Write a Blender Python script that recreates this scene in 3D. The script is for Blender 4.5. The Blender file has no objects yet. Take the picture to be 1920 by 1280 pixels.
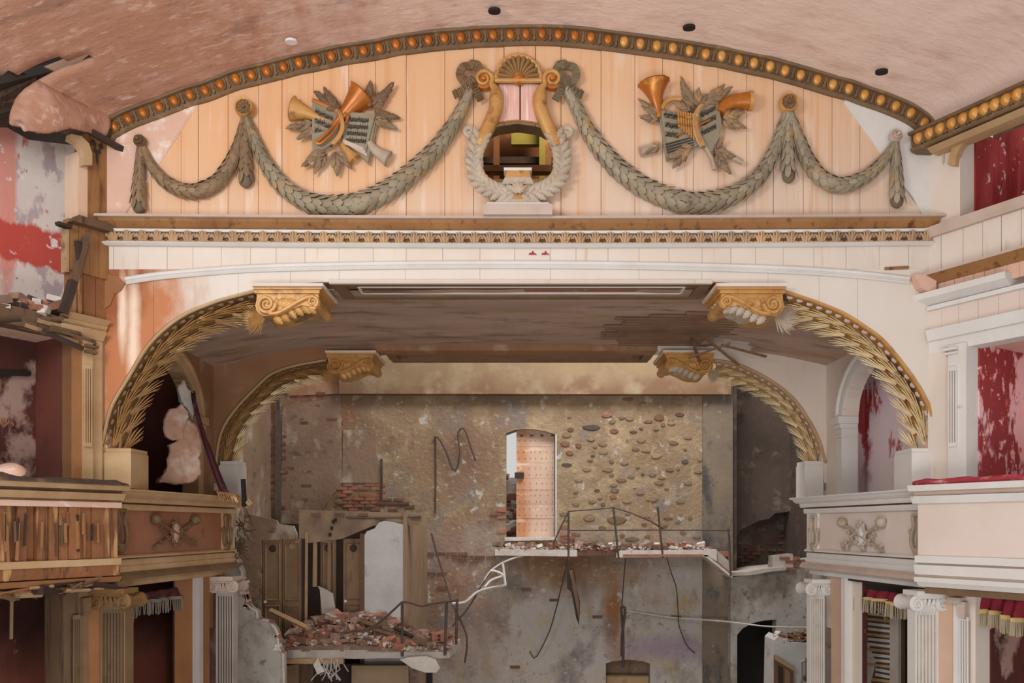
import bpy, math, random
from mathutils import Vector, Matrix, noise as mnoise
random.seed(11)
U = random.uniform
V = Vector
PI = math.pi
E, CX, HZ, F = 5.0, 975.0, 986.0, 1500.0      # eye height, principal point and focal length (frame 1920 x 1280)
sc = bpy.context.scene
col = sc.collection

# ---------------------------------------------------------------- camera, world, lights, exposure
cd = bpy.data.cameras.new('camera')
cd.sensor_width = 36.0
cd.lens = F / 1920 * 36
cd.shift_x = -(CX - 960) / 1920
cd.shift_y = (HZ - 640) / 1920
cam = bpy.data.objects.new('camera', cd)
cam.location = (0, 0, E)
cam.rotation_euler = (PI / 2, 0, 0)
col.objects.link(cam)
sc.camera = cam
sc.view_settings.view_transform = 'Standard'
sc.view_settings.look = 'None'
sc.view_settings.gamma = 1
sc.view_settings.use_curve_mapping = False
sc.view_settings.exposure = -0.16
w = bpy.data.worlds.new('world')
w.use_nodes = True
w.node_tree.nodes['Background'].inputs[0].default_value = (1.0, 0.98, 0.96, 1)
w.node_tree.nodes['Background'].inputs[1].default_value = 0.70
sc.world = w


def area(name, loc, aim, size, power, color):
    l = bpy.data.lights.new(name, 'AREA')
    l.shape = 'RECTANGLE'
    l.size, l.size_y = size
    l.energy = power
    l.color = color
    o = bpy.data.objects.new(name, l)
    o.location = loc
    o.rotation_euler = (V(aim) - V(loc)).to_track_quat('-Z', 'Y').to_euler()
    col.objects.link(o)


area('daylight_left', (-5.2, 2.2, 9.2), (3.0, 10, 7.0), (2.6, 2.6), 400, (1.0, 0.97, 0.94))
area('rear_fill', (0.8, -1.0, 2.0), (0.3, 11.5, 7.2), (7, 3), 600, (1.0, 0.97, 0.93))  # added fill lamp behind and below the camera, lifting the soffit
area('daylight_stage', (2.2, 14.9, 12.5), (0.6, 18, 3.0), (5, 2.4), 900, (1.0, 0.97, 0.93))


# ---------------------------------------------------------------- materials
def lin(c):
    return tuple(((x / 255) / 12.92 if x <= 10 else ((x / 255 + 0.055) / 1.055) ** 2.4) for x in c) + (1,)


MATS = {}


def mat(name, c1, c2=None, scale=2.0, layers=(), rough=0.75, bump=0.15, bscale=9.0, stretch=(1, 1, 1), metal=0.0, isl=0.0):
    """layers: ('n', colour, scale, threshold, softness, stretch) noise patch, ('e', colour, (x,y,z), (rx,ry,rz), softness) ellipse for stains and painted light,
    ('z', colour, z0, z1, amount) soft band between two heights"""
    m = bpy.data.materials.new(name)
    m.use_nodes = True
    nt = m.node_tree
    N, L = nt.nodes, nt.links
    bs = N['Principled BSDF']
    geo = N.new('ShaderNodeNewGeometry')

    def noise(s, st=(1, 1, 1), det=5, off=0.0):
        mp = N.new('ShaderNodeMapping')
        mp.inputs['Scale'].default_value = st
        mp.inputs['Location'].default_value = (off, off * 1.7, off * 0.6)
        L.new(geo.outputs['Position'], mp.inputs[0])
        n = N.new('ShaderNodeTexNoise')
        n.inputs['Scale'].default_value = s
        n.inputs['Detail'].default_value = det
        n.inputs['Roughness'].default_value = 0.62
        L.new(mp.outputs[0], n.inputs['Vector'])
        return n.outputs['Fac']

    def ramp(src, lo, hi):
        r = N.new('ShaderNodeMapRange')
        r.inputs[1].default_value = lo
        r.inputs[2].default_value = hi
        L.new(src, r.inputs[0])
        return r.outputs[0]

    def mth(op, a, b):
        k = N.new('ShaderNodeMath')
        k.operation = op
        for i, x in ((0, a), (1, b)):
            if isinstance(x, (int, float)):
                k.inputs[i].default_value = x
            else:
                L.new(x, k.inputs[i])
        return k.outputs[0]

    def mix(fac, a, b):
        k = N.new('ShaderNodeMix')
        k.data_type = 'RGBA'
        L.new(fac, k.inputs[0])
        for i, x in ((6, a), (7, b)):
            if isinstance(x, tuple):
                k.inputs[i].default_value = x
            else:
                L.new(x, k.inputs[i])
        return k.outputs[2]

    c2 = c2 or tuple(x * 0.85 for x in c1)
    out = mix(ramp(noise(scale, stretch), 0.3, 0.7), lin(c1), lin(c2))
    hgt = noise(bscale, stretch, 8)
    for k, ly in enumerate(layers):
        if ly[0] == 'n':
            _, c, s, th, so, st = ly
            f = ramp(noise(s, st, 9, 3.1 * (k + 1)), th - so, th + so)
        elif ly[0] == 'z':
            _, c, z0, z1, amt = ly
            sx = N.new('ShaderNodeSeparateXYZ')
            L.new(geo.outputs['Position'], sx.inputs[0])
            f = mth('MULTIPLY', ramp(mth('ADD', sx.outputs[2], mth('MULTIPLY', noise(1.1, (1, 1, .7), 6, k), 1.2)), z0 + .6, z1 + .6), amt)
        else:
            _, c, ce, rr, so = ly
            vs = N.new('ShaderNodeVectorMath')
            vs.operation = 'SUBTRACT'
            L.new(geo.outputs['Position'], vs.inputs[0])
            vs.inputs[1].default_value = ce
            dv = N.new('ShaderNodeVectorMath')
            dv.operation = 'DIVIDE'
            L.new(vs.outputs[0], dv.inputs[0])
            dv.inputs[1].default_value = rr
            le = N.new('ShaderNodeVectorMath')
            le.operation = 'LENGTH'
            L.new(dv.outputs[0], le.inputs[0])
            dd = mth('ADD', le.outputs['Value'], mth('MULTIPLY', mth('SUBTRACT', noise(4.0, (1, 1, .5), 7, k), 0.5), 1.5))
            f = ramp(dd, 1.0 + so, 1.0 - so)
        out = mix(f, out, lin(c))
    if isl:
        rnd = N.new('ShaderNodeObjectInfo').outputs['Random']
        hs = N.new('ShaderNodeHueSaturation')
        L.new(ramp(rnd, 0, 1), hs.inputs['Value'])
        hs.inputs['Value'].links[0].from_node.inputs[3].default_value = 1 - isl
        hs.inputs['Value'].links[0].from_node.inputs[4].default_value = 1 + isl
        L.new(out, hs.inputs['Color'])
        out = hs.outputs[0]
    L.new(out, bs.inputs['Base Color'])
    bs.inputs['Roughness'].default_value = rough
    bs.inputs['Metallic'].default_value = metal
    if bump:
        b = N.new('ShaderNodeBump')
        b.inputs['Strength'].default_value = bump
        b.inputs['Distance'].default_value = 0.03
        L.new(hgt, b.inputs['Height'])
        L.new(b.outputs[0], bs.inputs['Normal'])
    MATS[name] = m
    return m


# ---------------------------------------------------------------- geometry helpers
class Pl:
    """an upright plane: o a point on it (x, y), u its direction to the right, n its normal towards the hall"""

    def __init__(s, o, u):
        s.o = V((o[0], o[1], 0))
        s.u = V((u[0], u[1], 0)).normalized()
        s.n = V((s.u.y, -s.u.x, 0))

    def p(s, px, py, d=0.0):
        r = V(((px - CX) / F, 1, (HZ - py) / F))
        t = s.o.dot(s.n) / r.dot(s.n)
        q = r * t
        q.z += E
        return q + s.n * d

    def a(s, px):
        return (s.p(px, HZ) - s.o).dot(s.u)

    def q(s, a, z, d=0.0):
        q = s.o + s.u * a + s.n * d
        q.z = z
        return q

    def off(s, d):
        q = s.o + s.n * d
        return Pl((q.x, q.y), (s.u.x, s.u.y))

    def mat(s, pos, rot=0.0, sx=1.0, sy=None, sz=None):
        sy = sx if sy is None else sy
        sz = sx if sz is None else sz
        c, k = math.cos(rot), math.sin(rot)
        up = V((0, 0, 1))
        X, Y = s.u * c + up * k, up * c - s.u * k
        X, Y, Z = X * sx, Y * sy, s.n * sz
        return Matrix(((X.x, Y.x, Z.x, pos.x), (X.y, Y.y, Z.y, pos.y), (X.z, Y.z, Z.z, pos.z), (0, 0, 0, 1)))


FW = Pl((0, 10), (1, 0))
IW = Pl((0, 13.5), (1, 0))
BW = Pl((0, 18), (1, 0))
RW = Pl((5.11, 10), (.6, -1))
LW = Pl((-5.15, 10), (.6, 1))
RS = Pl((5.17, 11), (0, -1))
LS = Pl((-5.17, 11), (0, 1))
RP = Pl((4.95, 9.9), (.35, -2.85))
LP = Pl((-4.95, 9.9), (.35, 2.85))

WM = {}


def link(o, parent=None, M=None):
    col.objects.link(o)
    M = M or Matrix.Translation(o.location)
    WM[o.name] = M
    if parent is not None:
        o.parent = parent
        o.matrix_local = WM[parent.name].inverted() @ M
    else:
        o.matrix_local = M
    return o


def tag(o, label=None, cat=None, group=None, kind=None):
    for k, v in (('label', label), ('category', cat), ('group', group), ('kind', kind)):
        if v:
            o[k] = v
    return o


def thing(name, loc, label, cat, group=None, kind=None):
    o = bpy.data.objects.new(name, None)
    o.empty_display_size = 0.1
    o.location = loc
    link(o)
    return tag(o, label, cat, group, kind)


class B:
    def __init__(s):
        s.v, s.f = [], []

    def add(s, vs, fs):
        k = len(s.v)
        s.v += [V(x) for x in vs]
        s.f += [tuple(i + k for i in f) for f in fs]
        return s

    def box(s, c, size, M=None, taper=1.0):
        c = V(c)
        h = [x / 2 for x in size]
        vs = []
        for z in (-1, 1):
            t = taper if z > 0 else 1
            for x, y in ((-1, -1), (1, -1), (1, 1), (-1, 1)):
                q = V((x * h[0] * t, y * h[1] * t, z * h[2]))
                vs.append(c + (M @ q if M else q))
        return s.add(vs, [(3, 2, 1, 0), (4, 5, 6, 7), (0, 1, 5, 4), (1, 2, 6, 5), (2, 3, 7, 6), (3, 0, 4, 7)])

    def pbox(s, pl, a0, a1, z0, z1, d0, d1):
        P = [pl.q(a, z, d) for d in (d0, d1) for a, z in ((a0, z0), (a1, z0), (a1, z1), (a0, z1))]
        return s.add(P, [(3, 2, 1, 0), (4, 5, 6, 7), (0, 1, 5, 4), (1, 2, 6, 5), (2, 3, 7, 6), (3, 0, 4, 7)])

    def prism(s, pts, vec):
        n = len(pts)
        vec = V(vec)
        vs = [V(p) for p in pts] + [V(p) + vec for p in pts]
        fs = [tuple(range(n))[::-1], tuple(range(n, 2 * n))]
        fs += [(i, (i + 1) % n, n + (i + 1) % n, n + i) for i in range(n)]
        return s.add(vs, fs)

    def grid(s, rows, closed=False):
        n = len(rows[0])
        vs = [p for r in rows for p in r]
        fs = []
        for i in range(len(rows) - 1):
            for j in range(n if closed else n - 1):
                j2 = (j + 1) % n
                fs.append((i * n + j, i * n + j2, (i + 1) * n + j2, (i + 1) * n + j))
        return s.add(vs, fs)

    def tube(s, path, r, n=8, nrm=None, flat=1.0, caps=True):
        path = [V(p) for p in path]
        m = len(path)
        rows = []
        ref = V(nrm) if nrm is not None else None
        for i, p in enumerate(path):
            t = (path[min(i + 1, m - 1)] - path[max(i - 1, 0)])
            t = t.normalized() if t.length > 1e-9 else V((0, 0, 1))
            if ref is None:
                ref = V((0, 0, 1)) if abs(t.z) < 0.9 else V((0, 1, 0))
            up = ref - t * ref.dot(t)
            up = up.normalized() if up.length > 1e-6 else t.orthogonal().normalized()
            if nrm is None:
                ref = up
            sd = t.cross(up)
            rr = r(i / (m - 1)) if callable(r) else r
            rows.append([p + sd * (math.cos(2 * PI * k / n) * rr) + up * (math.sin(2 * PI * k / n) * rr * flat) for k in range(n)])
        k0 = len(s.v)
        s.grid(rows, True)
        if caps:
            s.f.append(tuple(k0 + k for k in range(n))[::-1])
            s.f.append(tuple(k0 + (m - 1) * n + k for k in range(n)))
        return s

    def sweep(s, path, nrm, prof):
        """closed profile [(across, out)] along a path lying in a plane with normal nrm"""
        path = [V(p) for p in path]
        nrm = V(nrm)
        m = len(path)
        rows = []
        for i, p in enumerate(path):
            t = (path[min(i + 1, m - 1)] - path[max(i - 1, 0)]).normalized()
            sd = nrm.cross(t)
            rows.append([p + sd * a + nrm * o for a, o in prof])
        k0, n = len(s.v), len(prof)
        s.grid(rows, True)
        s.f.append(tuple(k0 + k for k in range(n))[::-1])
        s.f.append(tuple(k0 + (m - 1) * n + k for k in range(n)))
        return s

    def lathe(s, prof, M, n=16):
        rows = []
        for r, z in prof:
            rows.append([M @ V((r * math.cos(2 * PI * k / n), r * math.sin(2 * PI * k / n), z)) for k in range(n)])
        return s.grid(rows, True)

    def mesh(s, name, smooth=False):
        me = bpy.data.meshes.new(name)
        me.from_pydata([tuple(p) for p in s.v], [], s.f)
        me.validate()
        if smooth:
            me.polygons.foreach_set('use_smooth', [True] * len(me.polygons))
            try:
                me.set_sharp_from_angle(angle=0.7)
            except Exception:
                pass
        me.update()
        return me

    def ob(s, name, m, parent=None, smooth=False):
        c = sum(s.v, V()) / max(1, len(s.v))
        s.v = [p - c for p in s.v]
        me = s.mesh(name, smooth)
        me.materials.append(MATS[m] if isinstance(m, str) else m)
        o = bpy.data.objects.new(name, me)
        return link(o, parent, Matrix.Translation(c))


def inst(name, me, M, parent=None):
    return link(bpy.data.objects.new(name, me), parent, M)


def setm(me, m):
    me.materials.append(MATS[m])
    return me


def spl(pts, n):
    """Catmull-Rom through tuples or vectors, n samples evenly by length"""
    P = [V(p) if len(p) == 3 else V((p[0], p[1], 0)) for p in pts]
    two = len(pts[0]) == 2
    Q = [P[0] * 2 - P[1]] + P + [P[-1] * 2 - P[-2]]
    D = []
    for i in range(1, len(Q) - 2):
        a, b, c, d = Q[i - 1:i + 3]
        for k in range(12):
            t = k / 12
            D.append(0.5 * ((2 * b) + (c - a) * t + (2 * a - 5 * b + 4 * c - d) * t * t + (3 * b - a - 3 * c + d) * t ** 3))
    D.append(P[-1])
    L = [0]
    for i in range(1, len(D)):
        L.append(L[-1] + (D[i] - D[i - 1]).length)
    out, j = [], 0
    for k in range(n):
        s = L[-1] * k / (n - 1)
        while j < len(L) - 2 and L[j + 1] < s:
            j += 1
        f = (s - L[j]) / max(1e-9, L[j + 1] - L[j])
        q = D[j].lerp(D[j + 1], min(1, f))
        out.append((q.x, q.y) if two else q)
    return out


def interp(tab, x):
    if x <= tab[0][0]:
        return tab[0][1]
    for (x0, y0), (x1, y1) in zip(tab, tab[1:]):
        if x <= x1:
            return y0 + (y1 - y0) * (x - x0) / (x1 - x0)
    return tab[-1][1]


def inpoly(x, y, poly):
    r = False
    for (x0, y0), (x1, y1) in zip(poly, poly[1:] + poly[:1]):
        if (y0 > y) != (y1 > y) and x < (x1 - x0) * (y - y0) / (y1 - y0) + x0:
            r = not r
    return r


def zp(pl, px, py):
    return pl.p(px, py).z


def plank(pl, x0, x1, top, bot, d0, d1, m, parent, gap=0.6, n=6, name='plank'):
    """one board between two pixel columns of a plane, top and bottom given as functions of the column"""
    t = top if callable(top) else (lambda x: top)
    b = bot if callable(bot) else (lambda x: bot)
    x0, x1 = x0 + gap, x1 - gap
    xs = [x0 + (x1 - x0) * i / n for i in range(n + 1)]
    pts = [pl.p(x, b(x), d0) for x in xs] + [pl.p(x, t(x), d0) for x in xs[::-1]]
    return B().prism(pts, pl.n * (d1 - d0)).ob(name, m, parent)

# ---------------------------------------------------------------- materials used
RUST = (186, 104, 56)
mat('cream', (226, 201, 182), (218, 186, 160), 1.3, [('n', (214, 160, 116), 1.6, .60, .16, (2.2, 1, .22)), ('n', (176, 112, 66), 2.6, .72, .06, (5, 1, .12))], isl=.035, bump=.05)
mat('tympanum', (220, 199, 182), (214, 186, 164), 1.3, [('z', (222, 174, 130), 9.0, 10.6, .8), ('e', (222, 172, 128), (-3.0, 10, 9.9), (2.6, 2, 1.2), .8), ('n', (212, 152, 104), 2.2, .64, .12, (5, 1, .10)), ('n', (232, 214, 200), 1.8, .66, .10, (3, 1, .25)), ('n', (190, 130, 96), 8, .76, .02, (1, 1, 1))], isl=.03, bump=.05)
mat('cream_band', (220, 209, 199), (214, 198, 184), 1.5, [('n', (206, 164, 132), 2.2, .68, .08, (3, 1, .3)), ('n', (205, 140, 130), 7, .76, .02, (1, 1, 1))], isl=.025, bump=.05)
mat('spandrel', (219, 210, 202), (214, 203, 192), 1.2, [('e', (190, 122, 80), (-5.0, 10, 7.35), (.85, 2, 1.55), .45), ('e', (150, 88, 50), (-5.0, 10, 8.0), (.35, 2, .55), .35), ('e', (238, 212, 190), (-4.97, 10, 7.62), (.045, 2, .42), .6), ('e', (238, 212, 190), (-4.83, 10, 7.35), (.07, 2, .75), .6)], bump=.05)  # slim pale ellipses: sunlight streaks painted into the left boards
mat('pale_white', (220, 217, 214), (210, 205, 200), 2.0, [('n', (176, 150, 128), 6, .72, .04, (1, 1, 1))], bump=.06)
mat('umber', (132, 106, 78), (112, 86, 60), 2.0, [('n', (96, 66, 42), 5, .68, .06, (1, 1, .4))], bump=.1)  # left lower pilasters: their shade is put into this darker paint
mat('ochre_white', (196, 166, 128), (174, 136, 96), 2.0, [('n', (120, 80, 48), 5, .70, .06, (1, 1, .4))], bump=.1)  # darkened for the left side, whose shade is put into the paint
mat('ochre_wood', (164, 118, 72), (138, 94, 54), 1.7, [('n', (96, 56, 30), 3.5, .62, .08, (3, 3, .3)), ('n', (214, 176, 128), 5, .70, .02, (1, 1, .7))], bump=.15)
mat('orange_panel', (150, 98, 60), (124, 80, 48), 1.4, [('n', (190, 144, 98), 1.8, .60, .03, (3, 3, .4)), ('n', (96, 60, 38), 2.6, .60, .05, (6, 6, .25)), ('n', (66, 44, 32), 3.4, .66, .03, (7, 7, .22))], bump=.6)
mat('brown_pink', (158, 108, 82), (140, 84, 54), 1.2, [('n', (110, 68, 46), 4, .72, .05, (1, 1, .5))], bump=.06)
mat('grey_plaster', (186, 176, 168), (160, 148, 140), 1.6, [('n', (132, 96, 70), 3, .66, .04, (1, 1, .7))], bump=.15)
mat('grey_stone', (196, 178, 166), (184, 160, 146), 3, bump=.06)
mat('plaster_pink', (220, 186, 170), (212, 170, 146), 2.0, [('n', (232, 212, 202), 3, .62, .05, (1, 1, 1)), ('n', (178, 132, 112), 9, .72, .03, (1, 1, 1))], bump=.25)
mat('vault', (224, 188, 170), (234, 210, 200), 0.7, [('e', (176, 128, 104), (-4.2, 9.2, 10.2), (2.9, 3, 2.4), .6), ('n', (176, 130, 106), 1.1, .60, .10, (.6, 2.4, 1.4)),  # tone dark on the left, pale on the right: side lighting put into colour
    ('n', (158, 116, 98), 2.6, .60, .03, (.55, 2.2, 1.5)), ('n', (196, 158, 140), 5, .60, .03, (.5, 2.4, 1.5)), ('n', (140, 104, 90), 6, .68, .03, (.5, 2.2, 1.4)), ('n', (226, 208, 200), 3.2, .72, .06, (.5, 2, 1)), ('e', (224, 196, 182), (4.6, 9, 11), (5.6, 5, 6), .5), ('n', (196, 156, 138), 1.4, .66, .12, (.5, 2.4, 1.4))], bump=.8, bscale=5, stretch=(.5, 1.5, 1))
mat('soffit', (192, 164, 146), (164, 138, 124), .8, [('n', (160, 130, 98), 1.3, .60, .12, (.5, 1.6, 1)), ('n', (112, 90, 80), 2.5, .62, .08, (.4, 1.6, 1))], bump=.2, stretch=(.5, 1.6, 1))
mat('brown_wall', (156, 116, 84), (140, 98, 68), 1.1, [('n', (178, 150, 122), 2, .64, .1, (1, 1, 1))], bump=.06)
mat('back_wall', (148, 126, 98), (128, 106, 82), .7, [
    ('z', (176, 170, 166), 5.2, 4.1, .9), ('n', (172, 152, 120), 1.5, .60, .10, (1, 1, 1)), ('n', (110, 86, 66), 1.9, .66, .09, (1, 1, .7)), ('n', (152, 120, 84), 1.2, .66, .12, (1, 1, .6)),
    ('e', (128, 82, 56), (-4.7, 18, 7.2), (.9, 2, 1.8), .8), ('e', (126, 98, 78), (-1.2, 18, 6.6), (.9, 2, .8), .7), ('n', (188, 180, 170), 3.2, .71, .04, (1, 1, 1)), ('n', (160, 88, 62), 6, .775, .015, (1, 1, 1.6)),
    ('e', (140, 94, 56), (2.1, 18, 3.0), (.20, 2, 1.0), .45), ('e', (132, 100, 72), (1.0, 18, 4.1), (1.6, 2, .55), .6), ('e', (132, 98, 76), (-1.6, 18, 3.4), (.9, 2, 1.4), .8), ('n', (116, 108, 106), 1.4, .62, .09, (1, 1, .8)), ('e', (152, 134, 148), (3.5, 18, 2.25), (1.1, 2, .22), .7), ('n', (170, 154, 130), 7, .64, .07, (1, 1, 1.3)), ('n', (104, 86, 70), 8, .67, .06, (1, 1, 1.3)), ('n', (178, 172, 164), 2.6, .63, .03, (1, 1, 1))], bump=.9, bscale=11)
mat('lintel_plaster', (138, 117, 90), (126, 104, 76), .8, [('z', (110, 78, 54), 8.35, 8.0, .8), ('n', (150, 132, 106), 1.6, .6, .1, (1, 1, 1))], bump=.15)
mat('dark_wall', (98, 82, 72), (76, 62, 55), .9, [('n', (120, 106, 96), 2, .62, .05, (1, 1, 1)), ('n', (60, 46, 40), 2.4, .64, .05, (1, 1, 1)), ('n', (122, 64, 44), 5, .74, .02, (1, 1, 2))], bump=.6, bscale=6)
mat('stained_strip', (128, 112, 92), (104, 94, 86), 1.2, [('n', (70, 66, 66), 1.6, .58, .05, (1, 1, .6)), ('n', (170, 162, 150), 3, .68, .04, (1, 1, 1))], bump=.4)
mat('stage_left', (138, 114, 94), (118, 92, 74), 1.0, [('n', (164, 150, 132), 1.8, .6, .05, (1, 1, .6)), ('n', (92, 76, 64), 4, .63, .05, (1, 1, 1)), ('n', (150, 92, 66), 5, .72, .02, (1, 1, 1.5))], bump=.6)
mat('white_plaster', (196, 194, 192), (178, 174, 170), 1.2, [('n', (146, 110, 86), 4, .70, .02, (1, 1, 1.4)), ('n', (150, 140, 132), 2, .66, .08, (1, 1, 1))], bump=.25)
mat('beige_plaster', (150, 126, 100), (134, 110, 86), 1.0, [('n', (116, 92, 76), 2.0, .62, .1, (1, 1, .4))], bump=.15)
mat('torn_plaster', (186, 182, 176), (158, 152, 144), 1.4, [('n', (122, 106, 90), 1.1, .56, .08, (1, 1, .7)), ('n', (108, 100, 94), 6, .64, .05, (1, 1, 1)), ('n', (140, 92, 66), 3.4, .69, .02, (1, 1, 1.5)), ('n', (128, 120, 112), 1.8, .64, .05, (1, 1, .5))], bump=.35)
mat('red_right', (160, 54, 58), (134, 40, 42), 1.2, [('n', (230, 182, 184), 1.7, .51, .02, (1.3, 1.3, .6)), ('n', (236, 170, 164), 8, .60, .02, (1, 1, .8)), ('n', (196, 88, 70), 6, .63, .02, (1, 1, .8)), ('n', (232, 208, 206), 5, .69, .02, (1, 1, 1))], bump=.3)
mat('red_arch', (190, 84, 84), (164, 60, 62), 1.2, [('n', (234, 214, 220), 1.3, .47, .02, (1.2, 1.2, .6)), ('n', (234, 214, 220), 6, .60, .02, (1, 1, .8)), ('z', (236, 220, 220), 6.2, 5.6, .95)], bump=.3)
mat('red_upper', (156, 40, 40), (130, 30, 30), .9, [('n', (196, 84, 80), 1.6, .60, .14, (2, 2, .5)), ('n', (230, 206, 204), 7, .64, .02, (1, 1, 1))], bump=.25)
mat('red_left', (84, 34, 24), (64, 28, 22), 1.0, [('n', (158, 128, 116), .85, .57, .02, (1, 1, .8)), ('n', (164, 78, 52), 7, .67, .02, (1, 1, .8)), ('n', (56, 30, 26), 2.5, .62, .06, (1, 1, 1))], bump=.3)
mat('dark_red', (104, 52, 40), (84, 40, 32), 1.0, [('n', (86, 40, 30), 3, .66, .05, (1, 1, .6))], bump=.15)
mat('wine', (70, 28, 24), (54, 24, 22), 1.0, [('n', (150, 84, 66), 5, .69, .02, (1, 1, .8)), ('z', (170, 100, 80), 3.6, 3.0, .5)], bump=.2)
_fw = LW.off(-1.35)
_c, _d = _fw.p(60, 462), _fw.p(14, 360)
mat('faded_red', (234, 224, 216), (220, 206, 200), 1.1, [('n', (186, 168, 172), 2.6, .57, .03, (1.4, 1.4, .7)), ('e', (222, 150, 138), (_d.x, _d.y, _d.z), (.07, .2, 1.3), .22), ('n', (210, 112, 100), 3.4, .66, .02, (2, 2, .6)), ('e', (196, 76, 64), (_c.x, _c.y, _c.z), (2.2, 2.2, .25), .10), ('n', (228, 222, 218), 5, .63, .02, (1, 1, 1)), ('n', (206, 120, 110), 9, .66, .02, (1, 1, .8))], bump=.3)
mat('gold', (204, 156, 92), (176, 122, 64), 4, [('n', (130, 90, 54), 7, .64, .08, (1, 1, 1)), ('n', (214, 190, 150), 5, .68, .06, (1, 1, 1))], rough=.45, bump=.1, metal=.12)
mat('copper_gold', (194, 118, 42), (160, 88, 30), 4, [('n', (226, 172, 74), 6, .68, .08, (1, 1, 1))], rough=.36, bump=.06, metal=.3)
mat('bright_gold', (220, 166, 88), (196, 132, 60), 4, [('n', (236, 200, 130), 6, .66, .08, (1, 1, 1))], rough=.38, bump=.06, metal=.2)
mat('bronze', (124, 96, 66), (100, 76, 54), 3, [('n', (150, 120, 80), 6, .64, .08, (1, 1, 1))], rough=.6, bump=.15)
mat('olive_leaf', (160, 148, 126), (138, 124, 102), 3, [('n', (176, 142, 96), 4, .64, .08, (1, 1, 1)), ('n', (104, 88, 70), 6, .66, .05, (1, 1, 1))], rough=.6, bump=.1, isl=.15)
mat('bronze_scale', (146, 120, 92), (122, 98, 74), 3, [('n', (166, 134, 88), 4, .62, .08, (1, 1, 1)), ('n', (98, 80, 62), 6, .66, .05, (1, 1, 1))], rough=.6, bump=.1, isl=.16)
mat('olive_core', (120, 104, 80), (98, 84, 64), 3, bump=.1)
mat('wheat', (224, 204, 160), (204, 174, 118), 3, [('n', (222, 204, 168), 5, .62, .05, (1, 1, 1)), ('n', (120, 92, 56), 4, .64, .06, (1, 1, 1))], rough=.55, bump=.1, isl=.1)
mat('wheat_dark', (176, 130, 70), (142, 102, 56), 3, [('n', (206, 176, 124), 5, .62, .05, (1, 1, 1))], rough=.6, bump=.1, isl=.12)
mat('ochre_bed', (146, 108, 62), (120, 88, 52), 2.2, [('n', (84, 64, 44), 4, .62, .06, (1, 1, 1))], bump=.1)
mat('acanthus', (190, 156, 120), (158, 126, 98), 3, [('n', (196, 158, 110), 1.6, .60, .08, (1, 1, 1)), ('n', (96, 72, 54), 7, .66, .05, (1, 1, 1))], rough=.6, bump=.05, isl=.08)
mat('frieze_bed', (140, 104, 78), (118, 88, 66), 3, bump=.1)
mat('silver_leaf', (190, 176, 160), (156, 136, 114), 3, [('n', (196, 150, 92), 4, .66, .06, (1, 1, 1)), ('n', (110, 92, 78), 6, .66, .05, (1, 1, 1))], rough=.55, bump=.1)
mat('page', (150, 138, 116), (130, 120, 100), 3, [('n', (112, 98, 76), 4, .66, .06, (1, 1, 1))], bump=.05)
mat('ink', (62, 52, 44), (52, 44, 38), 3, bump=0)
mat('pink_board', (226, 182, 170), (220, 164, 148), 1.5, [('n', (236, 214, 206), 5, .58, .06, (7, 1, .3)), ('n', (206, 120, 96), 6, .68, .04, (8, 1, .2))], bump=.1)
mat('brick', (158, 104, 80), (132, 84, 66), 2.5, [('n', (192, 150, 124), 5, .66, .05, (1, 1, 1))], bump=.3, isl=.22)
mat('brick_dark', (116, 80, 62), (98, 66, 52), 2.5, [('n', (128, 110, 92), 4, .62, .05, (1, 1, 1))], bump=.3, isl=.2)
mat('stone', (136, 114, 86), (116, 96, 74), 2.5, [('n', (150, 134, 108), 4, .64, .06, (1, 1, 1))], bump=.3, isl=.25)
mat('stone_dark', (84, 76, 72), (70, 62, 58), 2.5, bump=.3, isl=.2)
mat('rubble', (142, 112, 94), (112, 86, 72), 3, [('n', (180, 166, 152), 4, .60, .05, (1, 1, 1)), ('n', (158, 84, 56), 3, .63, .04, (1, 1, 1))], bump=.4, isl=.2)
mat('rubble_white', (206, 198, 190), (180, 168, 158), 3, [('n', (170, 98, 70), 5, .70, .03, (1, 1, 1))], bump=.4, isl=.15)
mat('old_wood', (110, 84, 60), (88, 66, 48), 1.6, [('n', (64, 48, 38), 3, .60, .06, (3, 3, .3))], bump=.2)
mat('dark_wood', (62, 42, 32), (46, 32, 26), 2, [('n', (96, 66, 46), 3, .66, .06, (1, 1, 1))], bump=.3)
mat('pale_wood', (178, 148, 112), (158, 126, 92), 2, [('n', (120, 90, 64), 3, .64, .06, (1, 1, 1))], bump=.2, isl=.1)
mat('door_wood', (142, 114, 86), (126, 98, 72), 2, [('n', (92, 70, 52), 4, .66, .08, (2, 2, .4))], bump=.1)
mat('board_peach', (206, 178, 158), (196, 162, 140), 1.5, [('e', (184, 128, 88), (.03, 18.2, 5.4), (.16, 2, 2.4), .6), ('n', (226, 196, 172), 3, .62, .06, (.5, 1, 2))], bump=.08, isl=.03)
mat('iron', (84, 66, 58), (66, 52, 48), 4, [('n', (118, 74, 50), 6, .64, .05, (1, 1, 1))], rough=.7, bump=.1)
mat('cable_pale', (196, 188, 182), (176, 166, 160), 4, bump=0)
mat('cable_dark', (74, 62, 56), (62, 52, 48), 4, bump=0)
mat('velvet', (140, 34, 52), (110, 24, 38), 3, [('n', (186, 110, 112), 4, .70, .05, (1, 1, 1))], rough=.9, bump=.1)
mat('velvet_old', (84, 34, 38), (64, 26, 30), 3, [('n', (150, 120, 118), 3, .62, .08, (1, 1, .4))], rough=.9, bump=.1)
mat('cushion', (176, 58, 72), (150, 44, 58), 2, [('n', (206, 160, 156), 5, .62, .08, (1, 1, 3))], rough=.9, bump=.2)
mat('fringe', (170, 156, 130), (150, 134, 110), 4, bump=.05)
mat('fringe_braid', (216, 186, 128), (196, 164, 108), 4, bump=.05)
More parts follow.
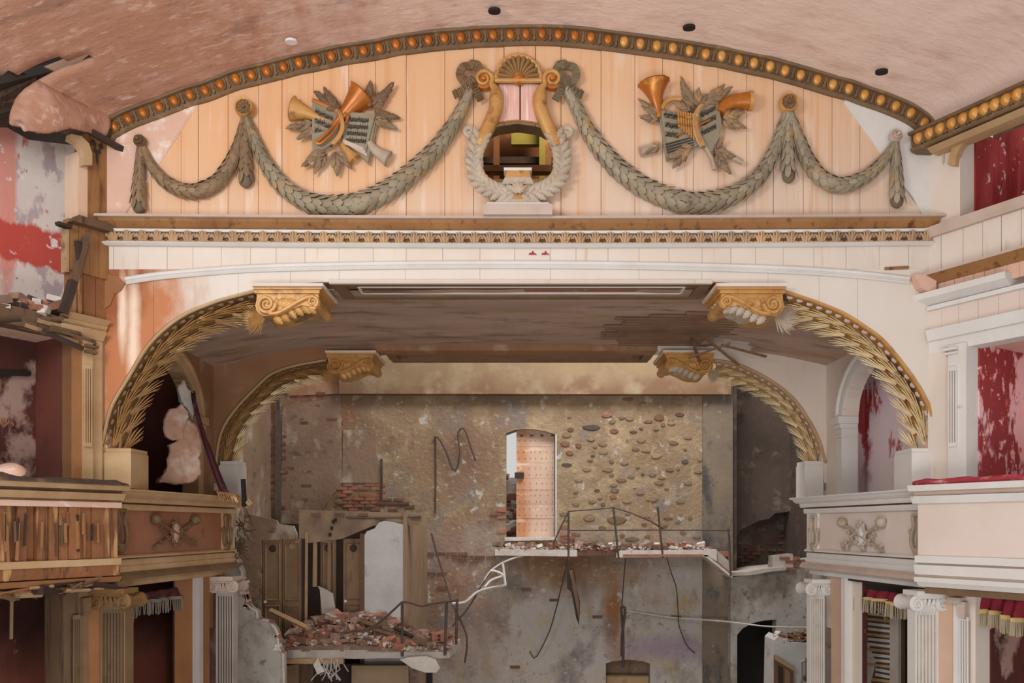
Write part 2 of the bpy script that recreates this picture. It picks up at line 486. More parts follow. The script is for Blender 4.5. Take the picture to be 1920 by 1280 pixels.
mat('fringe_old', (128, 116, 104), (108, 96, 86), 4, bump=.05)
mat('slab_pink', (196, 158, 138), (176, 132, 108), 1.6, [('n', (206, 190, 176), 2, .60, .06, (1, 1, 1)), ('n', (116, 100, 92), 2.6, .64, .05, (1, 1, 1))], bump=.7, bscale=6)
mat('medallion', (226, 220, 224), (206, 196, 196), 3, bump=.05)
mat('attic', (140, 92, 54), (112, 70, 40), 2, [('n', (180, 130, 80), 3, .64, .06, (1, 1, 1))], bump=.2)
mat('attic_green', (150, 140, 52), (120, 112, 44), 2, bump=.1)
mat('black_hole', (30, 24, 22), (22, 18, 17), 2, bump=.1)
mat('pillar_pink', (206, 172, 150), (194, 158, 134), 1.5, bump=.06)
mat('pillar_orange', (162, 112, 70), (142, 94, 58), 1.5, [('n', (120, 76, 44), 5, .72, .03, (1, 1, .6))], bump=.06)
mat('dust', (86, 68, 56), (64, 50, 42), 4, [('n', (130, 100, 74), 5, .62, .06, (1, 1, 1))], bump=.8)
mat('outside_stone', (196, 190, 184), (176, 168, 160), 2, [('n', (190, 110, 84), 4, .66, .04, (1, 1, 1))], bump=.4, isl=.15)
mat('lath_wood', (140, 108, 84), (112, 84, 64), 2, bump=.2, isl=.2)
mat('panel_right', (220, 205, 196), (214, 196, 185), 1.5, bump=.03, isl=.02)
mat('panel_far', (204, 184, 168), (194, 172, 154), 1.5, bump=.03)


def mir(pts):
    return [(1950 - x, y) for x, y in pts][::-1]


# ---------------------------------------------------------------- floor, shells of the hall
def structure(name, label, cat='wall', loc=(0, 10, E)):
    return thing(name, loc, label, cat, kind='structure')


fl = B().box((0, 9, E - 6.1), (22, 30, .2)).ob('floor', 'grey_plaster')
tag(fl, 'dusty grey floor far below the boxes and the stage', 'floor', kind='structure')

EGGS = [(218, 242), (244, 228), (272, 217), (302, 206), (330, 195), (359, 184), (388, 176), (416, 165), (445, 154), (474, 147), (503, 140), (534, 132), (563, 124), (593, 119), (623, 112), (653, 106), (683, 102), (713, 97), (744, 90), (774, 86), (804, 82), (834, 79), (865, 77), (895, 74), (925, 73), (957, 72), (986, 71), (1016, 71), (1046, 72), (1077, 74), (1107, 77), (1139, 81), (1169, 85), (1199, 89), (1230, 93), (1260, 97), (1291, 102), (1321, 108), (1351, 112), (1382, 119), (1411, 125), (1441, 131), (1469, 139), (1498, 147), (1529, 156), (1558, 165), (1588, 173), (1617, 184), (1647, 194), (1675, 205), (1703, 218), (1728, 236)]
ARC = [(196, 262), (203, 252)] + EGGS + [(1744, 262)]


def arcy(x):
    return interp(ARC, x)


# the proscenium wall: every board is a piece of its own
wf = structure('wall_front', 'cream planked proscenium wall above and around the wide stage arch')
OCL = [(190, 838), (197, 810), (210, 762), (240, 710), (282, 643), (337, 595), (400, 567), (445, 554), (480, 541), (545, 532), (612, 528)]
OCR = [(1338, 528), (1405, 533), (1470, 545), (1500, 556), (1540, 570), (1580, 587), (1620, 612), (1657, 640), (1705, 700), (1730, 740), (1747, 780), (1760, 840)]
OC = OCL + OCR
LYT = [(888, 300), (893, 268), (906, 248), (930, 234), (970, 228), (1010, 234), (1034, 248), (1046, 268), (1052, 300)]
LYB = [(888, 300), (896, 330), (915, 352), (970, 362), (1025, 352), (1044, 330), (1052, 300)]
joints = [340, 372, 428, 485, 529, 588, 654, 704, 762, 834, 888, 945, 1004, 1052, 1127, 1190, 1242, 1300, 1346, 1400, 1450, 1506, 1560, 1612]
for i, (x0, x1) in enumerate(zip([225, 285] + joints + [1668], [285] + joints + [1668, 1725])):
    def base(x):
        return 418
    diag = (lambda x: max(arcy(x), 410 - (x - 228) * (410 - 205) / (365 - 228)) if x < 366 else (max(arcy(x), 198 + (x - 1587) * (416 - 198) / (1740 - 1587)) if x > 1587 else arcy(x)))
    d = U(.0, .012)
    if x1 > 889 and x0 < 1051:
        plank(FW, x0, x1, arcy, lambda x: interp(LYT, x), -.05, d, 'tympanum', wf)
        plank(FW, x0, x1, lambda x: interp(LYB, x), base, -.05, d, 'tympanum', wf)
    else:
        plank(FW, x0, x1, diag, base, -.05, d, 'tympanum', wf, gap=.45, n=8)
# plaster corners with a raised seam
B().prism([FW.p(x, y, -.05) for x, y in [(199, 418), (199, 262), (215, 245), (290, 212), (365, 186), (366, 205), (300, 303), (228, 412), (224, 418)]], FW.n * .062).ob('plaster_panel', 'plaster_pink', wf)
B().tube([FW.p(x, y, .01) for x, y in spl([(366, 203), (338, 248), (300, 304), (262, 360), (228, 412)], 12)], .012, 6).ob('seam', 'plaster_pink', wf)
B().prism([FW.p(x, y, -.05) for x, y in [(1745, 418), (1736, 418), (1712, 372), (1684, 338), (1636, 268), (1582, 194), (1587, 172), (1700, 216), (1745, 262)]], FW.n * .066).ob('plaster_panel', 'pale_white', wf)
# boards between frieze and curved moulding, then the spandrel boards down to the arch
js = [196, 213, 260, 314, 362, 415, 470, 518, 572, 636, 700, 762, 830, 900, 965, 1032, 1080, 1140, 1198, 1254, 1316, 1370, 1416, 1468, 1526, 1586, 1648, 1703, 1746]
for x0, x1 in zip(js, js[1:]):
    plank(FW, x0, x1, 455, 505, -.05, U(0, .008), 'cream_band', wf, gap=.3, n=1)
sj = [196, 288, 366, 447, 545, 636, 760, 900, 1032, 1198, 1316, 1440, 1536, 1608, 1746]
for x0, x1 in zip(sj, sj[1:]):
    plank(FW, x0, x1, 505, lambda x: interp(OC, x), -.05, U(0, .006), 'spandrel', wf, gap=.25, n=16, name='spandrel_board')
# wall body behind the boards
bk = B()
for x0, x1 in zip(range(196, 1746, 10), range(206, 1756, 10)):
    if x1 > 892 and x0 < 1048:
        xm = (x0 + x1) / 2
        segs = [(arcy, lambda x: interp(LYT, x) - 2), (lambda x: interp(LYB, x) + 2, lambda x: interp(OC, x))]
    else:
        segs = [(arcy, lambda x: interp(OC, x))]
    for t, b in segs:
        bk.prism([FW.p(x0, b(x0), -.3), FW.p(x1, b(x1), -.3), FW.p(x1, t(x1), -.3), FW.p(x0, t(x0), -.3)], FW.n * .245)
bk.ob('wall_core', 'bronze', wf)
for x0, x1 in ((-5.6, -5.17), (5.12, 5.6)):
    B().box(((x0 + x1) / 2, 10.17, E + .3), (x1 - x0, .3, 9)).ob('pier', 'cream', wf)

# faint red scribbles on the band and one sprung board edge
for px in (998, 1022):
    P = [FW.p(px + a, 475 + b_, .012) for a, b_ in ((-6, 3), (-3, 0), (-1, 3), (1, -4), (2, 2), (5, 1), (7, 3))]
    B().tube(spl(P, 20), .008, 4).ob('red_scribble', 'cushion', wf)
B().tube([FW.p(1658, 504, .01), FW.p(1702, 502, .02)], .02, 4).ob('sprung_edge', 'ochre_wood', wf)

# curved double moulding over the arch and the lip of the lintel
t = structure('trim_3', 'long shallow curved cream moulding between the frieze and the stage arch', 'moulding')
path = [FW.p(x, y) for x, y in spl([(238, 527), (300, 518), (400, 509), (480, 504), (620, 500), (800, 497.5), (960, 497), (1120, 498), (1300, 501), (1480, 507), (1600, 515), (1703, 526)], 60)]
B().sweep(path, FW.n, [(-.045, 0), (.045, 0), (.05, .03), (.03, .055), (.0, .05), (-.012, .03), (-.03, .045), (-.048, .03)]).ob('roll', 'pale_white', t, True)
lip = [FW.p(x, y) for x, y in ((618, 528), (1335, 528))]
B().sweep(lip, FW.n, [(-.03, -.02), (.015, -.02), (.02, .03), (-.01, .045), (-.03, .03)]).ob('lintel_lip', 'cream_band', t)

# underside of a lintel with its coffer
def coffer(name, label, pl, y0, y1, Yb, x0, x1, m, mm):
    o = structure(name, label, 'soffit')
    Y0, z = pl.o.y + .015, zp(pl, 970, y0)
    X0, X1 = pl.p(x0, y0).x, pl.p(x1, y0).x
    W = Yb - Y0
    B().box(((X0 + X1) / 2, (Y0 + Yb) / 2 + .06, z + .2), (X1 - X0 + .1, W - .06, .3)).ob('lintel', m, o)
    def bar(xa, xb, ya, yb):
        B().box(((xa + xb) / 2, (ya + yb) / 2, z + .025), (xb - xa, yb - ya, .05)).ob('coffer_rail', m, o)
        return
    bar(X0, X1, Y0, Y0 + .14 * W)
    bar(X0, X1, Yb - .14 * W, Yb)
    bar(X0, X0 + .16, Y0 + .14 * W, Yb - .14 * W)
    bar(X1 - .16, X1, Y0 + .14 * W, Yb - .14 * W)
    a, b_, c, d = X0 + .3, X1 - .3, Y0 + .3 * W, Yb - .3 * W
    for p, q in (((a, c), (b_, c)), ((b_, c), (b_, d)), ((b_, d), (a, d)), ((a, d), (a, c))):
        B().tube([(p[0], p[1], z + .03), (q[0], q[1], z + .03)], .022, 6).ob('coffer_bead', mm, o)
    B().box(((a + b_) / 2, (c + d) / 2, z + .04), (b_ - a, d - c, .02)).ob('coffer_panel', 'brown_pink', o)


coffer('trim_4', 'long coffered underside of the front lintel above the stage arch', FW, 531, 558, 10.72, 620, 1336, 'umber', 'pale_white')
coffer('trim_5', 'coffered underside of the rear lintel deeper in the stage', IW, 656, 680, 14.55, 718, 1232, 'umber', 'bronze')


# inner arch wall
def ceil_z(x):
    a = min(1, abs(x) / 5.17)
    return E + 3.06 - .36 * max(0, (a - .45) / .55) ** 2


wi = structure('wall_inner', 'brownish plaster wall around the smaller rear stage arch', loc=(0, 13.5, E))
IL = [(404, 880), (405, 862), (415, 812), (440, 770), (480, 727), (510, 700), (552, 685), (612, 674), (660, 664), (718, 657)]
IR = [(1232, 657), (1290, 664), (1338, 672), (1385, 682), (1440, 710), (1485, 745), (1515, 787), (1535, 827), (1546, 868), (1547, 880)]
IC = IL + IR
xs = [399 + 6 * i for i in range(193)]
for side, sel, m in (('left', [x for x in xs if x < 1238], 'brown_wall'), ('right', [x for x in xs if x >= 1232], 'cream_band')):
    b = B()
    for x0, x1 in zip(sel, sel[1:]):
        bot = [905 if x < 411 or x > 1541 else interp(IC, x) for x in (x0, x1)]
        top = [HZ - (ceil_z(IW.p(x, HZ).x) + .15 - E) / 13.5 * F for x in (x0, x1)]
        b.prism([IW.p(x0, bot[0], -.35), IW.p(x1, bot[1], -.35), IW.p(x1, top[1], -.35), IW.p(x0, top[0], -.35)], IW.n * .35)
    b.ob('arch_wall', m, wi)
for s in (-1, 1):
    B().box((s * 5.45, 13.7, E - 2.5), (.75, .4, 6.2)).ob('pier', 'stage_left' if s < 0 else 'grey_plaster', wi)
path = [IW.p(x, y, .0) for x, y in spl([(413, 657 + 14), (560, 653), (700, 650), (975, 648), (1250, 651), (1400, 655), (1537, 671)], 40)]

# ceiling of the bay between the two arches, with the broken patch
cs = structure('ceiling_stage', 'dull brown plaster ceiling between the front and the rear stage arch', 'ceiling', (0, 12, E + 3))
hole = [(1318, 652), (1330, 640), (1362, 634), (1400, 640), (1418, 652), (1380, 668), (1335, 664)]
b = B()
nx, ny = 72, 16
pts = [[V((-5.17 + 10.34 * i / nx, 10.35 + 3.2 * j / ny, 0)) for i in range(nx + 1)] for j in range(ny + 1)]
for r in pts:
    for q in r:
        q.z = ceil_z(q.x) + .02 * mnoise.noise(q * 1.3)
k0 = len(b.v)
b.v = [q for r in pts for q in r]
for j in range(ny):
    for i in range(nx):
        c = (pts[j][i] + pts[j + 1][i + 1]) / 2
        if not inpoly(CX + c.x / c.y * F, HZ - (c.z - E) / c.y * F, hole):
            k = j * (nx + 1) + i
            b.f.append((k, k + nx + 1, k + nx + 2, k + 1))
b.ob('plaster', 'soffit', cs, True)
for i in range(17):
    y = 10.95 + i * .15
    x0, x1 = 1.25 + abs(i - 9) * .06 + U(-.2, .2), 3.5 - abs(i - 8) * .07 + U(-.2, .3)
    if i < 5:
        x0 += (5 - i) * .35
    z = ceil_z((x0 + x1) / 2)
    B().box(((x0 + x1) / 2, y, z - .03), (x1 - x0, .06, .03)).ob('lath', 'lath_wood', cs)
for px, py, ln, an in ((1352, 640, .9, .5), (1330, 655, .7, -.3), (1395, 650, .8, .2), (1305, 660, .55, .9)):
    c = V(((px - CX) / F * 13, 13, E + 2.85))
    B().box(c, (ln, .06, .03), Matrix.Rotation(an, 3, 'Y') @ Matrix.Rotation(an, 3, 'Z')).ob('lath', 'lath_wood', cs)
B().box((2.9, 12.4, E + 3.4), (3, 2.4, .06)).ob('loft_boards', 'dark_wood', cs)

# vault of the auditorium
def half(Y):
    return 5.13 + .6 * (10 - Y)


vc = structure('ceiling', 'stained pink plaster vault of the auditorium with a torn corner', 'ceiling', (0, 9, E + 5))
tear = [(-40, 150), (0, 146), (40, 133), (85, 120), (140, 104), (178, 91), (186, 95), (165, 112), (116, 136), (75, 160), (48, 184), (26, 212), (17, 236), (24, 262), (-40, 262)]
nu, nv = 150, 46
b = B()
pts = []
for j in range(nv + 1):
    Y = 9.93 - 4.6 * (j / nv) ** 1.35
    row = []
    for i in range(nu + 1):
        u = -1 + 2 * i / nu
        x10 = u * 5.13
        zz = (HZ - (arcy(CX + x10 * 150) - 13)) / 150
        k = 1 + .16 * (10 - Y)
        z = 4.86 + (zz - 4.86) * k
        if abs(u) > .97:
            z = max(z, 4.86)
        q = V((u * half(Y), Y, E + z))
        q.z += .018 * mnoise.noise(q * 1.7) + .008 * mnoise.noise(q * 6)
        row.append(q)
    pts.append(row)
b.v = [q for r in pts for q in r]
for j in range(nv):
    for i in range(nu):
        c = (pts[j][i] + pts[j + 1][i + 1]) / 2
        if not inpoly(CX + c.x / c.y * F, HZ - (c.z - E) / c.y * F, tear):
            k = j * (nu + 1) + i
            b.f.append((k, k + 1, k + nu + 2, k + nu + 1))
o = b.ob('vault', 'vault', vc, True)
md = o.modifiers.new('s', 'SOLIDIFY')
md.thickness = .05
md.offset = 1 if False else -1
# sagging torn flap of the vault, roof timbers and the dark loft behind the tear
def vault_at(px, py):
    best, bq = 1e9, None
    for r in pts:
        for q in r:
            e = (CX + q.x / q.y * F - px) ** 2 + (HZ - (q.z - E) / q.y * F - py) ** 2
            if e < best:
                best, bq = e, q
    return bq


P_up = spl([LW.p(14, 240, .10), LW.p(18, 218, .05), LW.p(34, 186, .01)] + [r[1] + V((0, 0, .01)) for r in pts[::-1] if CX + r[1].x / r[1].y * F > 52], 40)
P_lo = spl([LW.p(x, y, d) for x, y, d in ((24, 250, .2), (44, 253, .2), (70, 256, .2), (98, 252, .2), (114, 248, .18), (140, 251, .15), (160, 253, .1), (178, 256, .06), (190, 256, .05))], 40)
rows = []
for j in range(13):
    k = j / 12
    rows.append([a.lerp(c, k) + LW.n * (.05 * math.sin(PI * k)) + V((0, 0, .03 * mnoise.noise(a.lerp(c, k) * 2.5) + .012 * mnoise.noise(V((i * .9, j * .35, 1))))) for i, (a, c) in enumerate(zip(P_up, P_lo))])
o = B().grid(rows).ob('torn_flap', 'vault', vc, True)
md = o.modifiers.new('s', 'SOLIDIFY')
md.thickness = .04
L6 = LW.off(-.55)
for p, q, r, m in (((-40, 170), (130, 128), .10, 'dark_wood'), ((-40, 205), (60, 150), .09, 'old_wood'), ((20, 130), (110, 175), .07, 'dark_wood'), ((-30, 222), (40, 205), .10, 'dark_wood'), ((0, 196), (75, 186), .06, 'old_wood')):
    B().tube([L6.p(*p), L6.p(*q)], r, 4).ob('roof_timber', m, vc)
L9 = LW.off(-1.0)
B().prism([L9.p(x, y) for x, y in [(-200, 232), (20, 236), (60, 259), (215, 278), (215, 20), (-200, 20)]], -LW.n * .08).ob('roof_deck', 'dark_wood', vc)
L2 = LW.off(-.12)
B().prism([L2.p(x, y) for x, y in [(84, 124), (110, 136), (150, 116), (180, 92), (150, 98)]], -LW.n * .03).ob('torn_lining', 'plaster_pink', vc)
for px, py, Y in ((546, 80, 9.6), (927, 23, 9.6), (1292, 54, 9.55), (1653, 137, 9.5)):
    bb = B()
    c = V(((px - CX) / F * Y, Y, E + (HZ - py) / F * Y))
    ring = [(c + V((.075 * math.cos(a), .055 * math.sin(a), 0))) for a in [2 * PI * i / 12 for i in range(12)]]
    bb.prism(ring, (0, 0, .03))
    bb.ob('lamp_hole', 'medallion' if px == 546 else 'black_hole', vc)

# ---------------------------------------------------------------- small shared ornament meshes (x across, y along, z out)
def leaf_mesh(name, m, wid=.5, bulge=.18, lobes=0, tip=.0, n=6, blunt=False):
    """a blade 1 long with a rounded or pointed tip, a raised midrib and optional lobed edge"""
    b = B()
    rows = []
    for i in range(n + 1):
        t = i / n
        wv = wid * (math.sin(PI * min(1, t * .86 + .14)) ** .75) * (1 - tip * t)
        if blunt:
            wv = wid * (.82 + .18 * t) * math.sqrt(max(0, 1 - (max(0, t - .45) / .55) ** 2.6))
        if lobes:
            wv *= .78 + .36 * abs(math.sin(lobes * PI * t))
        if i == n:
            wv = .02
        z = bulge * math.sin(PI * (t * .8 + .15))
        rows.append([V((-wv, t, z * .25)), V((-wv * .5, t, z * .8)), V((0, t, z)), V((wv * .5, t, z * .8)), V((wv, t, z * .25))])
    b.grid(rows)
    n0 = len(b.v)
    low = [V((p.x, p.y, p.z - .05)) for r in rows for p in (r[0], r[4])]
    b.add(low, [])
    for i in range(n):
        b.f.append((i * 5, (i + 1) * 5, n0 + (i + 1) * 2, n0 + i * 2))
        b.f.append(((i + 1) * 5 + 4, i * 5 + 4, n0 + i * 2 + 1, n0 + (i + 1) * 2 + 1))
    return setm(b.mesh(name, True), m)


LF_SCALE = leaf_mesh('scale_leaf', 'olive_leaf', .46, .10, n=6, blunt=True)
LF_SCALE_B = leaf_mesh('brown_scale_leaf', 'bronze_scale', .46, .10, n=6, blunt=True)
LF_LAUREL = leaf_mesh('laurel_leaf', 'bronze_scale', .21, .2, n=6)
LF_BRONZE = leaf_mesh('bronze_leaf', 'bronze', .24, .2, 2, n=8)
LF_ACAN = leaf_mesh('acanthus_leaf', 'silver_leaf', .34, .30, 4, n=12)
LF_ACAN_G = leaf_mesh('gilt_acanthus_leaf', 'gold', .34, .30, 4, n=12)


def frame(pos, y, z, sx=1.0, sy=None, sz=None):
    sy = sx if sy is None else sy
    sz = sx if sz is None else sz
    Y = V(y).normalized()
    Z = V(z) - Y * V(z).dot(Y)
    Z.normalize()
    X = Y.cross(Z)
    X, Y, Z = X * sx, Y * sy, Z * sz
    p = V(pos)
    return Matrix(((X.x, Y.x, Z.x, p.x), (X.y, Y.y, Z.y, p.y), (X.z, Y.z, Z.z, p.z), (0, 0, 0, 1)))


# ---------------------------------------------------------------- egg and dart mouldings
def egg_meshes():
    b = B()
    rows = []
    for i in range(7):
        t = PI * i / 6
        r = math.sin(t)
        y = -math.cos(t) * 1.1
        wid = r * (.92 if y < 0 else 1.0)
        rows.append([V((wid * math.cos(a), y, .15 + .75 * r * math.sin(a))) for a in [PI * k / 8 for k in range(9)]])
    b.grid(rows)
    egg = setm(b.mesh('egg', True), 'copper_gold')
    b = B()
    b.tube([V((-1.32, 1.25, .25)), V((-1.32, .1, .4)), V((-1.0, -.8, .4)), V((-.4, -1.3, .3)), V((0, -1.4, .25)), V((.4, -1.3, .3)), V((1.0, -.8, .4)), V((1.32, .1, .4)), V((1.32, 1.25, .25))], .17, 5, (0, 0, 1))
    shell = setm(b.mesh('egg_shell', True), 'bronze')
    b = B()
    b.prism([V((-.34, 1.3, 0)), V((-.22, -.6, 0)), V((-.42, -.75, 0)), V((0, -1.5, 0)), V((.42, -.75, 0)), V((.22, -.6, 0)), V((.34, 1.3, 0))], (0, 0, .42))
    egg2 = setm(egg.copy(), 'copper_gold')
    egg2.materials.clear()
    setm(egg2, 'bright_gold')
    egg2.name = 'pale_egg'
    return egg, egg2, shell, setm(b.mesh('dart', False), 'bronze')


EGG, EGG_PALE, SHELL, DART = egg_meshes()
EPROF = [(-.115, -.02), (.115, -.02), (.118, .10), (.10, .115), (.082, .10), (.078, .05), (-.06, .03), (-.075, .055), (-.095, .055), (-.112, .035)]


def egg_row(name, label, pl, pts, d, size, ppath, tilt=0):
    t = structure(name, label, 'moulding', pl.p(*pts[len(pts) // 2]))
    P = [pl.p(x, y, d) for x, y in pts]
    B().sweep(ppath, pl.n, [(a * size / .058, o * size / .058) for a, o in EPROF]).ob('moulding_bed', 'bronze', t)
    for i, p in enumerate(P):
        tg = (P[min(i + 1, len(P) - 1)] - P[max(i - 1, 0)]).normalized()
        up = pl.n.cross(tg)
        M = frame(p + pl.n * .035 + up * size * .25, up, pl.n, size)
        inst('egg', EGG_PALE if p.x > 1.2 else EGG, frame(p + pl.n * .03 + up * size * .3, up, pl.n, size * 1.12, size * 1.15, size * 1.25), t)
        inst('egg_shell', SHELL, M, t)
        if i + 1 < len(P):
            inst('dart', DART, frame((p + P[i + 1]) / 2 + pl.n * .035 + up * size * .25, up, pl.n, size), t)


FWm = FW
egg_row('trim_1', 'long arched egg-and-dart moulding with copper gilt eggs over the tympanum', FW, EGGS, .0, .056,
        [FW.p(x, y) for x, y in spl([(199, 266), (206, 250)] + EGGS + [(1743, 262)], 160)])
REGG = [(1726, 263), (1747, 255), (1767, 246), (1789, 237), (1810, 228), (1831, 219), (1850, 210), (1870, 201), (1891, 192), (1912, 183), (1934, 174), (1957, 164)]
RWE = RW.off(.22)
zE = zp(RWE, 1767, 246)
aE = [RWE.a(x) for x, _ in REGG]
for _ in range(9):
    aE.append(aE[-1] * 2 - aE[-2] if len(aE) < 13 else aE[-1] + aE[11] - aE[10])
P0 = [RWE.q(aE[0] - .1, zE), RWE.q(aE[-1] + .3, zE)]
t = structure('trim_2', 'straight egg-and-dart cornice with pale gilt eggs over the right upper gallery', 'moulding', RWE.q(aE[3], zE))
B().sweep(P0, RWE.n, [(-.125, -.25), (.115, -.25), (.118, .10), (.10, .115), (.082, .10), (.078, .05), (-.06, .03), (-.075, .055), (-.095, .055), (-.112, .035)]).ob('moulding_bed', 'bronze', t)
B().sweep([RWE.q(aE[0] + .1, zE - .15), RWE.q(aE[-1] + .3, zE - .15)], RWE.n, [(-.03, -.25), (.03, -.25), (.03, .0), (.01, .03), (-.03, -.06)]).ob('fascia', 'ochre_white', t)
for i, a in enumerate(aE):
    M = frame(RWE.q(a, zE + .015, .035), (0, 0, 1), RWE.n, .06)
    inst('egg', EGG_PALE, frame(RWE.q(a, zE + .02, .03), (0, 0, 1), RWE.n, .07, .07, .075), t)
    inst('egg_shell', SHELL, M, t)
    if i + 1 < len(aE):
        inst('dart', DART, frame(RWE.q((a + aE[i + 1]) / 2, zE + .015, .035), (0, 0, 1), RWE.n, .06), t)

# ---------------------------------------------------------------- straight frieze with acanthus under the shelf
t = structure('trim_6', 'straight frieze of small gilt acanthus leaves under a grey shelf across the proscenium', 'frieze', FW.p(975, 440))
zz = lambda y: zp(FW, 975, y)


def fpath(y, x0=190, x1=1748, d=0):
    bow = lambda x: 4.5 * math.cos((x - 975) / 775 * PI / 2) - 1.5
    return [FW.p(x, y + bow(x), d) for x in [x0 + (x1 - x0) * i / 24 for i in range(25)]]


B().sweep(fpath(416, 192, 1757), FW.n, [(-.02, -.03), (.02, -.03), (.022, .20), (-.012, .21)]).ob('shelf', 'grey_stone', t)
B().sweep(fpath(426, 196, 1750), FW.n, [(-.06, -.03), (.05, -.03), (.052, .17), (.02, .15), (-.03, .09), (-.055, .05)]).ob('cornice', 'ochre_wood', t)
B().sweep(fpath(436.5), FW.n, [(-.012, -.03), (.016, -.03), (.016, .09), (-.012, .075)]).ob('fillet', 'pale_white', t)
B().sweep(fpath(449), FW.n, [(-.085, -.03), (.085, -.03), (.08, .02), (-.08, .02)]).ob('frieze_bed', 'frieze_bed', t)
B().sweep(fpath(460), FW.n, [(-.022, -.03), (.02, -.03), (.02, .075), (0, .09), (-.022, .05)]).ob('bead', 'pale_white', t)
b = B()
for s in (-1, 1):
    b.tube(spl([V((s * .02, -.07, .02)), V((s * .045, .0, .045)), V((s * .075, .045, .04)), V((s * .09, .02, .03)), V((s * .075, .005, .03))], 8), lambda k: .021 - .007 * k, 5, (0, 0, 1))
    b.tube(spl([V((s * .015, -.07, .02)), V((s * .07, -.045, .04)), V((s * .092, -.06, .02))], 5), lambda k: .02 - .008 * k, 5, (0, 0, 1))
    b.tube(spl([V((s * .01, -.04, .03)), V((s * .03, .04, .05)), V((s * .035, .075, .06))], 5), lambda k: .018 - .006 * k, 5, (0, 0, 1))
b.tube([V((0, -.075, .03)), V((0, 0, .055)), V((0, .078, .07))], lambda k: .022 - .008 * k, 5, (0, 0, 1))
ACU = setm(b.mesh('acanthus_motif', True), 'acanthus')
fp = fpath(448.5, 216, 1733)
for i in range(55):
    k = i / 54 * 24
    j = min(23, int(k))
    p = fp[j].lerp(fp[j + 1], k - j)
    inst('acanthus_motif', ACU, FW.mat(p + FW.n * .02, 0, 1.0), t)

# ---------------------------------------------------------------- garlands
GD = FW.off(.06)


def garland(name, label, pts, rfun, cat, group, step, flow, nrow=(-70, -35, 0, 35, 70), hang=False, me=None):
    path = [GD.p(x, y) for x, y in spl(pts, 40)]
    t = thing(name, path[20], label, cat, group)
    B().tube(path, lambda k: rfun(k) * .86, 12, FW.n, .75).ob('core', 'olive_core', t, True)
    L = sum((path[i + 1] - path[i]).length for i in range(39))
    m = max(4, int(L / step))
    for i in range(m):
        for q, ang in enumerate(nrow):
            k = (i + (.5 if q % 2 else 0) + .1) / m
            if k > (.90 if hang else 1):
                continue
            f = k * 39
            j = min(38, int(f))
            p = path[j].lerp(path[j + 1], f - j)
            tg = (path[j + 1] - path[j]).normalized()
            sd = tg.cross(FW.n)
            a = math.radians(ang + U(-4, 4))
            rad = FW.n * math.cos(a) * .75 + sd * math.sin(a)
            r = rfun(k)
            dirn = tg * (1 if k < flow else -1)
            pos = p + rad * r * .72 - dirn * step * .8
            inst('leaf', me or LF_SCALE, frame(pos, dirn + rad * U(.27, .36) * r / .12, rad, r * .95 * U(.9, 1.05), step * 1.55, r * 1.0), t)
    return t


def swell(a, b_, e=.8):
    return lambda k: a + (b_ - a) * math.sin(PI * min(1, max(0, k))) ** e


garland('garland_swag', 'short leaf garland swag at the far left, under the left plaster corner', [(268, 277), (285, 312), (310, 340), (342, 357), (375, 358), (408, 342), (432, 308), (448, 268), (456, 228)], swell(.04, .098), 'garland', None, .105, .5, me=LF_SCALE_B)
garland('garland_swag', 'long leaf garland swag drooping below the left horn trophy, left of the lyre', [(463, 226), (478, 262), (498, 305), (530, 348), (575, 378), (625, 386), (680, 380), (740, 350), (795, 304), (838, 252), (866, 206), (882, 168)], swell(.055, .125), 'garland', None, .125, .48)
garland('garland_swag', 'long leaf garland swag drooping below the right panpipe trophy, right of the lyre', [(1062, 165), (1082, 205), (1108, 255), (1150, 308), (1200, 348), (1260, 374), (1320, 380), (1375, 366), (1420, 335), (1448, 290), (1464, 248), (1474, 215)], swell(.055, .125), 'garland', None, .125, .52)
garland('garland_swag', 'short leaf garland swag at the far right, near the pale plaster corner', [(1482, 212), (1494, 250), (1514, 300), (1540, 335), (1575, 348), (1612, 338), (1642, 316), (1664, 290), (1678, 268)], swell(.045, .1), 'garland', None, .105, .5)
taper = lambda a, c: (lambda k: (a + (c - a) * min(1, k * 1.25)) * (1 if k < .9 else math.sqrt(max(.08, 1 - ((k - .9) / .1) ** 2))))
for lab, pts, r in (('straight leaf drop hanging below the leftmost small boss', [(264, 272), (262, 330), (260, 400)], taper(.045, .095)),
                    ('straight leaf drop hanging below the left rosette', [(460, 222), (460, 285), (461, 352)], taper(.06, .1)),
                    ('straight leaf drop hanging below the right rosette', [(1478, 212), (1478, 275), (1479, 343)], taper(.06, .095)),
                    ('straight leaf drop hanging below the rightmost small boss', [(1679, 268), (1681, 330), (1682, 390)], taper(.045, .092))):
    garland('garland_drop', lab, pts, r, 'garland', None, .13, 2, (-62, -20, 20, 62), True, LF_SCALE_B if pts[0][0] < 500 else None)


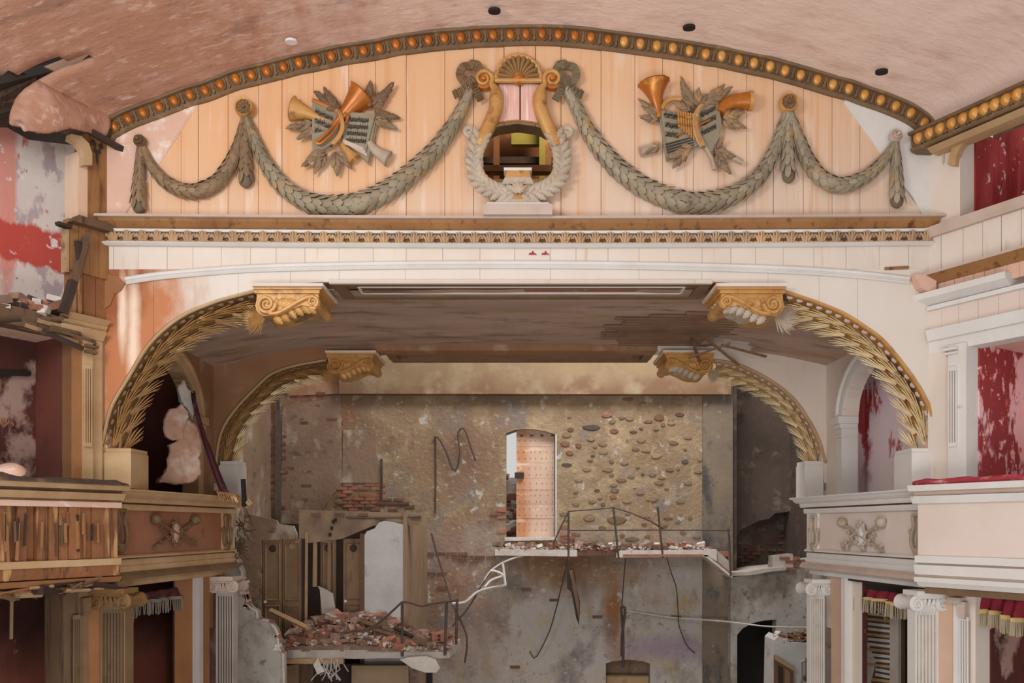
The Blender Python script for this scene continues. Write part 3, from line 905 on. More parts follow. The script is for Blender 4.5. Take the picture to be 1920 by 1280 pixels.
def rosette(x, y, r, label, boss=False):
    c = GD.p(x, y) + FW.n * .055
    t = thing('boss' if boss else 'rosette', c, label, 'boss' if boss else 'rosette')
    M = FW.mat(c - FW.n * .06)
    if boss:
        B().lathe([(0, .13), (r * .25, .125), (r * .3, .09), (r * .42, .08), (r * .5, .10), (r * .62, .10), (r * .7, .06), (r * .85, .07), (r, .05), (r, 0)], M, 20).ob('disc', 'grey_stone' if x > 975 else 'bronze', t, True)
        return
    B().lathe([(0, .04), (r * .75, .04), (r * .8, .08), (r * .92, .085), (r, .06), (r, 0)], M, 24).ob('rim', 'gold', t, True)
    for i in range(12):
        a = 2 * PI * i / 12
        d = FW.u * math.cos(a) + V((0, 0, 1)) * math.sin(a)
        inst('petal', LF_BRONZE, frame(c - FW.n * .005 + d * r * .12, d, FW.n, r * .5, r * .62, r * .5), t)
    B().lathe([(0, .10), (r * .15, .09), (r * .2, .04)], M, 10).ob('button', 'bronze', t, True)


rosette(460, 205, .115, 'round gilt flower rosette above the left leaf drop')
rosette(1477, 196, .118, 'round gilt flower rosette above the right leaf drop')
rosette(264, 266, .075, 'small round brown boss at the far left garland end', True)
rosette(1678, 257, .075, 'small round pale boss at the far right garland end', True)


def spiral(c, r0, r1, a0, turns, n=40, sgn=1):
    """pixel spiral from radius r0 to r1"""
    return [(c[0] + (r0 + (r1 - r0) * i / n) * math.cos(a0 + sgn * turns * 2 * PI * i / n), c[1] - (r0 + (r1 - r0) * i / n) * math.sin(a0 + sgn * turns * 2 * PI * i / n)) for i in range(n + 1)]


# ---------------------------------------------------------------- the lyre
LY = FW.off(.10)
ly = thing('lyre', FW.p(971, 418), 'large gilt lyre relief with a shell top at the centre of the tympanum', 'lyre')
for s in (-1, 1):
    mx = (lambda x: x) if s < 0 else (lambda x: 1943 - x)
    sp = spiral((907, 147), 4, 17, PI * .9, 1.55, 36, -1)
    pts = [(mx(x), y) for x, y in spl(sp + [(928, 168), (931, 190), (927, 212), (917, 236), (906, 258), (899, 276)], 70)]
    B().tube([LY.p(x, y) for x, y in pts], lambda k: .016 + .016 * k / .45 if k < .45 else min(.088, .032 + (k - .45) * .5), 10, FW.n, .9).ob('arm', 'gold', ly, True)
    B().lathe([(0, .07), (.03, .06), (.035, .03), (.12, .02), (.125, -.04)], FW.mat(LY.p(mx(907), 147) - FW.n * .03), 14).ob('volute_eye', 'copper_gold', ly, True)
    bp = [(mx(x), y) for x, y in spl([(900, 262), (892, 285), (890, 310), (897, 335), (914, 353), (940, 363), (971, 366)], 30)]
    bowl = [LY.p(x, y) for x, y in bp]
    B().tube(bowl, lambda k: .085 + .02 * math.sin(PI * k), 10, FW.n, .6).ob('bowl', 'silver_leaf', ly, True)
    for i in range(13):
        f = .3 + i / 12 * 27.5
        j = int(f)
        p = bowl[j].lerp(bowl[min(29, j + 1)], f - j)
        tg = (bowl[min(29, j + 1)] - bowl[j]).normalized()
        sd = tg.cross(FW.n)
        for q in (-1, 1):
            dr = -tg * .8 + sd * q * .75
            inst('leaf', LF_ACAN, frame(p + FW.n * .045 + sd * q * .015, dr, FW.n + sd * q * .4, .12, .155, .10), ly)
    cu = [(mx(x), y) for x, y in spiral((880, 246), 3, 10, PI * 1.2, 1.3, 20, 1)] + [(mx(887), 262), (mx(895), 276)]
    B().tube([LY.p(x, y) for x, y in spl(cu, 30)], lambda k: .03 + .012 * k, 8, FW.n, .9).ob('side_curl', 'silver_leaf', ly, True)
# shell
sh = [LY.p(x, y, -.02) for x, y in [(930, 152)] + [(972 - 42 * math.cos(PI * i / 20), 147 - 44 * math.sin(PI * i / 20)) for i in range(21)] + [(1014, 152)]]
B().tube(sh, .032, 8, FW.n, 1).ob('shell_rim', 'gold', ly, True)
shell = B().prism([p - FW.n * .05 for p in sh], FW.n * .02).ob('shell', 'bronze', ly)
b = B()
for i in range(11):
    a = PI * (i + .5) / 11
    c0, c1 = LY.p(972 - 9 * math.cos(a), 146 - 9 * math.sin(a), -.02), LY.p(972 - 38 * math.cos(a), 146 - 40 * math.sin(a), -.01)
    B().tube([c0, c0.lerp(c1, .5) + FW.n * .02, c1], lambda k: .012 + .022 * k, 6, FW.n, 1).ob('flute', 'ochre_bed', shell, True)
B().tube([LY.p(928, 151), LY.p(1016, 151)], .03, 8, FW.n).ob('cross_bar', 'gold', ly, True)
B().lathe([(0, .08), (.06, .06), (.08, 0)], FW.mat(LY.p(972, 146) - FW.n * .04), 14).ob('shell_button', 'copper_gold', shell, True)
for x0, x1 in ((935, 974), (976.5, 1012)):
    lyt = lambda x: interp(LYT, x) - 2
    plank(FW, x0, x1, 152, lyt, .0, .03, 'pink_board', ly, .2, 6, 'string_board')
b = B()
b.prism([FW.p(974.2, 225, .012), FW.p(976.4, 225, .012), FW.p(976.4, 153, .012), FW.p(974.2, 153, .012)], FW.n * .006).ob('slit', 'ink', ly)
rim = [FW.p(x, y, .02) for x, y in spl(LYT, 24)]
B().tube(rim, .014, 6).ob('opening_rim', 'ochre_wood', ly)
# foot
for y0, y1, w0, w1, d, m in ((371, 383, 33, 36, .15, 'gold'), (383, 391, 36, 46, .16, 'silver_leaf'), (391, 398, 56, 62, .2, 'pale_white'), (398, 417, 63, 63, .26, 'grey_stone')):
    pts = [FW.p(971 - w1, y1, 0), FW.p(971 + w1, y1, 0), FW.p(971 + w0, y0, 0), FW.p(971 - w0, y0, 0)]
    B().prism(pts, FW.n * d).ob('plinth' if y0 > 390 else 'foot', m, ly)
for y0, y1, w0, w1, m in ((326, 331, 26, 25, 'pale_white'), (331, 344, 20, 24, 'gold'), (344, 356, 24, 30, 'silver_leaf')):
    B().prism([FW.p(971 - w1, y1, 0), FW.p(971 + w1, y1, 0), FW.p(971 + w0, y0, 0), FW.p(971 - w0, y0, 0)], FW.n * .18).ob('small_capital', m, ly)
for k in range(5):
    a = PI * (k - 2) / 7
    d = FW.u * math.sin(a) + V((0, 0, 1)) * math.cos(a)
    inst('leaf', LF_ACAN, frame(LY.p(971, 366) + FW.n * .08, d, FW.n, .1, .15, .1), ly)


def ribbon(pts, wid, wave=.02, d=.0):
    """a flat rippled ribbon along pixel points on the lyre plane"""
    P = [LY.p(x, y, d) for x, y in spl(pts, 22)]
    rows = []
    for i, p in enumerate(P):
        tg = (P[min(i + 1, 21)] - P[max(i - 1, 0)]).normalized()
        sd = tg.cross(FW.n)
        o = FW.n * (wave * math.sin(i * 1.5))
        h = sd * wid
        rows.append([p - h + o, p + h + o, p + h + o - FW.n * .018, p - h + o - FW.n * .018])
    b = B()
    b.grid(rows, True)
    return b


for s, lab in ((-1, 'carved ribbon bow at the left volute of the lyre'), (1, 'carved ribbon bow at the right volute of the lyre')):
    mx = (lambda x: x) if s < 0 else (lambda x: 1943 - x)
    t = thing('ribbon_bow', LY.p(mx(880), 140), lab, 'bow')
    for nm, pts, wd in (('loop', [(886, 152), (868, 150), (862, 134), (876, 122), (894, 126), (890, 142), (882, 150)], .05), ('loop', [(884, 150), (894, 140), (900, 128), (890, 118), (878, 124)], .045), ('knot', [(878, 150), (886, 156), (893, 162)], .06), ('tail', [(884, 160), (872, 166), (862, 172), (850, 177)], .05), ('tail', [(888, 160), (894, 172), (902, 187)], .045)):
        ribbon([(mx(x), y) for x, y in pts], wd, .016, .0).ob(nm, 'bronze' if s < 0 else 'olive_core', t)


# ---------------------------------------------------------------- trophies of horns and music
TD = FW.off(.07)


def horn(pts, r0, r1, label=None, m='gold', flare=2.4):
    path = [TD.p(x, y) for x, y in spl(pts, 24)]
    b = B()
    b.tube(path, lambda k: r0 + (r1 - r0) * k ** flare, 12, FW.n, .9, caps=False)
    # inside of the bell and its rolled lip
    e, tg = path[-1], (path[-1] - path[-2]).normalized()
    rows = []
    up = (FW.n - tg * tg.dot(FW.n)).normalized()
    sd = tg.cross(up)
    for rr, z in ((r1, 0), (r1 * 1.08, .006), (r1 * .98, .016), (r1 * .7, -.02), (r1 * .3, -.09), (.003, -.12)):
        rows.append([e + tg * z + sd * (math.cos(2 * PI * k / 12) * rr) + up * (math.sin(2 * PI * k / 12) * rr * .9) for k in range(12)])
    b.grid(rows, True)
    return b


def sprig(t, x, y, ang, ln, n=7, me=None, sz=.16, spread=.8):
    n, sz = int(n * 2.0) + 1, sz * .66
    """laurel sprig starting at a pixel, pointing at ang degrees, ln pixels long"""
    a = math.radians(ang)
    d = FW.u * math.cos(a) + V((0, 0, 1)) * math.sin(a)
    p0 = TD.p(x, y, -.02)
    L = ln / 150
    B().tube([p0, p0 + d * L * .5 + FW.n * .03, p0 + d * L * .9 + FW.n * .02], .012, 5).ob('twig', 'bronze', t)
    sd = d.cross(FW.n)
    for i in range(n):
        k = i / max(1, n - 1)
        side = (-1 if i % 2 else 1) * spread * (1 - k) if i < n - 1 else 0
        dr = d + sd * side
        inst('leaf', me or LF_LAUREL, frame(p0 + d * L * (.08 + .62 * k) + FW.n * U(.02, .06), dr, FW.n + sd * side * .5 + V((U(-.2, .2), 0, U(-.2, .2))), sz * U(.9, 1.1), sz * U(.95, 1.2), sz), t)


def sheet(poly, d, th=.02):
    return B().prism([TD.p(x, y, d) for x, y in poly], FW.n * th)


def staves(t, o, ux, uy, rows, d):
    """printed staves: o top-left pixel, ux/uy full extents in pixels"""
    b = B()
    for r in range(rows):
        for l in range(4):
            k = (r + .15 + l * .14) / rows
            a = (o[0] + uy[0] * k, o[1] + uy[1] * k)
            p, q = TD.p(a[0], a[1], d), TD.p(a[0] + ux[0], a[1] + ux[1], d)
            h = V((0, 0, .0035))
            b.add([p - h, q - h, q + h, p + h], [(0, 1, 2, 3)])
        for n in range(9):
            k = (r + .2 + U(0, .4)) / rows
            f = (n + .5) / 9
            c = TD.p(o[0] + uy[0] * k + ux[0] * f, o[1] + uy[1] * k + ux[1] * f, d + .002)
            s = .011
            b.add([c + V((-s, 0, -s)), c + V((s, 0, -s)), c + V((s, 0, s)), c + V((-s, 0, s))], [(0, 1, 2, 3)])
            b.add([c + V((s * .6, 0, 0)), c + V((s, 0, 0)), c + V((s, 0, .045)), c + V((s * .6, 0, .045))], [(0, 1, 2, 3)])
    b.ob('music_notes', 'ink', t)


t = thing('music_trophy', FW.p(650, 240), 'relief trophy of crossed gilt trumpets over an open music book, left of the lyre', 'trophy')
for x, y, a, l, n, sz, me in ((640, 212, 142, 62, 9, .19, LF_BRONZE), (632, 210, 118, 48, 7, .16, LF_BRONZE), (690, 205, 84, 52, 9, .17, LF_BRONZE), (697, 205, 48, 66, 11, .17, LF_BRONZE), (695, 214, -8, 56, 9, .16, LF_BRONZE), (700, 222, -26, 50, 9, .14, LF_LAUREL), (590, 232, 190, 54, 7, .17, LF_LAUREL), (592, 240, 214, 40, 5, .14, LF_LAUREL), (608, 282, 218, 52, 8, .16, LF_LAUREL), (612, 288, 240, 44, 6, .14, LF_LAUREL), (628, 284, 276, 46, 8, .16, LF_LAUREL), (630, 284, 312, 44, 8, .14, LF_LAUREL)):
    sprig(t, x, y, a, l, n, me, sz)
horn([(622, 228), (595, 220), (575, 212), (550, 204)], .035, .145, flare=2.2).ob('horn', 'gold', t, True)
horn([(692, 268), (700, 278), (712, 288), (727, 297)], .05, .095, flare=1.5).ob('horn', 'silver_leaf', t, True)
horn([(636, 262), (648, 280), (664, 298)], .035, .085, flare=1.6).ob('horn', 'gold', t, True)
horn([(612, 268), (600, 286), (582, 306)], .03, .05, flare=1.2).ob('horn', 'silver_leaf', t, True)
for i, (dx, dy) in enumerate(((10, 12), (5, 6))):
    sheet([(644 + dx * .3, 262 + dy * .3), (652, 214), (703 + dx * .5, 222 + dy * .6), (689 + dx * .3, 302 + dy * .6)], -.02 + i * .02).ob('page', 'page', t)
pg1 = sheet([(587, 190), (594, 188), (637, 214), (640, 222), (640, 258), (588, 296), (586, 250)], .0, .03).ob('page', 'page', t)
sheet([(586, 255), (640, 240), (642, 262), (592, 292), (588, 294)], .02, .02).ob('page', 'page', t)
pg2 = sheet([(644, 262), (651, 213), (705, 216), (686, 290)], .015, .025).ob('page', 'page', t)
for k in range(3):
    sheet([(643 + k * 3, 262 + k * 2), (689 - k * 3, 290 - k * 5), (690 - k * 3, 296 - k * 5), (644 + k * 2, 270 + k * 2)], .03 + .006 * k, .01).ob('page_edge', 'grey_stone', t)
B().tube([TD.p(587, 190, .03), TD.p(612, 200, .03), TD.p(638, 214, .03)], .022, 6).ob('scroll_edge', 'copper_gold', t, True)
staves(pg1, (592, 206), (34, 14), (-2, 66), 4, .036)
staves(pg2, (655, 222), (38, 3), (-6, 52), 4, .046)
horn([(590, 268), (612, 248), (640, 220), (655, 203), (679, 178)], .026, .19, flare=2.6).ob('trumpet', 'copper_gold', t, True)
B().tube([TD.p(x, y, .09) for x, y in spl([(596, 274), (618, 254), (636, 236), (632, 250), (610, 272), (600, 276), (594, 272)], 30)], .017, 8, FW.n).ob('trumpet_tube', 'copper_gold', t, True)
for k in range(4):
    B().tube([TD.p(x + k * 1.7, y + k * .7, .095) for x, y in spl([(624, 276), (636, 262), (643, 244), (640, 224), (634, 212)], 16)], .011, 6, FW.n).ob('ribbon_band', 'gold', t, True)
B().tube([TD.p(x, y, .07) for x, y in spl([(648, 216), (655, 224), (650, 236), (641, 234)], 12)], .016, 6, FW.n).ob('trumpet_tube', 'copper_gold', t, True)

t = thing('music_trophy', FW.p(1305, 235), 'relief trophy of an upright gilt horn, panpipe and open music book, right of the lyre', 'trophy')
for x, y, a, l, n, sz, me in ((1300, 208, 112, 66, 9, .18, None), (1296, 210, 152, 34, 5, .15, None), (1306, 204, 84, 30, 5, .16, None), (1310, 206, 44, 66, 9, .19, None), (1320, 196, 30, 58, 7, .18, None), (1238, 222, 140, 52, 7, .17, None), (1236, 226, 172, 32, 5, .14, None), (1352, 222, 14, 40, 7, .17, None), (1352, 228, -16, 44, 8, .16, None), (1240, 272, 208, 32, 6, .14, None), (1300, 276, 205, 54, 10, .17, None), (1290, 284, 228, 44, 7, .14, None), (1338, 284, -18, 40, 7, .16, None), (1340, 290, -52, 46, 8, .15, None), (1340, 290, 64, 30, 5, .12, None)):
    sprig(t, x, y, a, l, n, me, sz)
horn([(1236, 222), (1234, 205), (1230, 185), (1226, 157)], .04, .19, flare=2.3).ob('horn', 'copper_gold', t, True)
B().tube([TD.p(x, y) for x, y in spl([(1240, 206), (1248, 192), (1260, 186), (1276, 186)], 14)], .03, 8, FW.n).ob('horn_tube', 'gold', t, True)
cp = [TD.p(x, y) for x, y in spl([(1350, 212), (1358, 200), (1376, 191), (1408, 189)], 16)]
B().tube(cp, lambda k: .07 + .035 * k, 12, FW.n, .9).ob('wide_pipe', 'copper_gold', t, True)
B().tube([cp[-2], cp[-1] + FW.u * .02], .115, 12, FW.n, .9).ob('pipe_collar', 'gold', t, True)
B().tube([TD.p(1240, 270), TD.p(1200, 285)], lambda k: .03 + .03 * k, 8, FW.n).ob('flute', 'silver_leaf', t, True)
B().tube([TD.p(1322, 274), TD.p(1336, 300), TD.p(1340, 318)], .03, 8, FW.n).ob('flute', 'silver_leaf', t, True)
B().tube([TD.p(1355, 285), TD.p(1392, 305)], .035, 8, FW.n).ob('flute', 'silver_leaf', t, True)
for i in range(2):
    pg1 = sheet([(1234 + i * 3, 206 + i * 2), (1268, 212), (1296, 216), (1312, 272), (1250 + i * 5, 303 - i * 6)], -.02 + .025 * i).ob('page', 'page', t)
    pg2 = sheet([(1302, 220), (1318, 200 + 3 * i), (1346, 188 + 5 * i), (1352, 232), (1348, 262 - 4 * i), (1334, 294 - 8 * i), (1316, 276)], -.02 + .025 * i).ob('page', 'page', t)
for k in range(4):
    sheet([(1247 + k, 272 + 5 * k), (1300, 258 + 5 * k), (1300, 260 + 5 * k), (1247 + k, 275 + 5 * k)], .03, .008).ob('page_edge', 'ink', t)
staves(pg1, (1244, 212), (24, 4), (4, 52), 3, .03)
staves(pg2, (1312, 212), (28, -14), (2, 52), 3, .03)
b = B()
for k in range(9):
    x = 1270 + k * 4.6
    ln = 30 + k * 4
    B().tube([TD.p(x, 212 + k * .8, .05), TD.p(x + 2, 212 + ln, .05)], .013, 6, FW.n).ob('pipe', 'gold', t, True)
for dy in (10, 24):
    B().tube([TD.p(1268, 212 + dy, .068), TD.p(1310, 219 + dy, .068)], .012, 6, FW.n).ob('pipe_band', 'copper_gold', t, True)
B().tube([TD.p(1266, 258, .05), TD.p(1330, 228, .05)], .012, 6, FW.n).ob('flute', 'copper_gold', t, True)
for k in range(5):
    B().tube([TD.p(x + k * 2.0, y - k * .5, .07 + .02 * math.sin(PI * k / 4)) for x, y in spl([(1308, 204), (1300, 220), (1298, 240), (1303, 262), (1312, 280)], 16)], .013, 6, FW.n).ob('ribbon_band', 'silver_leaf' if k in (0, 4) else 'gold', t, True)

# ---------------------------------------------------------------- attic room seen through the lyre
at = structure('wall_attic', 'brown attic room behind the lyre opening with beams', loc=(0, 12, E + 5))
B().box((0, 12.6, E + 5.4), (4, .1, 4)).ob('attic_wall', 'attic', at)
for s in (-1, 1):
    B().box((s * 1.6, 11.5, E + 5.4), (.1, 2.2, 4)).ob('attic_wall', 'attic', at)
B().box((0, 11.5, E + 3.75), (4, 2.2, .1)).ob('attic_floor', 'dark_wood', at)
B().box((0, 11.5, E + 7.3), (4, 2.2, .1)).ob('attic_ceiling', 'dark_wood', at)
for y, z, h, m in ((11.6, 4.92, .16, 'pale_wood'), (11.2, 4.98, .09, 'attic'), (11.8, 4.68, .12, 'dark_wood'), (11.4, 4.78, .1, 'attic_green'), (12.2, 5.55, .1, 'dark_wood')):
    B().box((0, y, E + z), (3.1, .14, h)).ob('attic_beam', m, at)
for x, m in ((-.35, 'attic'), (.33, 'attic_green'), (.42, 'attic')):
    B().box((x, 11.9, E + 5.6), (.09, .09, 2.6)).ob('attic_post', m, at)
B().box((.12, 12.1, E + 6.0), (.5, .1, .5)).ob('attic_board', 'attic_green', at)
l = bpy.data.lights.new('attic_fill', 'AREA')  # added warm lamp that brightens the room behind the lyre
l.energy, l.size, l.color = 70, .8, (1, .8, .55)
o = bpy.data.objects.new('attic_fill', l)
o.location = (.8, 11.0, E + 6.9)
o.rotation_euler = (.5, .2, 0)
col.objects.link(o)

# ---------------------------------------------------------------- reveals of the arches with their sheaves of wheat
def sheaf_mesh(name, m):
    """one tuft of long grain blades, 1 long, fanned"""
    b = B()
    for k in range(9):
        f = (k - 4) / 4
        x0, x1 = f * .12, f * .52
        L = 1.12 - .34 * abs(f) + U(-.06, .06)
        z = .16 - .08 * abs(f) + (.05 if k % 2 else 0)
        b.tube([V((x0, 0, .02)), V((x0 * .6 + x1 * .4, L * .45, z)), V((x0 * .15 + x1 * .85, L * .8, z * 1.3 + .04)), V((x1 * 1.1, L, z * 1.5 + .12))], lambda t: .040 * (1 - .75 * t ** 3), 4, (0, 0, 1))
    return setm(b.mesh(name, True), m)


SHEAF = {m: sheaf_mesh('wheat_sheaf', m) for m in ('wheat', 'wheat_dark', 'silver_leaf')}
b = B()
b.tube([V((0, -.5, .1)), V((0, .1, .28)), V((0, .5, .2))], lambda t: .26 + .1 * math.sin(PI * t), 7, (0, 0, 1))
BEADM = {m: setm(b.mesh('bead_%s' % m, True), m) for m in ('bronze', 'grey_stone')}


def arch_band(name, label, pl, outer, inner, depth, nseg, sets, bed, beadm, size):
    t = structure(name, label, 'moulding', pl.p(*outer[len(outer) // 2]))
    P2 = pl.off(-depth)
    n = 64
    A = [pl.p(x, y, .02) for x, y in spl(outer, n)]
    C = [P2.p(x, y) for x, y in spl(inner, n)]
    rows = []
    for a, c in zip(A, C):
        m = a.lerp(c, .45)
        ctr = pl.q(0, E + 1.0)
        o = (m - ctr)
        o.y = 0
        o.normalize()
        rows.append([a + o * .06 - pl.n * .06, a + o * .03, a, a.lerp(c, .12), m + o * .03, c, c + o * .28 + V((0, .02, 0))])
    B().grid(rows).ob('reveal', bed, t, True)
    # raised outer rim
    B().tube(A, size * .10, 6).ob('rim', 'gold' if bed == 'gold' else 'ochre_white', t, True)
    def at(f, s):
        f = f * (n - 1)
        j = min(n - 2, int(f))
        a = A[j].lerp(A[j + 1], f - j)
        c = C[j].lerp(C[j + 1], f - j)
        tg = (A[min(j + 2, n - 1)] - A[max(0, j - 1)]).normalized()
        ac = (c - a).normalized()
        nn = tg.cross(ac)
        if nn.y > 0:
            nn = -nn
        return a.lerp(c, s), tg, nn, (c - a)
    for i in range(nseg):
        for s, off, m, skew in sets:
            p, tg, nn, ac = at((i + off) / (nseg + .35), s)
            jut = nn.normalized() * .03
            dr = tg + ac.normalized() * skew
            inst('wheat_sheaf', SHEAF[m], frame(p + jut - tg * size * .2, dr + nn * .12, nn, size * 1.0 * U(.95, 1.05), size * 1.7, size * .95), t)
    for i in range(nseg * 2):
        p, tg, nn, ac = at((i + .5) / (nseg * 2), .13)
        inst('bead', BEADM[beadm], frame(p + nn * .01, tg, nn, size * .34), t)
    return t


OBL = [(191, 838), (198, 810), (211, 762), (241, 710), (283, 644), (338, 596), (400, 568), (445, 555), (480, 546)]
OBI = [(245, 838), (249, 800), (265, 747), (290, 705), (310, 678), (350, 645), (390, 617), (430, 599), (462, 589), (490, 583)]
OBR = [(1759, 840), (1746, 780), (1729, 740), (1704, 700), (1656, 641), (1620, 613), (1580, 588), (1540, 571), (1500, 557), (1470, 547)]
OBJ = [(1709, 840), (1704, 795), (1690, 747), (1670, 716), (1647, 687), (1595, 643), (1545, 612), (1510, 597), (1478, 584)]
arch_band('trim_7', 'band of gilt wheat sheaves up the left side of the front stage arch', FW, OBL, OBI, .42, 11, ((.36, .25, 'wheat_dark', -.12), (.74, .0, 'wheat_dark', .32)), 'ochre_bed', 'bronze', .20)
arch_band('trim_8', 'band of pale gilt wheat sheaves up the right side of the front stage arch', FW, OBR, OBJ, .42, 11, ((.36, .25, 'wheat', -.12), (.74, .0, 'wheat', .32)), 'gold', 'grey_stone', .20)
IBL = [(405, 868), (415, 812), (440, 770), (480, 727), (510, 701), (552, 686), (612, 675)]
IBI = [(441, 868), (450, 832), (462, 802), (480, 773), (520, 737), (547, 722), (582, 708), (618, 702)]
IBR = [(1546, 868), (1535, 827), (1515, 787), (1485, 746), (1440, 711), (1385, 684), (1340, 675)]
IBJ = [(1511, 868), (1502, 830), (1490, 800), (1472, 775), (1440, 746), (1385, 717), (1338, 704)]
arch_band('trim_9', 'band of wheat sheaves up the left side of the rear stage arch', IW, IBL, IBI, .45, 10, ((.36, .25, 'wheat_dark', -.12), (.74, .0, 'wheat', .32)), 'ochre_bed', 'bronze', .19)
arch_band('trim_10', 'band of pale wheat sheaves up the right side of the rear stage arch', IW, IBR, IBJ, .45, 10, ((.36, .25, 'wheat', -.12), (.74, .0, 'wheat', .32)), 'ochre_white', 'grey_stone', .19)


# ---------------------------------------------------------------- scroll corbels at the ends of the lintels
def corbel(label, pl, x, y, s, k, m, under):
    """x, y: pixel of the big volute's centre; s = +1 when it reaches right; k = pixel scale"""
    X = lambda d: x + s * d * k
    Yp = lambda d: y + d * k
    t = thing('scroll_corbel', pl.p(x, y), label, 'corbel')
    dep = .62 * (pl.o.y / 10)
    # body: S-scroll profile, extruded into the wall
    top = [(-20, -20), (104, -20)]
    und = [(106, -2), (98, 8), (84, 8), (70, 6), (52, 13), (36, 22), (18, 27), (-2, 26), (-17, 16), (-21, 0)]
    prof = [(X(a), Yp(b_)) for a, b_ in top + und]
    pts = [pl.p(a, b_, .06) for a, b_ in prof]
    if s < 0:
        pts = pts[::-1]
    B().prism(pts, -pl.n * dep).ob('body', m, t)
    # spiral ribs on the face
    sp1 = spiral((X(0), Yp(4)), 3 * k, 19 * k, 0 if s > 0 else PI, 2.0, 44, s)
    rib = sp1 + [(X(a), Yp(b_)) for a, b_ in ((26, 20), (46, 12), (64, 2), (82, -8), (96, -10))]
    B().tube([pl.p(a, b_, .075) for a, b_ in spl(sp1, 44)], lambda q: (.014 + .022 * q) * k * pl.o.y / 10, 6, pl.n).ob('big_volute', m, t, True)
    B().tube([pl.p(a, b_, .075) for a, b_ in spl([(X(6), Yp(24)), (X(24), Yp(22)), (X(44), Yp(12)), (X(62), Yp(1)), (X(80), Yp(-8)), (X(96), Yp(-11))], 24)], .03 * k * pl.o.y / 10, 6, pl.n).ob('scroll_rib', m, t, True)
    sp2 = spiral((X(94), Yp(-1)), 2 * k, 11 * k, PI if s > 0 else 0, 1.7, 30, -s)
    B().tube([pl.p(a, b_, .075) for a, b_ in spl(sp2, 30)], lambda q: (.011 + .018 * q) * k * pl.o.y / 10, 6, pl.n).ob('small_volute', m, t, True)
    # leaf spray on the face between the volutes
    for i, (a, b_, an, L) in enumerate(((24, 8, 62, 20), (28, 8, 38, 26), (34, 8, 20, 32), (20, 4, 92, 15))):
        an = math.radians(an)
        d = pl.u * (s * math.cos(an)) + V((0, 0, 1)) * math.sin(an)
        inst('leaf', LF_ACAN_G if m == 'gold' else LF_ACAN, frame(pl.p(X(a), Yp(b_), .055), d, pl.n, L * k / 150 * 1.0 * pl.o.y / 10, L * k / 150 * pl.o.y / 10, .08), t)
    # roll of the small volute along the depth
    c = pl.p(X(96), Yp(1), .05)
    g = B()
    g.tube([c, c - pl.n * dep * .35, c - pl.n * dep * .5, c - pl.n * dep * .65, c - pl.n * dep], lambda q: (.085 - .02 * math.sin(PI * q)) * k * pl.o.y / 10, 12)
    g.ob('roll', m, t, True)
    c = pl.p(X(-2), Yp(6), .05)
    B().tube([c, c - pl.n * dep * .5, c - pl.n * dep], lambda q: (.145 - .03 * math.sin(PI * q)) * k * pl.o.y / 10, 14).ob('roll', m, t, True)
    # abacus mouldings
    for y0, y1, o, mm in ((-34, -28, .16, 'cream_band'), (-28, -24, .12, m), (-24, -17, .09, m)):
        w0, w1 = -24 - (-24 - y1) * .1, 108 + (-17 - y1) * .9
        q = [pl.p(X(w0), Yp(y1), 0), pl.p(X(w1), Yp(y1), 0), pl.p(X(w1), Yp(y0), 0), pl.p(X(w0), Yp(y0), 0)]
        q = [p + pl.n * o for p in q]
        if s < 0:
            q = q[::-1]
        B().prism(q, -pl.n * (dep + o)).ob('abacus', mm, t)
    # acanthus leaf clinging to the underside
    zdn = V((0, 0, -1))
    for a, b_ in ((14, 29), (28, 24), (42, 17), (56, 11), (70, 7), (82, 7)):
        p = pl.p(X(a), Yp(b_ - 3), .02)
        inst('under_leaf', LF_ACAN if under else LF_ACAN_G, frame(p, pl.u * s * .7 - V((0, 0, .75)) - pl.n * .3, pl.n - V((0, 0, .4)), .16 * k * pl.o.y / 10, .15 * k * pl.o.y / 10, .1 * k), t)
    for i, dd in enumerate((.3, .42, .54, .66)):
        for a, b_ in ((24, 25), (48, 15), (70, 8)):
            p = pl.p(X(a), Yp(b_), .02 - dd * dep)
            inst('under_leaf', LF_ACAN if under else LF_BRONZE, frame(p + V((0, 0, .03)), pl.u * s + V((0, 0, .28)) - pl.n * .25 * (i - 1.5), zdn, .3 * k, .27 * k, .2 * k), t)
    # big drooping leaf where the arch band meets the corbel
    for i in range(5):
        a = math.radians(200 + 18 * (i - 2)) if s > 0 else math.radians(-20 - 18 * (i - 2))
        d = pl.u * math.cos(a) + V((0, 0, 1)) * math.sin(a)
        p = pl.p(X(-16), Yp(24), -.1)
        inst('drooping_leaf', SHEAF['silver_leaf' if under else 'wheat_dark'], frame(p, d, pl.n, .2 * k, .27 * k, .2 * k), t)
    return t


corbel('gilt scroll corbel at the left end of the front lintel', FW, 503, 569, 1, .92, 'gold', 0)
corbel('pale gilt scroll corbel at the right end of the front lintel', FW, 1446, 569, -1, .92, 'gold', 1)
corbel('small gilt scroll corbel at the left end of the rear lintel', IW, 630, 683, 1, .66, 'gold', 0)
corbel('small gilt scroll corbel at the right end of the rear lintel', IW, 1320, 683, -1, .68, 'gold', 1)


# pedestal blocks under the wheat bands
def block(pl, x0, x1, y0, y1, d0, d1, m, label, cap=None):
    t = thing('pedestal_block', pl.p((x0 + x1) / 2, y1), label, 'pedestal')
    B().prism([pl.p(x0, y1, d0), pl.p(x1, y1, d0), pl.p(x1, y0, d0), pl.p(x0, y0, d0)], pl.n * (d1 - d0)).ob('block', m, t)
    w = (x1 - x0) * .04
    B().prism([pl.p(x0 + w, y0 + .5, d0), pl.p(x1 - w, y0 + .5, d0), pl.p(x1 - w, y0 - 8, d0), pl.p(x0 + w, y0 - 8, d0)], pl.n * (d1 - d0 - .03)).ob('cap', m, t)


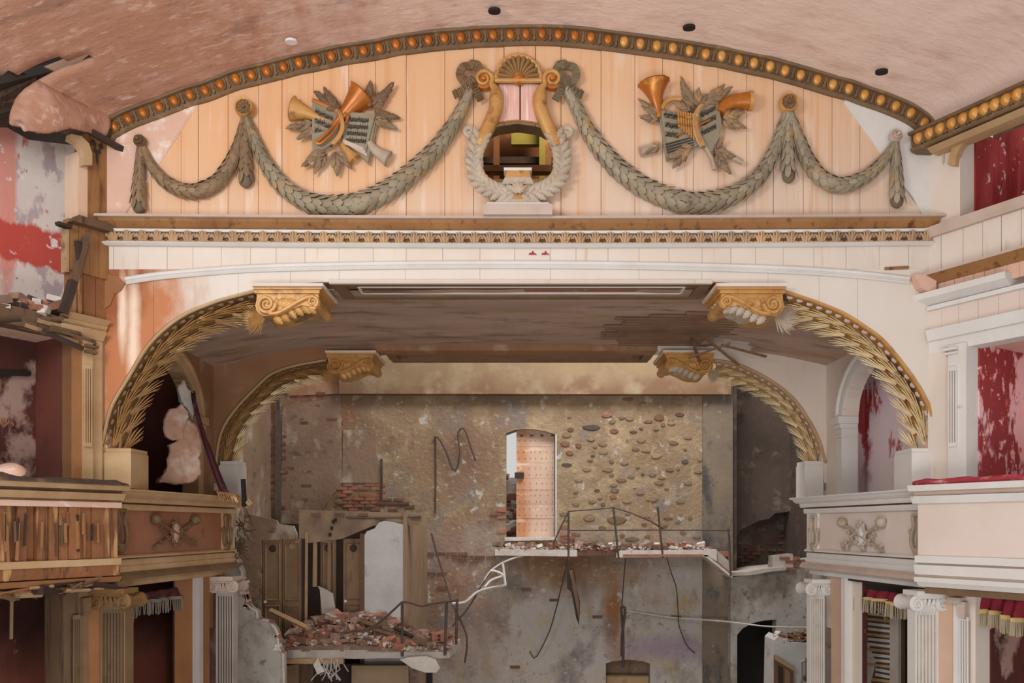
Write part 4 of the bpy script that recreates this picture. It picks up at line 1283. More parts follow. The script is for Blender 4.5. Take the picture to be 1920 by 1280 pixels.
block(FW, 193, 247, 848, 915, -.45, .02, 'ochre_white', 'tan pedestal block below the left wheat band of the front arch')
block(FW, 1708, 1757, 848, 925, -.45, .02, 'pale_white', 'white pedestal block below the right wheat band of the front arch')
block(IW, 411, 447, 872, 940, -.4, .02, 'pale_white', 'white pedestal block below the left wheat band of the rear arch')
block(IW, 1508, 1543, 872, 932, -.4, .02, 'pale_white', 'white pedestal block below the right wheat band of the rear arch')


# ---------------------------------------------------------------- side bays: wall with an arched box opening
def bay(name, label, pl, m, mr, inner, sgn, dp=1.0):
    """a runs along the wall (Y = 11 at a = 0); opening centre Y 11.6, half width 1.15, springing E+1.7, rise .75"""
    t = structure(name, label, loc=pl.q(0, E + 1))
    ya = lambda Y: (11 - Y) if sgn > 0 else (Y - 11)
    c, hw, zs, rise = 11.6, 1.15, E + 1.72, .78
    arc = lambda Y: zs + rise * math.sqrt(max(0, 1 - ((Y - c) / hw) ** 2))
    zb = E + .30
    b = B()
    Ys = [10.3] + [c - hw + 2 * hw * i / 28 for i in range(29)] + [13.52]
    for Y0, Y1 in zip(Ys, Ys[1:]):
        inside = c - hw <= (Y0 + Y1) / 2 <= c + hw
        lo = (arc(Y0), arc(Y1)) if inside else (zb - 2, zb - 2)
        pts = [pl.q(ya(Y0), lo[0], -.22), pl.q(ya(Y1), lo[1], -.22), pl.q(ya(Y1), E + 3.1, -.22), pl.q(ya(Y0), E + 3.1, -.22)]
        b.prism(pts, pl.n * .22)
    b.ob('bay_wall', m, t)
    # archivolt
    pa = [pl.q(ya(c - hw * 1.0 * math.cos(PI * i / 36)), zs + rise * math.sin(PI * i / 36), 0) for i in range(37)]
    if sgn > 0:
        pa = pa[::-1]
    B().sweep(pa, pl.n, [(-.0, -.2), (.0, .035), (.05, .05), (.14, .045), (.15, .085), (.19, .085), (.2, -.02)]).ob('archivolt', mr, t, True)
    for s in (-1, 1):
        Yc = c + s * (hw + .09)
        a = ya(Yc)
        B().pbox(pl, a - .10, a + .10, zb, zs - .1, -.2, .05).ob('jamb', mr, t)
        B().pbox(pl, a - .15, a + .15, zs - .09, zs + .02, -.2, .12).ob('capital', mr, t)
        B().pbox(pl, a - .12, a + .12, zs - .16, zs - .09, -.2, .085).ob('capital_neck', mr, t)
        B().pbox(pl, a - .12, a + .12, zs - .30, zs - .27, -.2, .07).ob('capital_ring', mr, t)
    # the little room behind
    B().pbox(pl, ya(10.2) if sgn < 0 else ya(13.5), ya(13.5) if sgn < 0 else ya(10.2), E - .8, E + 2.8, -dp - .1, -dp).ob('back', inner, t)
    for Y in (10.5, 13.2):
        B().pbox(pl, ya(Y) - .05, ya(Y) + .05, E - .8, E + 2.8, -dp - .05, -.2).ob('side', inner if sgn > 0 or Y > 12 else 'red_left', t)
    a_, b_ = sorted((ya(10.5), ya(13.5)))
    B().pbox(pl, a_, b_, E - .1, E, -dp, -.1).ob('box_floor', 'dark_wood', t)
    B().pbox(pl, a_, b_, E + 2.72, E + 2.8, -dp, -.1).ob('box_ceiling', 'dark_red', t)
    return t


bl = bay('wall_stage_left', 'ochre side wall of the stage front with a dark red arched box on the left', LS, 'brown_wall', 'ochre_white', 'dark_red', -1)
br = bay('wall_stage_right', 'pale side wall of the stage front with a peeling red arched box on the right', RS, 'cream_band', 'pale_white', 'red_arch', 1, .5)
B().pbox(LS, -.6, .35, E + 1.93, E + 1.99, -1.0, -.93).ob('shelf', 'dark_wood', bl)
b = B()
b.tube([V((5.55, 11.9, E + 2.55)), V((5.6, 11.85, E + 2.2)), V((5.62, 11.8, E + 1.75))], lambda k: .022 * (1 - .6 * k), 5)
tag(b.ob('wood_splinter', 'pale_wood'), 'pale thin splinter hanging inside the arched box on the right', 'splinter')


# ---------------------------------------------------------------- proscenium box parapets
def parapet(label, pl, sgn, mats):
    mw, mp, md_ = mats
    # a: 0 at the near end, L at the stage end (sgn: direction of a)
    L = math.hypot(.35, 2.85)
    A0, A1 = (-.35 if sgn > 0 else -.35), L
    d = 1 if sgn > 0 else -1
    pl2 = pl
    al = (lambda s: s * d * 1.0)
    lo, hi = sorted((al(A0), al(A1)))
    t = thing('box_parapet', pl.q(al(L / 2), E), label, 'parapet')
    def strip(nm, z0, z1, o0, o1, m, ext=0.0):
        e0, e1 = (lo - (ext if d < 0 else 0), hi + (ext if d > 0 else 0))
        pr = [(0, -.35), (z1 - z0, -.35), (z1 - z0, o1), ((z1 - z0) * .5, (o0 + o1) / 2 + .012), (0, o0)]
        B().sweep([pl.q(e0, E + z0), pl.q(e1, E + z0)], pl.n, pr).ob(nm, m, t)
    strip('ledge', .42, .455, .20, .22, mw, .22)
    strip('cornice', .36, .42, .12, .19, mw, .18)
    strip('fascia', .295, .36, .09, .10, mw, .10)
    strip('groove', .272, .295, .03, .03, 'bronze', .03)
    strip('frieze', .20, .272, .05, .055, mw, .05)
    strip('panel', -.36, .20, .0, .0, mp, .0)
    strip('base_moulding', -.40, -.36, .05, .02, mw, .06)
    strip('base_groove', -.42, -.40, .02, .02, 'bronze', .02)
    strip('step_board', -.50, -.42, .02, .02, mw, .02)
    strip('step_board', -.575, -.50, .035, .035, mw, .03)
    strip('architrave', -.66, -.575, .10, .05, md_, .12)
    strip('soffit_board', -.76, -.66, -.02, -.02, mw, .0)
    # end pilaster strip, lighter than the panel
    e = al(L)
    B().pbox(pl, min(e, e - d * .34), max(e, e - d * .34), E - .36, E + .2, -.1, .03).ob('end_strip', mw, t)
    # return of the parapet towards the stage wall
    p0, p1 = pl.q(al(L), 0, -.02), V((d * 5.3 if False else (5.3 if pl.o.x > 0 else -5.3), 13.45, 0))
    b = B()
    for z0, z1, o in ((-.76, .2, 0), (.2, .36, .05), (.36, .455, .16)):
        q = p1 - p0
        nn = V((-q.y, q.x, 0)).normalized()
        if nn.y < 0:
            nn = -nn
        pts = [V((p.x, p.y, E + z0)) for p in (p0 + nn * o, p1 + nn * o, p1 - nn * .3, p0 - nn * .3)]
        b.prism(pts, (0, 0, z1 - z0))
    b.ob('return', mw, t)
    return t


lpar = parapet('ochre and cream box parapet left of the stage with a drooping cornice', LP, 1, ('ochre_white', 'brown_pink', 'bronze'))
for p, q, r in (((428, 926), (468, 948), .03), ((436, 922), (472, 944), .022), ((430, 938), (462, 951), .026)):
    B().tube([LP.p(p[0], p[1], .16), LP.p(p[0], p[1], .16).lerp(Pl((0, 12.6), (1, 0)).p(*q), 1)], r, 4).ob('loose_board', 'ochre_white', lpar)
parapet('white and pink box parapet right of the stage', RP, -1, ('pale_white', 'panel_right', 'grey_stone'))


def rp_a(pl, px):
    return pl.a(px)


# small lyre ornaments and crossed-staff emblems on the parapets
def small_lyre(pl, px, py, m, label, k=1.0):
    c = pl.p(px, py, .05)
    t = thing('lyre_ornament', c, label, 'ornament')
    M = pl.mat(c, 0, k)
    for s in (-1, 1):
        b = B()
        b.tube([M @ V((s * x, y, 0)) for x, y in spl([(.05, .20), (.075, .18), (.06, .13), (.055, .06), (.085, .0), (.1, -.08), (.085, -.16), (.03, -.22), (0, -.23)], 20)], .022 * k, 7, pl.n)
        b.ob('arm', m, t, True)
        b = B()
        b.tube([M @ V((s * x, y, 0)) for x, y in spl([(.08, .0), (.12, .03), (.13, .0), (.11, -.02)], 8)], .014 * k, 6, pl.n)
        b.ob('curl', m, t, True)
    b = B()
    b.tube([M @ V((-.06, .2, 0)), M @ V((.06, .2, 0))], .022 * k, 7, pl.n)
    b.ob('cross_bar', m, t, True)
    for x in (-.025, 0, .025):
        b = B()
        b.tube([M @ V((x, .2, -.01)), M @ V((x, -.2, -.01))], .006 * k, 5, pl.n)
        b.ob('string', m, t)
    b = B()
    b.lathe([(0, .03), (.05, .02), (.075, -.05)], M @ Matrix.Translation((0, -.22, 0)), 10)
    b.ob('foot', m, t, True)


def emblem(pl, px, py, m, label, k=1.0):
    c = pl.p(px, py, .04)
    t = thing('thyrsus_emblem', c, label, 'ornament')
    M = pl.mat(c, 0, k)
    for s in (-1, 1):
        b = B()
        b.tube([M @ V((-s * .58, .20, .02 + .01 * s)), M @ V((s * .58, -.21, .02 + .01 * s))], .024 * k, 7, pl.n)
        b.ob('staff', m, t, True)
        b = B()
        b.tube([M @ V((-s * (.48 + .02 * i), .155 + .015 * i, .03)) for i in range(8)], lambda q: (.03 + .055 * math.sin(PI * min(1, q * 1.05))) * k, 9, pl.n)
        b.ob('pine_cone', m, t, True)
        for i in range(5):
            a = U(-.6, .6)
            d = pl.u * (-s * .5 + U(-.4, .4)) + V((0, 0, 1)) * U(-.7, .4)
            p = M @ V((-s * (.36 - .05 * i), .12 - .055 * i, .03))
            inst('leaf', LF_ACAN if m == 'silver_leaf' else LF_BRONZE, frame(p, d, pl.n, .085 * k, .10 * k, .08 * k), t)
        for i in range(3):
            d = pl.u * (s * .3 + U(-.3, .3)) + V((0, 0, 1)) * U(-.9, .3)
            p = M @ V((s * (.38 + .06 * i), -.14 - .02 * i, .03))
            inst('leaf', LF_ACAN if m == 'silver_leaf' else LF_BRONZE, frame(p, d, pl.n, .09 * k, .1 * k, .08 * k), t)
    for i in range(18):
        a = 2 * PI * i / 18
        p = M @ V((.125 * math.cos(a), .185 * math.sin(a), .03))
        d = pl.u * -math.sin(a) + V((0, 0, 1)) * math.cos(a) + (pl.u * math.cos(a) + V((0, 0, 1)) * math.sin(a)) * .4 * (-1) ** i
        inst('leaf', LF_ACAN if m == 'silver_leaf' else LF_BRONZE, frame(p, d, pl.n, .085 * k, .09 * k, .1 * k), t)
    b = B()
    b.lathe([(0, .05), (.6, .045), (.9, .03), (1, 0)], M @ Matrix.Diagonal((.105, .165, 1, 1)), 20)
    b.ob('medallion', 'medallion' if m == 'silver_leaf' else 'slab_pink', t, True)


emblem(LP, 323, 999, 'bronze', 'dark wreath and crossed staffs emblem on the left box parapet', .9)
emblem(RP, 1622, 1004, 'silver_leaf', 'pale wreath and crossed staffs emblem with white medallion on the right box parapet', .9)
small_lyre(LP, 421, 994, 'bronze', 'small dark lyre ornament at the stage end of the left box parapet', 1.15)
small_lyre(RP, 1531, 996, 'silver_leaf', 'small pale lyre ornament at the stage end of the right box parapet', 1.15)
small_lyre(LP, 222, 990, 'bronze', 'small dark lyre ornament half hidden at the hall end of the left box parapet', 1.1)
small_lyre(RP, 1726, 998, 'silver_leaf', 'small pale lyre ornament half hidden at the hall end of the right box parapet', 1.1)


# ---------------------------------------------------------------- fluted columns with scroll capitals below
def fluted(label, px0, px1, ytop, Y, m, ang, mcap, nfl=6, mfl='bronze'):
    pl0 = Pl((0, Y), (1, 0))
    c = pl0.p((px0 + px1) / 2, ytop)
    hw = (px1 - px0) / 2 * Y / F
    pl = Pl((c.x, c.y), (math.cos(ang), math.sin(ang)))
    t = thing('fluted_column', pl.q(0, E - 6), label, 'column')
    zt = c.z
    sec = []
    dep = hw * 1.1
    pts = [(-hw, 0)]
    fw_ = 2 * hw * .9 / nfl
    for i in range(nfl):
        x0 = -hw * .9 + i * fw_
        for k in range(7):
            a = PI * k / 6
            pts.append((x0 + fw_ * .5 - fw_ * .42 * math.cos(a), -fw_ * .7 * math.sin(a)))
    pts += [(hw, 0), (hw, -dep), (-hw, -dep)]
    z1 = zt - .26
    B().prism([pl.q(a, E - 6, d) for a, d in pts], (0, 0, z1 - E + 6)).ob('shaft', m, t)
    for i in range(nfl):
        x = -hw * .9 + (i + .5) * fw_
        B().tube([pl.q(x, E - 5.9, -fw_ * .60), pl.q(x, z1 - .05, -fw_ * .60)], fw_ * .30, 6).ob('flute', mfl, t)  # dark rods put shading into the grooves, which frontal light leaves flat
    B().pbox(pl, -hw, hw, z1, z1 + .03, -dep, .0).ob('flute_head', m, t)
    # capital
    h0 = z1 + .03
    cp = B().pbox(pl, -hw * 1.04, hw * 1.04, h0, h0 + .06, -dep, .02).ob('capital', mcap, t)
    for i in range(5):
        x = -hw * .75 + i * hw * 1.5 / 4
        b = B()
        b.tube([pl.q(x, h0 + .06, .03), pl.q(x, h0 + .13, .06)], lambda k: hw * .17 * (1 - .3 * k), 7)
        b.ob('capital_egg', mcap, cp, True)
    for s in (-1, 1):
        cc = pl.q(s * hw * 1.12, h0 + .07, .07)
        b = B()
        R_ = .088
        b.tube([cc + pl.u * (math.cos(a) * R_ * (1 - i / 40)) * s + V((0, 0, 1)) * math.sin(a) * R_ * (1 - i / 40) for i, a in enumerate([PI / 2 - i * 2 * PI * 1.8 / 32 for i in range(33)])], lambda k: .026 * (1 - .5 * k), 6, pl.n)
        b.ob('volute', mcap, cp, True)
        b = B()
        b.tube([cc + pl.n * -.01, cc - pl.n * .16, cc - pl.n * .34], lambda k: .10 - .035 * math.sin(PI * k), 12)
        b.ob('bolster', mcap, cp, True)
    B().pbox(pl, -hw * 1.15, hw * 1.15, h0 + .13, h0 + .17, -dep, .08).ob('cushion', mcap, cp)
    B().pbox(pl, -hw * 1.4, hw * 1.4, h0 + .17, zt, -dep, .13).ob('abacus', mcap, cp)
    return t


fluted('brown fluted pilaster with scroll capital, second from the left edge', 187, 236, 1102, 9.75, 'umber', -.10, 'ochre_bed', 7, 'dark_wood')
fluted('grey fluted pilaster with scroll capital under the stage end of the left parapet', 404, 438, 1080, 12.35, 'grey_plaster', -.12, 'grey_stone', 6, 'stone_dark')
fluted('cream fluted pilaster with a split flute and scroll capital under the stage end of the right parapet', 1519, 1547, 1085, 12.35, 'pale_white', .12, 'pale_white', 6, 'silver_leaf')
fluted('cream fluted pilaster with scroll capital right of the fringed opening', 1715, 1761, 1106, 9.75, 'pale_white', .12, 'pale_white', 6, 'silver_leaf')

# ---------------------------------------------------------------- auditorium tiers, right side (in good repair)
def bar(par, pl, a0, a1, z0, z1, o0, o1, m, nm, back=-.25, mid=0.0):
    pr = [(0, back), (z1 - z0, back), (z1 - z0, o1), ((z1 - z0) * .5, (o0 + o1) / 2 + mid), (0, o0)]
    p = [pl.q(a0, z0), pl.q(a1, z0)]
    return B().sweep(p, pl.n, pr).ob(nm, m, par)


def zr(y, pl=RW, px=1750):
    return zp(pl, px, y)


wr = structure('wall_right', 'cream right auditorium wall with two tiers of red boxes', loc=RW.q(0, E))
aR = RW.a
AE = aR(2075)
# upper tier wall, opening and red back wall
B().pbox(RW, aR(1742), aR(1800), zr(432), zr(255), -.3, 0).ob('pilaster', 'cream_band', wr)
B().pbox(RW, aR(1800), AE, zr(256), zr(225), -.3, -.02).ob('lintel', 'ochre_white', wr)
bp = [(1783, 311), (1798, 313), (1800, 296), (1806, 281), (1816, 268), (1828, 258), (1826, 247), (1806, 254), (1792, 278)]
B().prism([RW.p(x, y, -.02) for x, y in bp], RW.n * .1).ob('bracket', 'ochre_white', wr)
B().pbox(RW, aR(1800), aR(1800) + .02, zr(432), zr(255), -1.25, -.3).ob('jamb', 'red_upper', wr)
B().pbox(RW, aR(1745), AE, zr(520), zr(215), -1.35, -1.25).ob('red_wall', 'red_upper', wr)
B().tube([RW.p(x, y, -.5) for x, y in spl([(1878, 239), (1895, 238), (1912, 244), (1925, 246)], 10)], .03, 5).ob('bent_lath', 'cable_pale', wr)
B().pbox(RW, aR(1745), AE, zr(700), zr(255) + .9, -1.5, -1.4).ob('core', 'bronze', wr)
# upper parapet
for x0, x1 in zip([1742, 1765, 1806, 1843, 1878, 1915, 1955, 2000, 2038], [1765, 1806, 1843, 1878, 1915, 1955, 2000, 2038, 2075]):
    B().pbox(RW, aR(x0) + .003, aR(x1) - .003, zr(520), zr(444), -.1, U(0, .008)).ob('plank', 'cream_band', wr)
bar(wr, RW, aR(1744), AE, zr(446), zr(428), .06, .10, 'grey_stone', 'rail', mid=.01)
bar(wr, RW, aR(1728), AE, zr(534), zr(519), .02, .17, 'ochre_wood', 'cornice')
bar(wr, RW, aR(1730), AE, zr(520), zr(516), .17, .17, 'grey_stone', 'cornice_edge')
B().prism([FW.p(x, y, .0) for x, y in [(1704, 521), (1745, 521), (1745, 560), (1730, 552), (1716, 545)]], FW.n * .14).ob('corner_return', 'plaster_pink', wr)
for x0, x1 in zip([1742, 1757, 1772, 1790, 1808, 1826, 1846, 1866, 1888, 1912, 1950, 1990, 2030], [1757, 1772, 1790, 1808, 1826, 1846, 1866, 1888, 1912, 1950, 1990, 2030, 2075]):
    B().pbox(RW, aR(x0) + .002, aR(x1) - .002, zr(560), zr(533), -.1, U(0, .006)).ob('plank', 'plaster_pink', wr)
bar(wr, RW, aR(1728), aR(1898), zr(572), zr(551), .02, .16, 'pale_white', 'roll', mid=.05)
bar(wr, RW, aR(1742), AE, zr(582), zr(574), .05, .05, 'pale_white', 'thin_rail')
for x0, x1 in zip([1742, 1766, 1798, 1834, 1872, 1912, 1960, 2015], [1766, 1798, 1834, 1872, 1912, 1960, 2015, 2075]):
    B().pbox(RW, aR(x0) + .002, aR(x1) - .002, zr(624), zr(580), -.1, U(0, .005)).ob('board', 'panel_right', wr)
bar(wr, RW, aR(1744), AE, zr(640), zr(620), .06, .10, 'pale_white', 'architrave')
bar(wr, RW, aR(1742), AE, zr(662), zr(640), .0, .02, 'pale_white', 'architrave')
# middle tier: piers, fluted strip and red back wall
B().pbox(RW, aR(1740), aR(1782), E - .2, zr(655), -.3, 0).ob('pier', 'cream_band', wr)
B().pbox(RW, aR(1782), aR(1816), E - .2, zr(655), -.35, .05).ob('pilaster', 'pale_white', wr)


def strip(par, pl, x0, x1, y0, y1, d, m, mg, n=3):
    """a flat strip with narrow flutes between two pixel columns"""
    xm = (x0 + x1) / 2
    za, zb_ = zp(pl, xm, y1), zp(pl, xm, y0)
    a0, a1 = pl.a(x0), pl.a(x1)
    w = (a1 - a0) / (2 * n + 1)
    for k in range(n + 1):
        B().pbox(pl, a0 + 2 * k * w, a0 + (2 * k + 1) * w, za, zb_, d - .01, d + .025).ob('fillet', m, par)
    B().pbox(pl, a0, a1, za, zb_, d - .02, d + .004).ob('flute_bed', mg, par)
    for q in ((zb_, zb_ + .05), (za - .05, za)):
        B().pbox(pl, a0, a1, q[0], q[1], d - .01, d + .025).ob('strip_end', m, par)


strip(wr, RW, 1784, 1800, 696, 830, .05, 'pale_white', 'grey_stone')
for y0, y1, o in ((653, 658, .10), (661, 665, .085)):
    B().pbox(RW, aR(1776), aR(1802), zp(RW, 1790, y1), zp(RW, 1790, y0), 0, o).ob('pilaster_cap', 'pale_white', wr)
B().pbox(RW, aR(1816), aR(1816) + .02, E - .2, zr(655), -1.25, -.2).ob('jamb', 'red_right', wr)
B().pbox(RW, aR(1745), AE, E - .4, zr(640), -1.35, -1.25).ob('red_wall', 'red_right', wr)
B().pbox(RW, aR(1745), AE, zr(655) + .0, zr(655) + .1, -1.3, -.05).ob('box_ceiling', 'plaster_pink', wr)
B().pbox(RW, aR(1745), AE, zp(RW, 1830, 430) - .0, zp(RW, 1830, 430) + .05, -1.3, -.05).ob('box_floor', 'dark_wood', wr)
B().tube([RW.p(1838, 692, -1.2), RW.p(1940, 694, -1.2)], .035, 6).ob('wall_rail', 'dark_red', wr)
B().pbox(RW, aR(1748), AE, E - .15, E - .05, -1.3, .1).ob('box_floor', 'dark_wood', wr)

# middle parapet standing proud of the wall
RB = RW.off(.54)
pr_ = thing('box_parapet', RB.q(.6, E), 'white and pink parapet with a red padded armrest along the right middle tier', 'parapet')
zb = lambda y: zp(RB, 1724, y)
b0, b1 = RB.a(1721), RB.a(2075)
cz = zb(906)
B().tube([RB.q(b0 - .05 + (b1 - b0) * i / 12, cz + .01 * math.sin(i * 2.1), .0) for i in range(13)], lambda k: .065 * (.6 + .4 * min(1, k * 12)), 10, (0, 0, 1), .75).ob('padded_armrest', 'cushion', pr_, True)
for nm, y0, y1, o0, o1, m, e in (('ledge', 910, 921, .10, .12, 'pale_white', .06), ('ledge_roll', 921, 929, .04, .05, 'grey_stone', .02), ('cornice', 930, 944, .05, .09, 'pale_white', .04), ('panel', 944, 1041, .0, .0, 'panel_right', 0), ('base_board', 1041, 1054, .04, .03, 'pale_white', .02), ('groove', 1054, 1058, .0, .0, 'grey_stone', 0), ('base_board', 1058, 1076, .03, .05, 'pale_white', .02), ('groove', 1076, 1081, .0, .0, 'grey_stone', 0), ('base_moulding', 1081, 1090, .04, .05, 'pale_white', .02), ('base_moulding', 1090, 1099, -.02, .03, 'pale_white', .0)):
    bar(pr_, RB, b0 - e, b1, zb(y1), zb(y0), o0, o1, m, nm, back=-.5)
B().pbox(RB, b0 + .05, b1, zb(1112), zb(1099), -.55, -.06).ob('soffit', 'bronze', pr_)

# lower tier, right: piers beside the opening
wl_r = structure('wall_lower_right', 'cream piers and red lower box under the right middle tier', loc=RW.q(0, E - 3))
B().pbox(RW, aR(1752), aR(1800), E - 6, zr(1108), -.3, .12).ob('pier', 'pillar_pink', wl_r)
B().pbox(RW, aR(1800), aR(1818), E - 6, zr(1112), -.3, .14).ob('pilaster', 'pale_white', wl_r)
strip(wl_r, RW.off(.14), 1801, 1817, 1163, 1300, 0, 'pale_white', 'grey_stone')
B().pbox(RW, aR(1818), aR(1838), E - 6, zr(1108), -.3, .10).ob('jamb', 'cream_band', wl_r)
P_ = RW.off(.15)
B().prism([P_.p(x, y, 0) for x, y in [(1803, 1158), (1814, 1160), (1816, 1128), (1800, 1126)]], P_.n * .07).ob('console', 'grey_stone', wl_r)
B().pbox(RW, aR(1798), aR(1822), zp(RW, 1808, 1128), zp(RW, 1808, 1118), 0, .25).ob('console_cap', 'grey_stone', wl_r)
B().pbox(RW, aR(1745), AE, E - 6, zr(1095), -1.35, -1.25).ob('red_wall', 'red_right', wl_r)
B().pbox(RW, aR(1838), aR(1838) + .02, E - 6, zr(1105), -1.25, -.2).ob('jamb', 'red_left', wl_r)

# opening between the two right columns
B().pbox(RP, RP.a(1549), RP.a(1571), E - 6, E - .76, -.24, -.08).ob('pier', 'pillar_pink', wl_r)
B().pbox(RP, RP.a(1571), RP.a(1578), E - 6, E - .76, -.24, -.05).ob('pier', 'pale_white', wl_r)
B().pbox(RP, RP.a(1578), RP.a(1592), E - 6, E - .76, -.24, -.16).ob('jamb', 'cream_band', wl_r)
B().pbox(RP, RP.a(1592), RP.a(1592) + .03, E - 6, E - .76, -.26, -.2).ob('jamb', 'red_left', wl_r)
lp = Pl((5.55, 11.0), (.35, -1.6))
t = thing('lath_partition', lp.p(1650, 1290), 'broken plaster partition with bare laths behind the fringed valance', 'partition')
B().prism([lp.p(x, y, -.06) for x, y in [(1596, 1400), (1690, 1400), (1690, 1118), (1668, 1128), (1640, 1118), (1596, 1112)]], lp.n * .04).ob('backing', 'old_wood', t)
B().prism([lp.p(x, y, -.03) for x, y in [(1598, 1400), (1626, 1400), (1640, 1330), (1626, 1300), (1640, 1240), (1624, 1200), (1622, 1150), (1618, 1116), (1598, 1112)]], lp.n * .03).ob('plaster', 'white_plaster', t)
for i in range(22):
    y = 1128 + i * 9.5
    x0 = 1622 + (6 if i % 3 else 0) + (14 if i > 12 else 0)
    x1 = 1674 + U(-6, 4)
    B().prism([lp.p(x0, y, -.02), lp.p(x1, y + 5.5, -.02), lp.p(x1, y + 10.5, -.02), lp.p(x0, y + 5.5, -.02)], lp.n * .03).ob('lath', 'white_plaster' if i % 3 else 'pale_wood', t)
for i in range(9):
    x = 1628 + i * 5.5
    B().tube([lp.p(x, 1130 + U(0, 30), .02), lp.p(x + U(8, 18), 1128 + U(10, 40), .03)], .012, 4).ob('straw', 'pale_wood', t)
B().prism([lp.p(x, y, 0) for x, y in [(1674, 1400), (1690, 1400), (1690, 1140), (1674, 1150)]], lp.n * .05).ob('torn_edge', 'grey_plaster', t)
B().pbox(RP, -5.6, 2.0, E - 6, E - .6, -2.0, -1.9).ob('box_back', 'black_hole', wl_r)
B().pbox(RP, RP.a(1560), RP.a(1740), E - .8, E - .7, -2.0, -.1).ob('box_ceiling', 'dark_wood', wl_r)


# ---------------------------------------------------------------- fringed valances
def valance(label, pl, top, bot, fr, mv, mb, mf, d=0.0):
    """top, bot: pixel polylines of the cloth, fr: fringe length in pixels"""
    n = 48
    t = thing('fringed_valance', pl.p(*top[len(top) // 2]), label, 'valance')
    A, C = spl(top, n), spl(bot, n)
    rows = []
    for j in range(5):
        k = j / 4
        rows.append([pl.p(a[0] + (c[0] - a[0]) * k, a[1] + (c[1] - a[1]) * k, d + (.045 * math.sin(i * .9 + k * 1.3) + .03 * math.sin(i * .37 + 1)) * (.3 + k)) for i, (a, c) in enumerate(zip(A, C))])
    b = B()
    b.grid(rows[::-1])
    o = b.ob('cloth', mv, t, True)
    md = o.modifiers.new('s', 'SOLIDIFY')
    md.thickness = .012
    k0 = rows[-1]
    b = B()
    up = V((0, 0, (bot[0][1] - top[0][1]) / F * pl.p(*bot[0]).y * .22))
    b.grid([[q + pl.n * .02 - up * .2 for q in k0], [q + pl.n * .035 + up * .35 for q in k0], [q + pl.n * .02 + up for q in k0]])
    b.ob('braid', mb, t, True)
    b = B()
    Y = pl.p(*bot[0]).y
    for i in range(int(n * 2.2)):
        f = i / (n * 2.2) * (n - 1.001)
        j = int(f)
        p = k0[j].lerp(k0[j + 1], f - j) + pl.n * .02 - up * .15
        L = fr / F * Y * U(.9, 1.05)
        b.tube([p, p - V((0, 0, L)) + pl.n * U(-.02, .02)], .009, 4)
    b.ob('fringe', mf, t)
    return t


RV = RP.off(-.22)
valance('wine red valance with grey fringe between the two right pilasters', RV, [(1589, 1100), (1650, 1107), (1718, 1116)], [(1589, 1120), (1615, 1122), (1650, 1126), (1680, 1134), (1718, 1134)], 22, 'velvet', 'fringe_braid', 'fringe')
valance('wine red valance with grey fringe at the right edge beyond the cream piers', RW.off(-.05), [(1837, 1116), (1880, 1122), (1990, 1136)], [(1837, 1148), (1860, 1150), (1890, 1160), (1930, 1168), (1990, 1170)], 26, 'velvet', 'fringe_braid', 'fringe')
valance('faded dark valance with grey fringe between the two left pilasters', LP.off(-.22), [(232, 1116), (300, 1106), (360, 1096)], [(232, 1142), (256, 1131), (290, 1127), (325, 1122), (360, 1114)], 24, 'velvet_old', 'fringe_old', 'fringe_old')

# ---------------------------------------------------------------- auditorium tiers, left side (in ruin)
wl = structure('wall_left', 'ruined left auditorium wall with peeling red and white boxes', loc=LW.q(0, E))
aL = LW.a
LE = aL(-140)
zl = lambda y, px=190: zp(LW, px, y)
# upper tier
B().pbox(LW, aL(166), aL(206), zl(425), zl(250), -.3, 0).ob('pilaster', 'ochre_wood', wl)
bp = [(166, 312), (150, 312), (150, 296), (146, 283), (138, 272), (124, 264), (126, 254), (146, 258), (160, 272), (166, 290)]
B().prism([LW.p(x, y, -.02) for x, y in bp][::-1], LW.n * .1).ob('bracket', 'ochre_white', wl)
B().pbox(LW, aL(148), aL(167), zl(425), zl(300), -.3, -.02).ob('pilaster', 'cream', wl)
B().pbox(LW, aL(120), aL(206), zl(258), zl(244), -.3, .05).ob('broken_cornice', 'old_wood', wl)
B().box(LW.p(160, 252, .12), (1.0, .07, .07), Matrix.Rotation(.28, 3, 'Y') @ Matrix.Rotation(.95, 3, 'Z')).ob('broken_cornice', 'dark_wood', wl)
B().pbox(LW, LE, aL(148) + 1.0, zl(600), zl(200) + .1, -1.45, -1.35).ob('peeling_wall', 'faded_red', wl)
B().pbox(LW, LE, aL(120), E - 6, zl(180) + 1.2, -2.0, -1.9).ob('core', 'dark_wood', wl)
# upper parapet stub
for x0, x1 in zip([126, 146, 166, 184], [146, 166, 184, 206]):
    B().pbox(LW, aL(x0) + .003, aL(x1) - .003, zl(522), zl(430), -.1, U(0, .02)).ob('plank', 'ochre_wood', wl)
for x0, x1 in zip([132, 158, 181], [158, 181, 206]):
    B().pbox(LW, aL(x0) + .003, aL(x1) - .003, zl(600), zl(522), -.14, U(-.03, 0)).ob('plank', 'orange_panel', wl)
B().prism([LW.p(x, y, .0) for x, y in [(124, 418), (136, 407), (206, 428), (206, 440)]][::-1], LW.n * .14).ob('rail', 'old_wood', wl)
B().prism([LW.p(x, y, .0) for x, y in [(102, 417), (112, 421), (128, 424), (126, 431), (104, 423)]][::-1], LW.n * .10).ob('rail', 'dark_wood', wl)
B().pbox(LW, aL(123), aL(127), zl(510, 125), zl(420, 125), -.1, .03).ob('split_edge', 'pale_wood', wl)
bar(wl, LW, aL(113), aL(198), zl(612), zl(602), .03, .12, 'ochre_white', 'moulding')
bar(wl, LW, aL(113), aL(198), zl(622), zl(612), .0, .05, 'ochre_white', 'moulding')
bar(wl, LW, aL(110), aL(192), zl(640), zl(624), .02, .10, 'ochre_white', 'architrave')
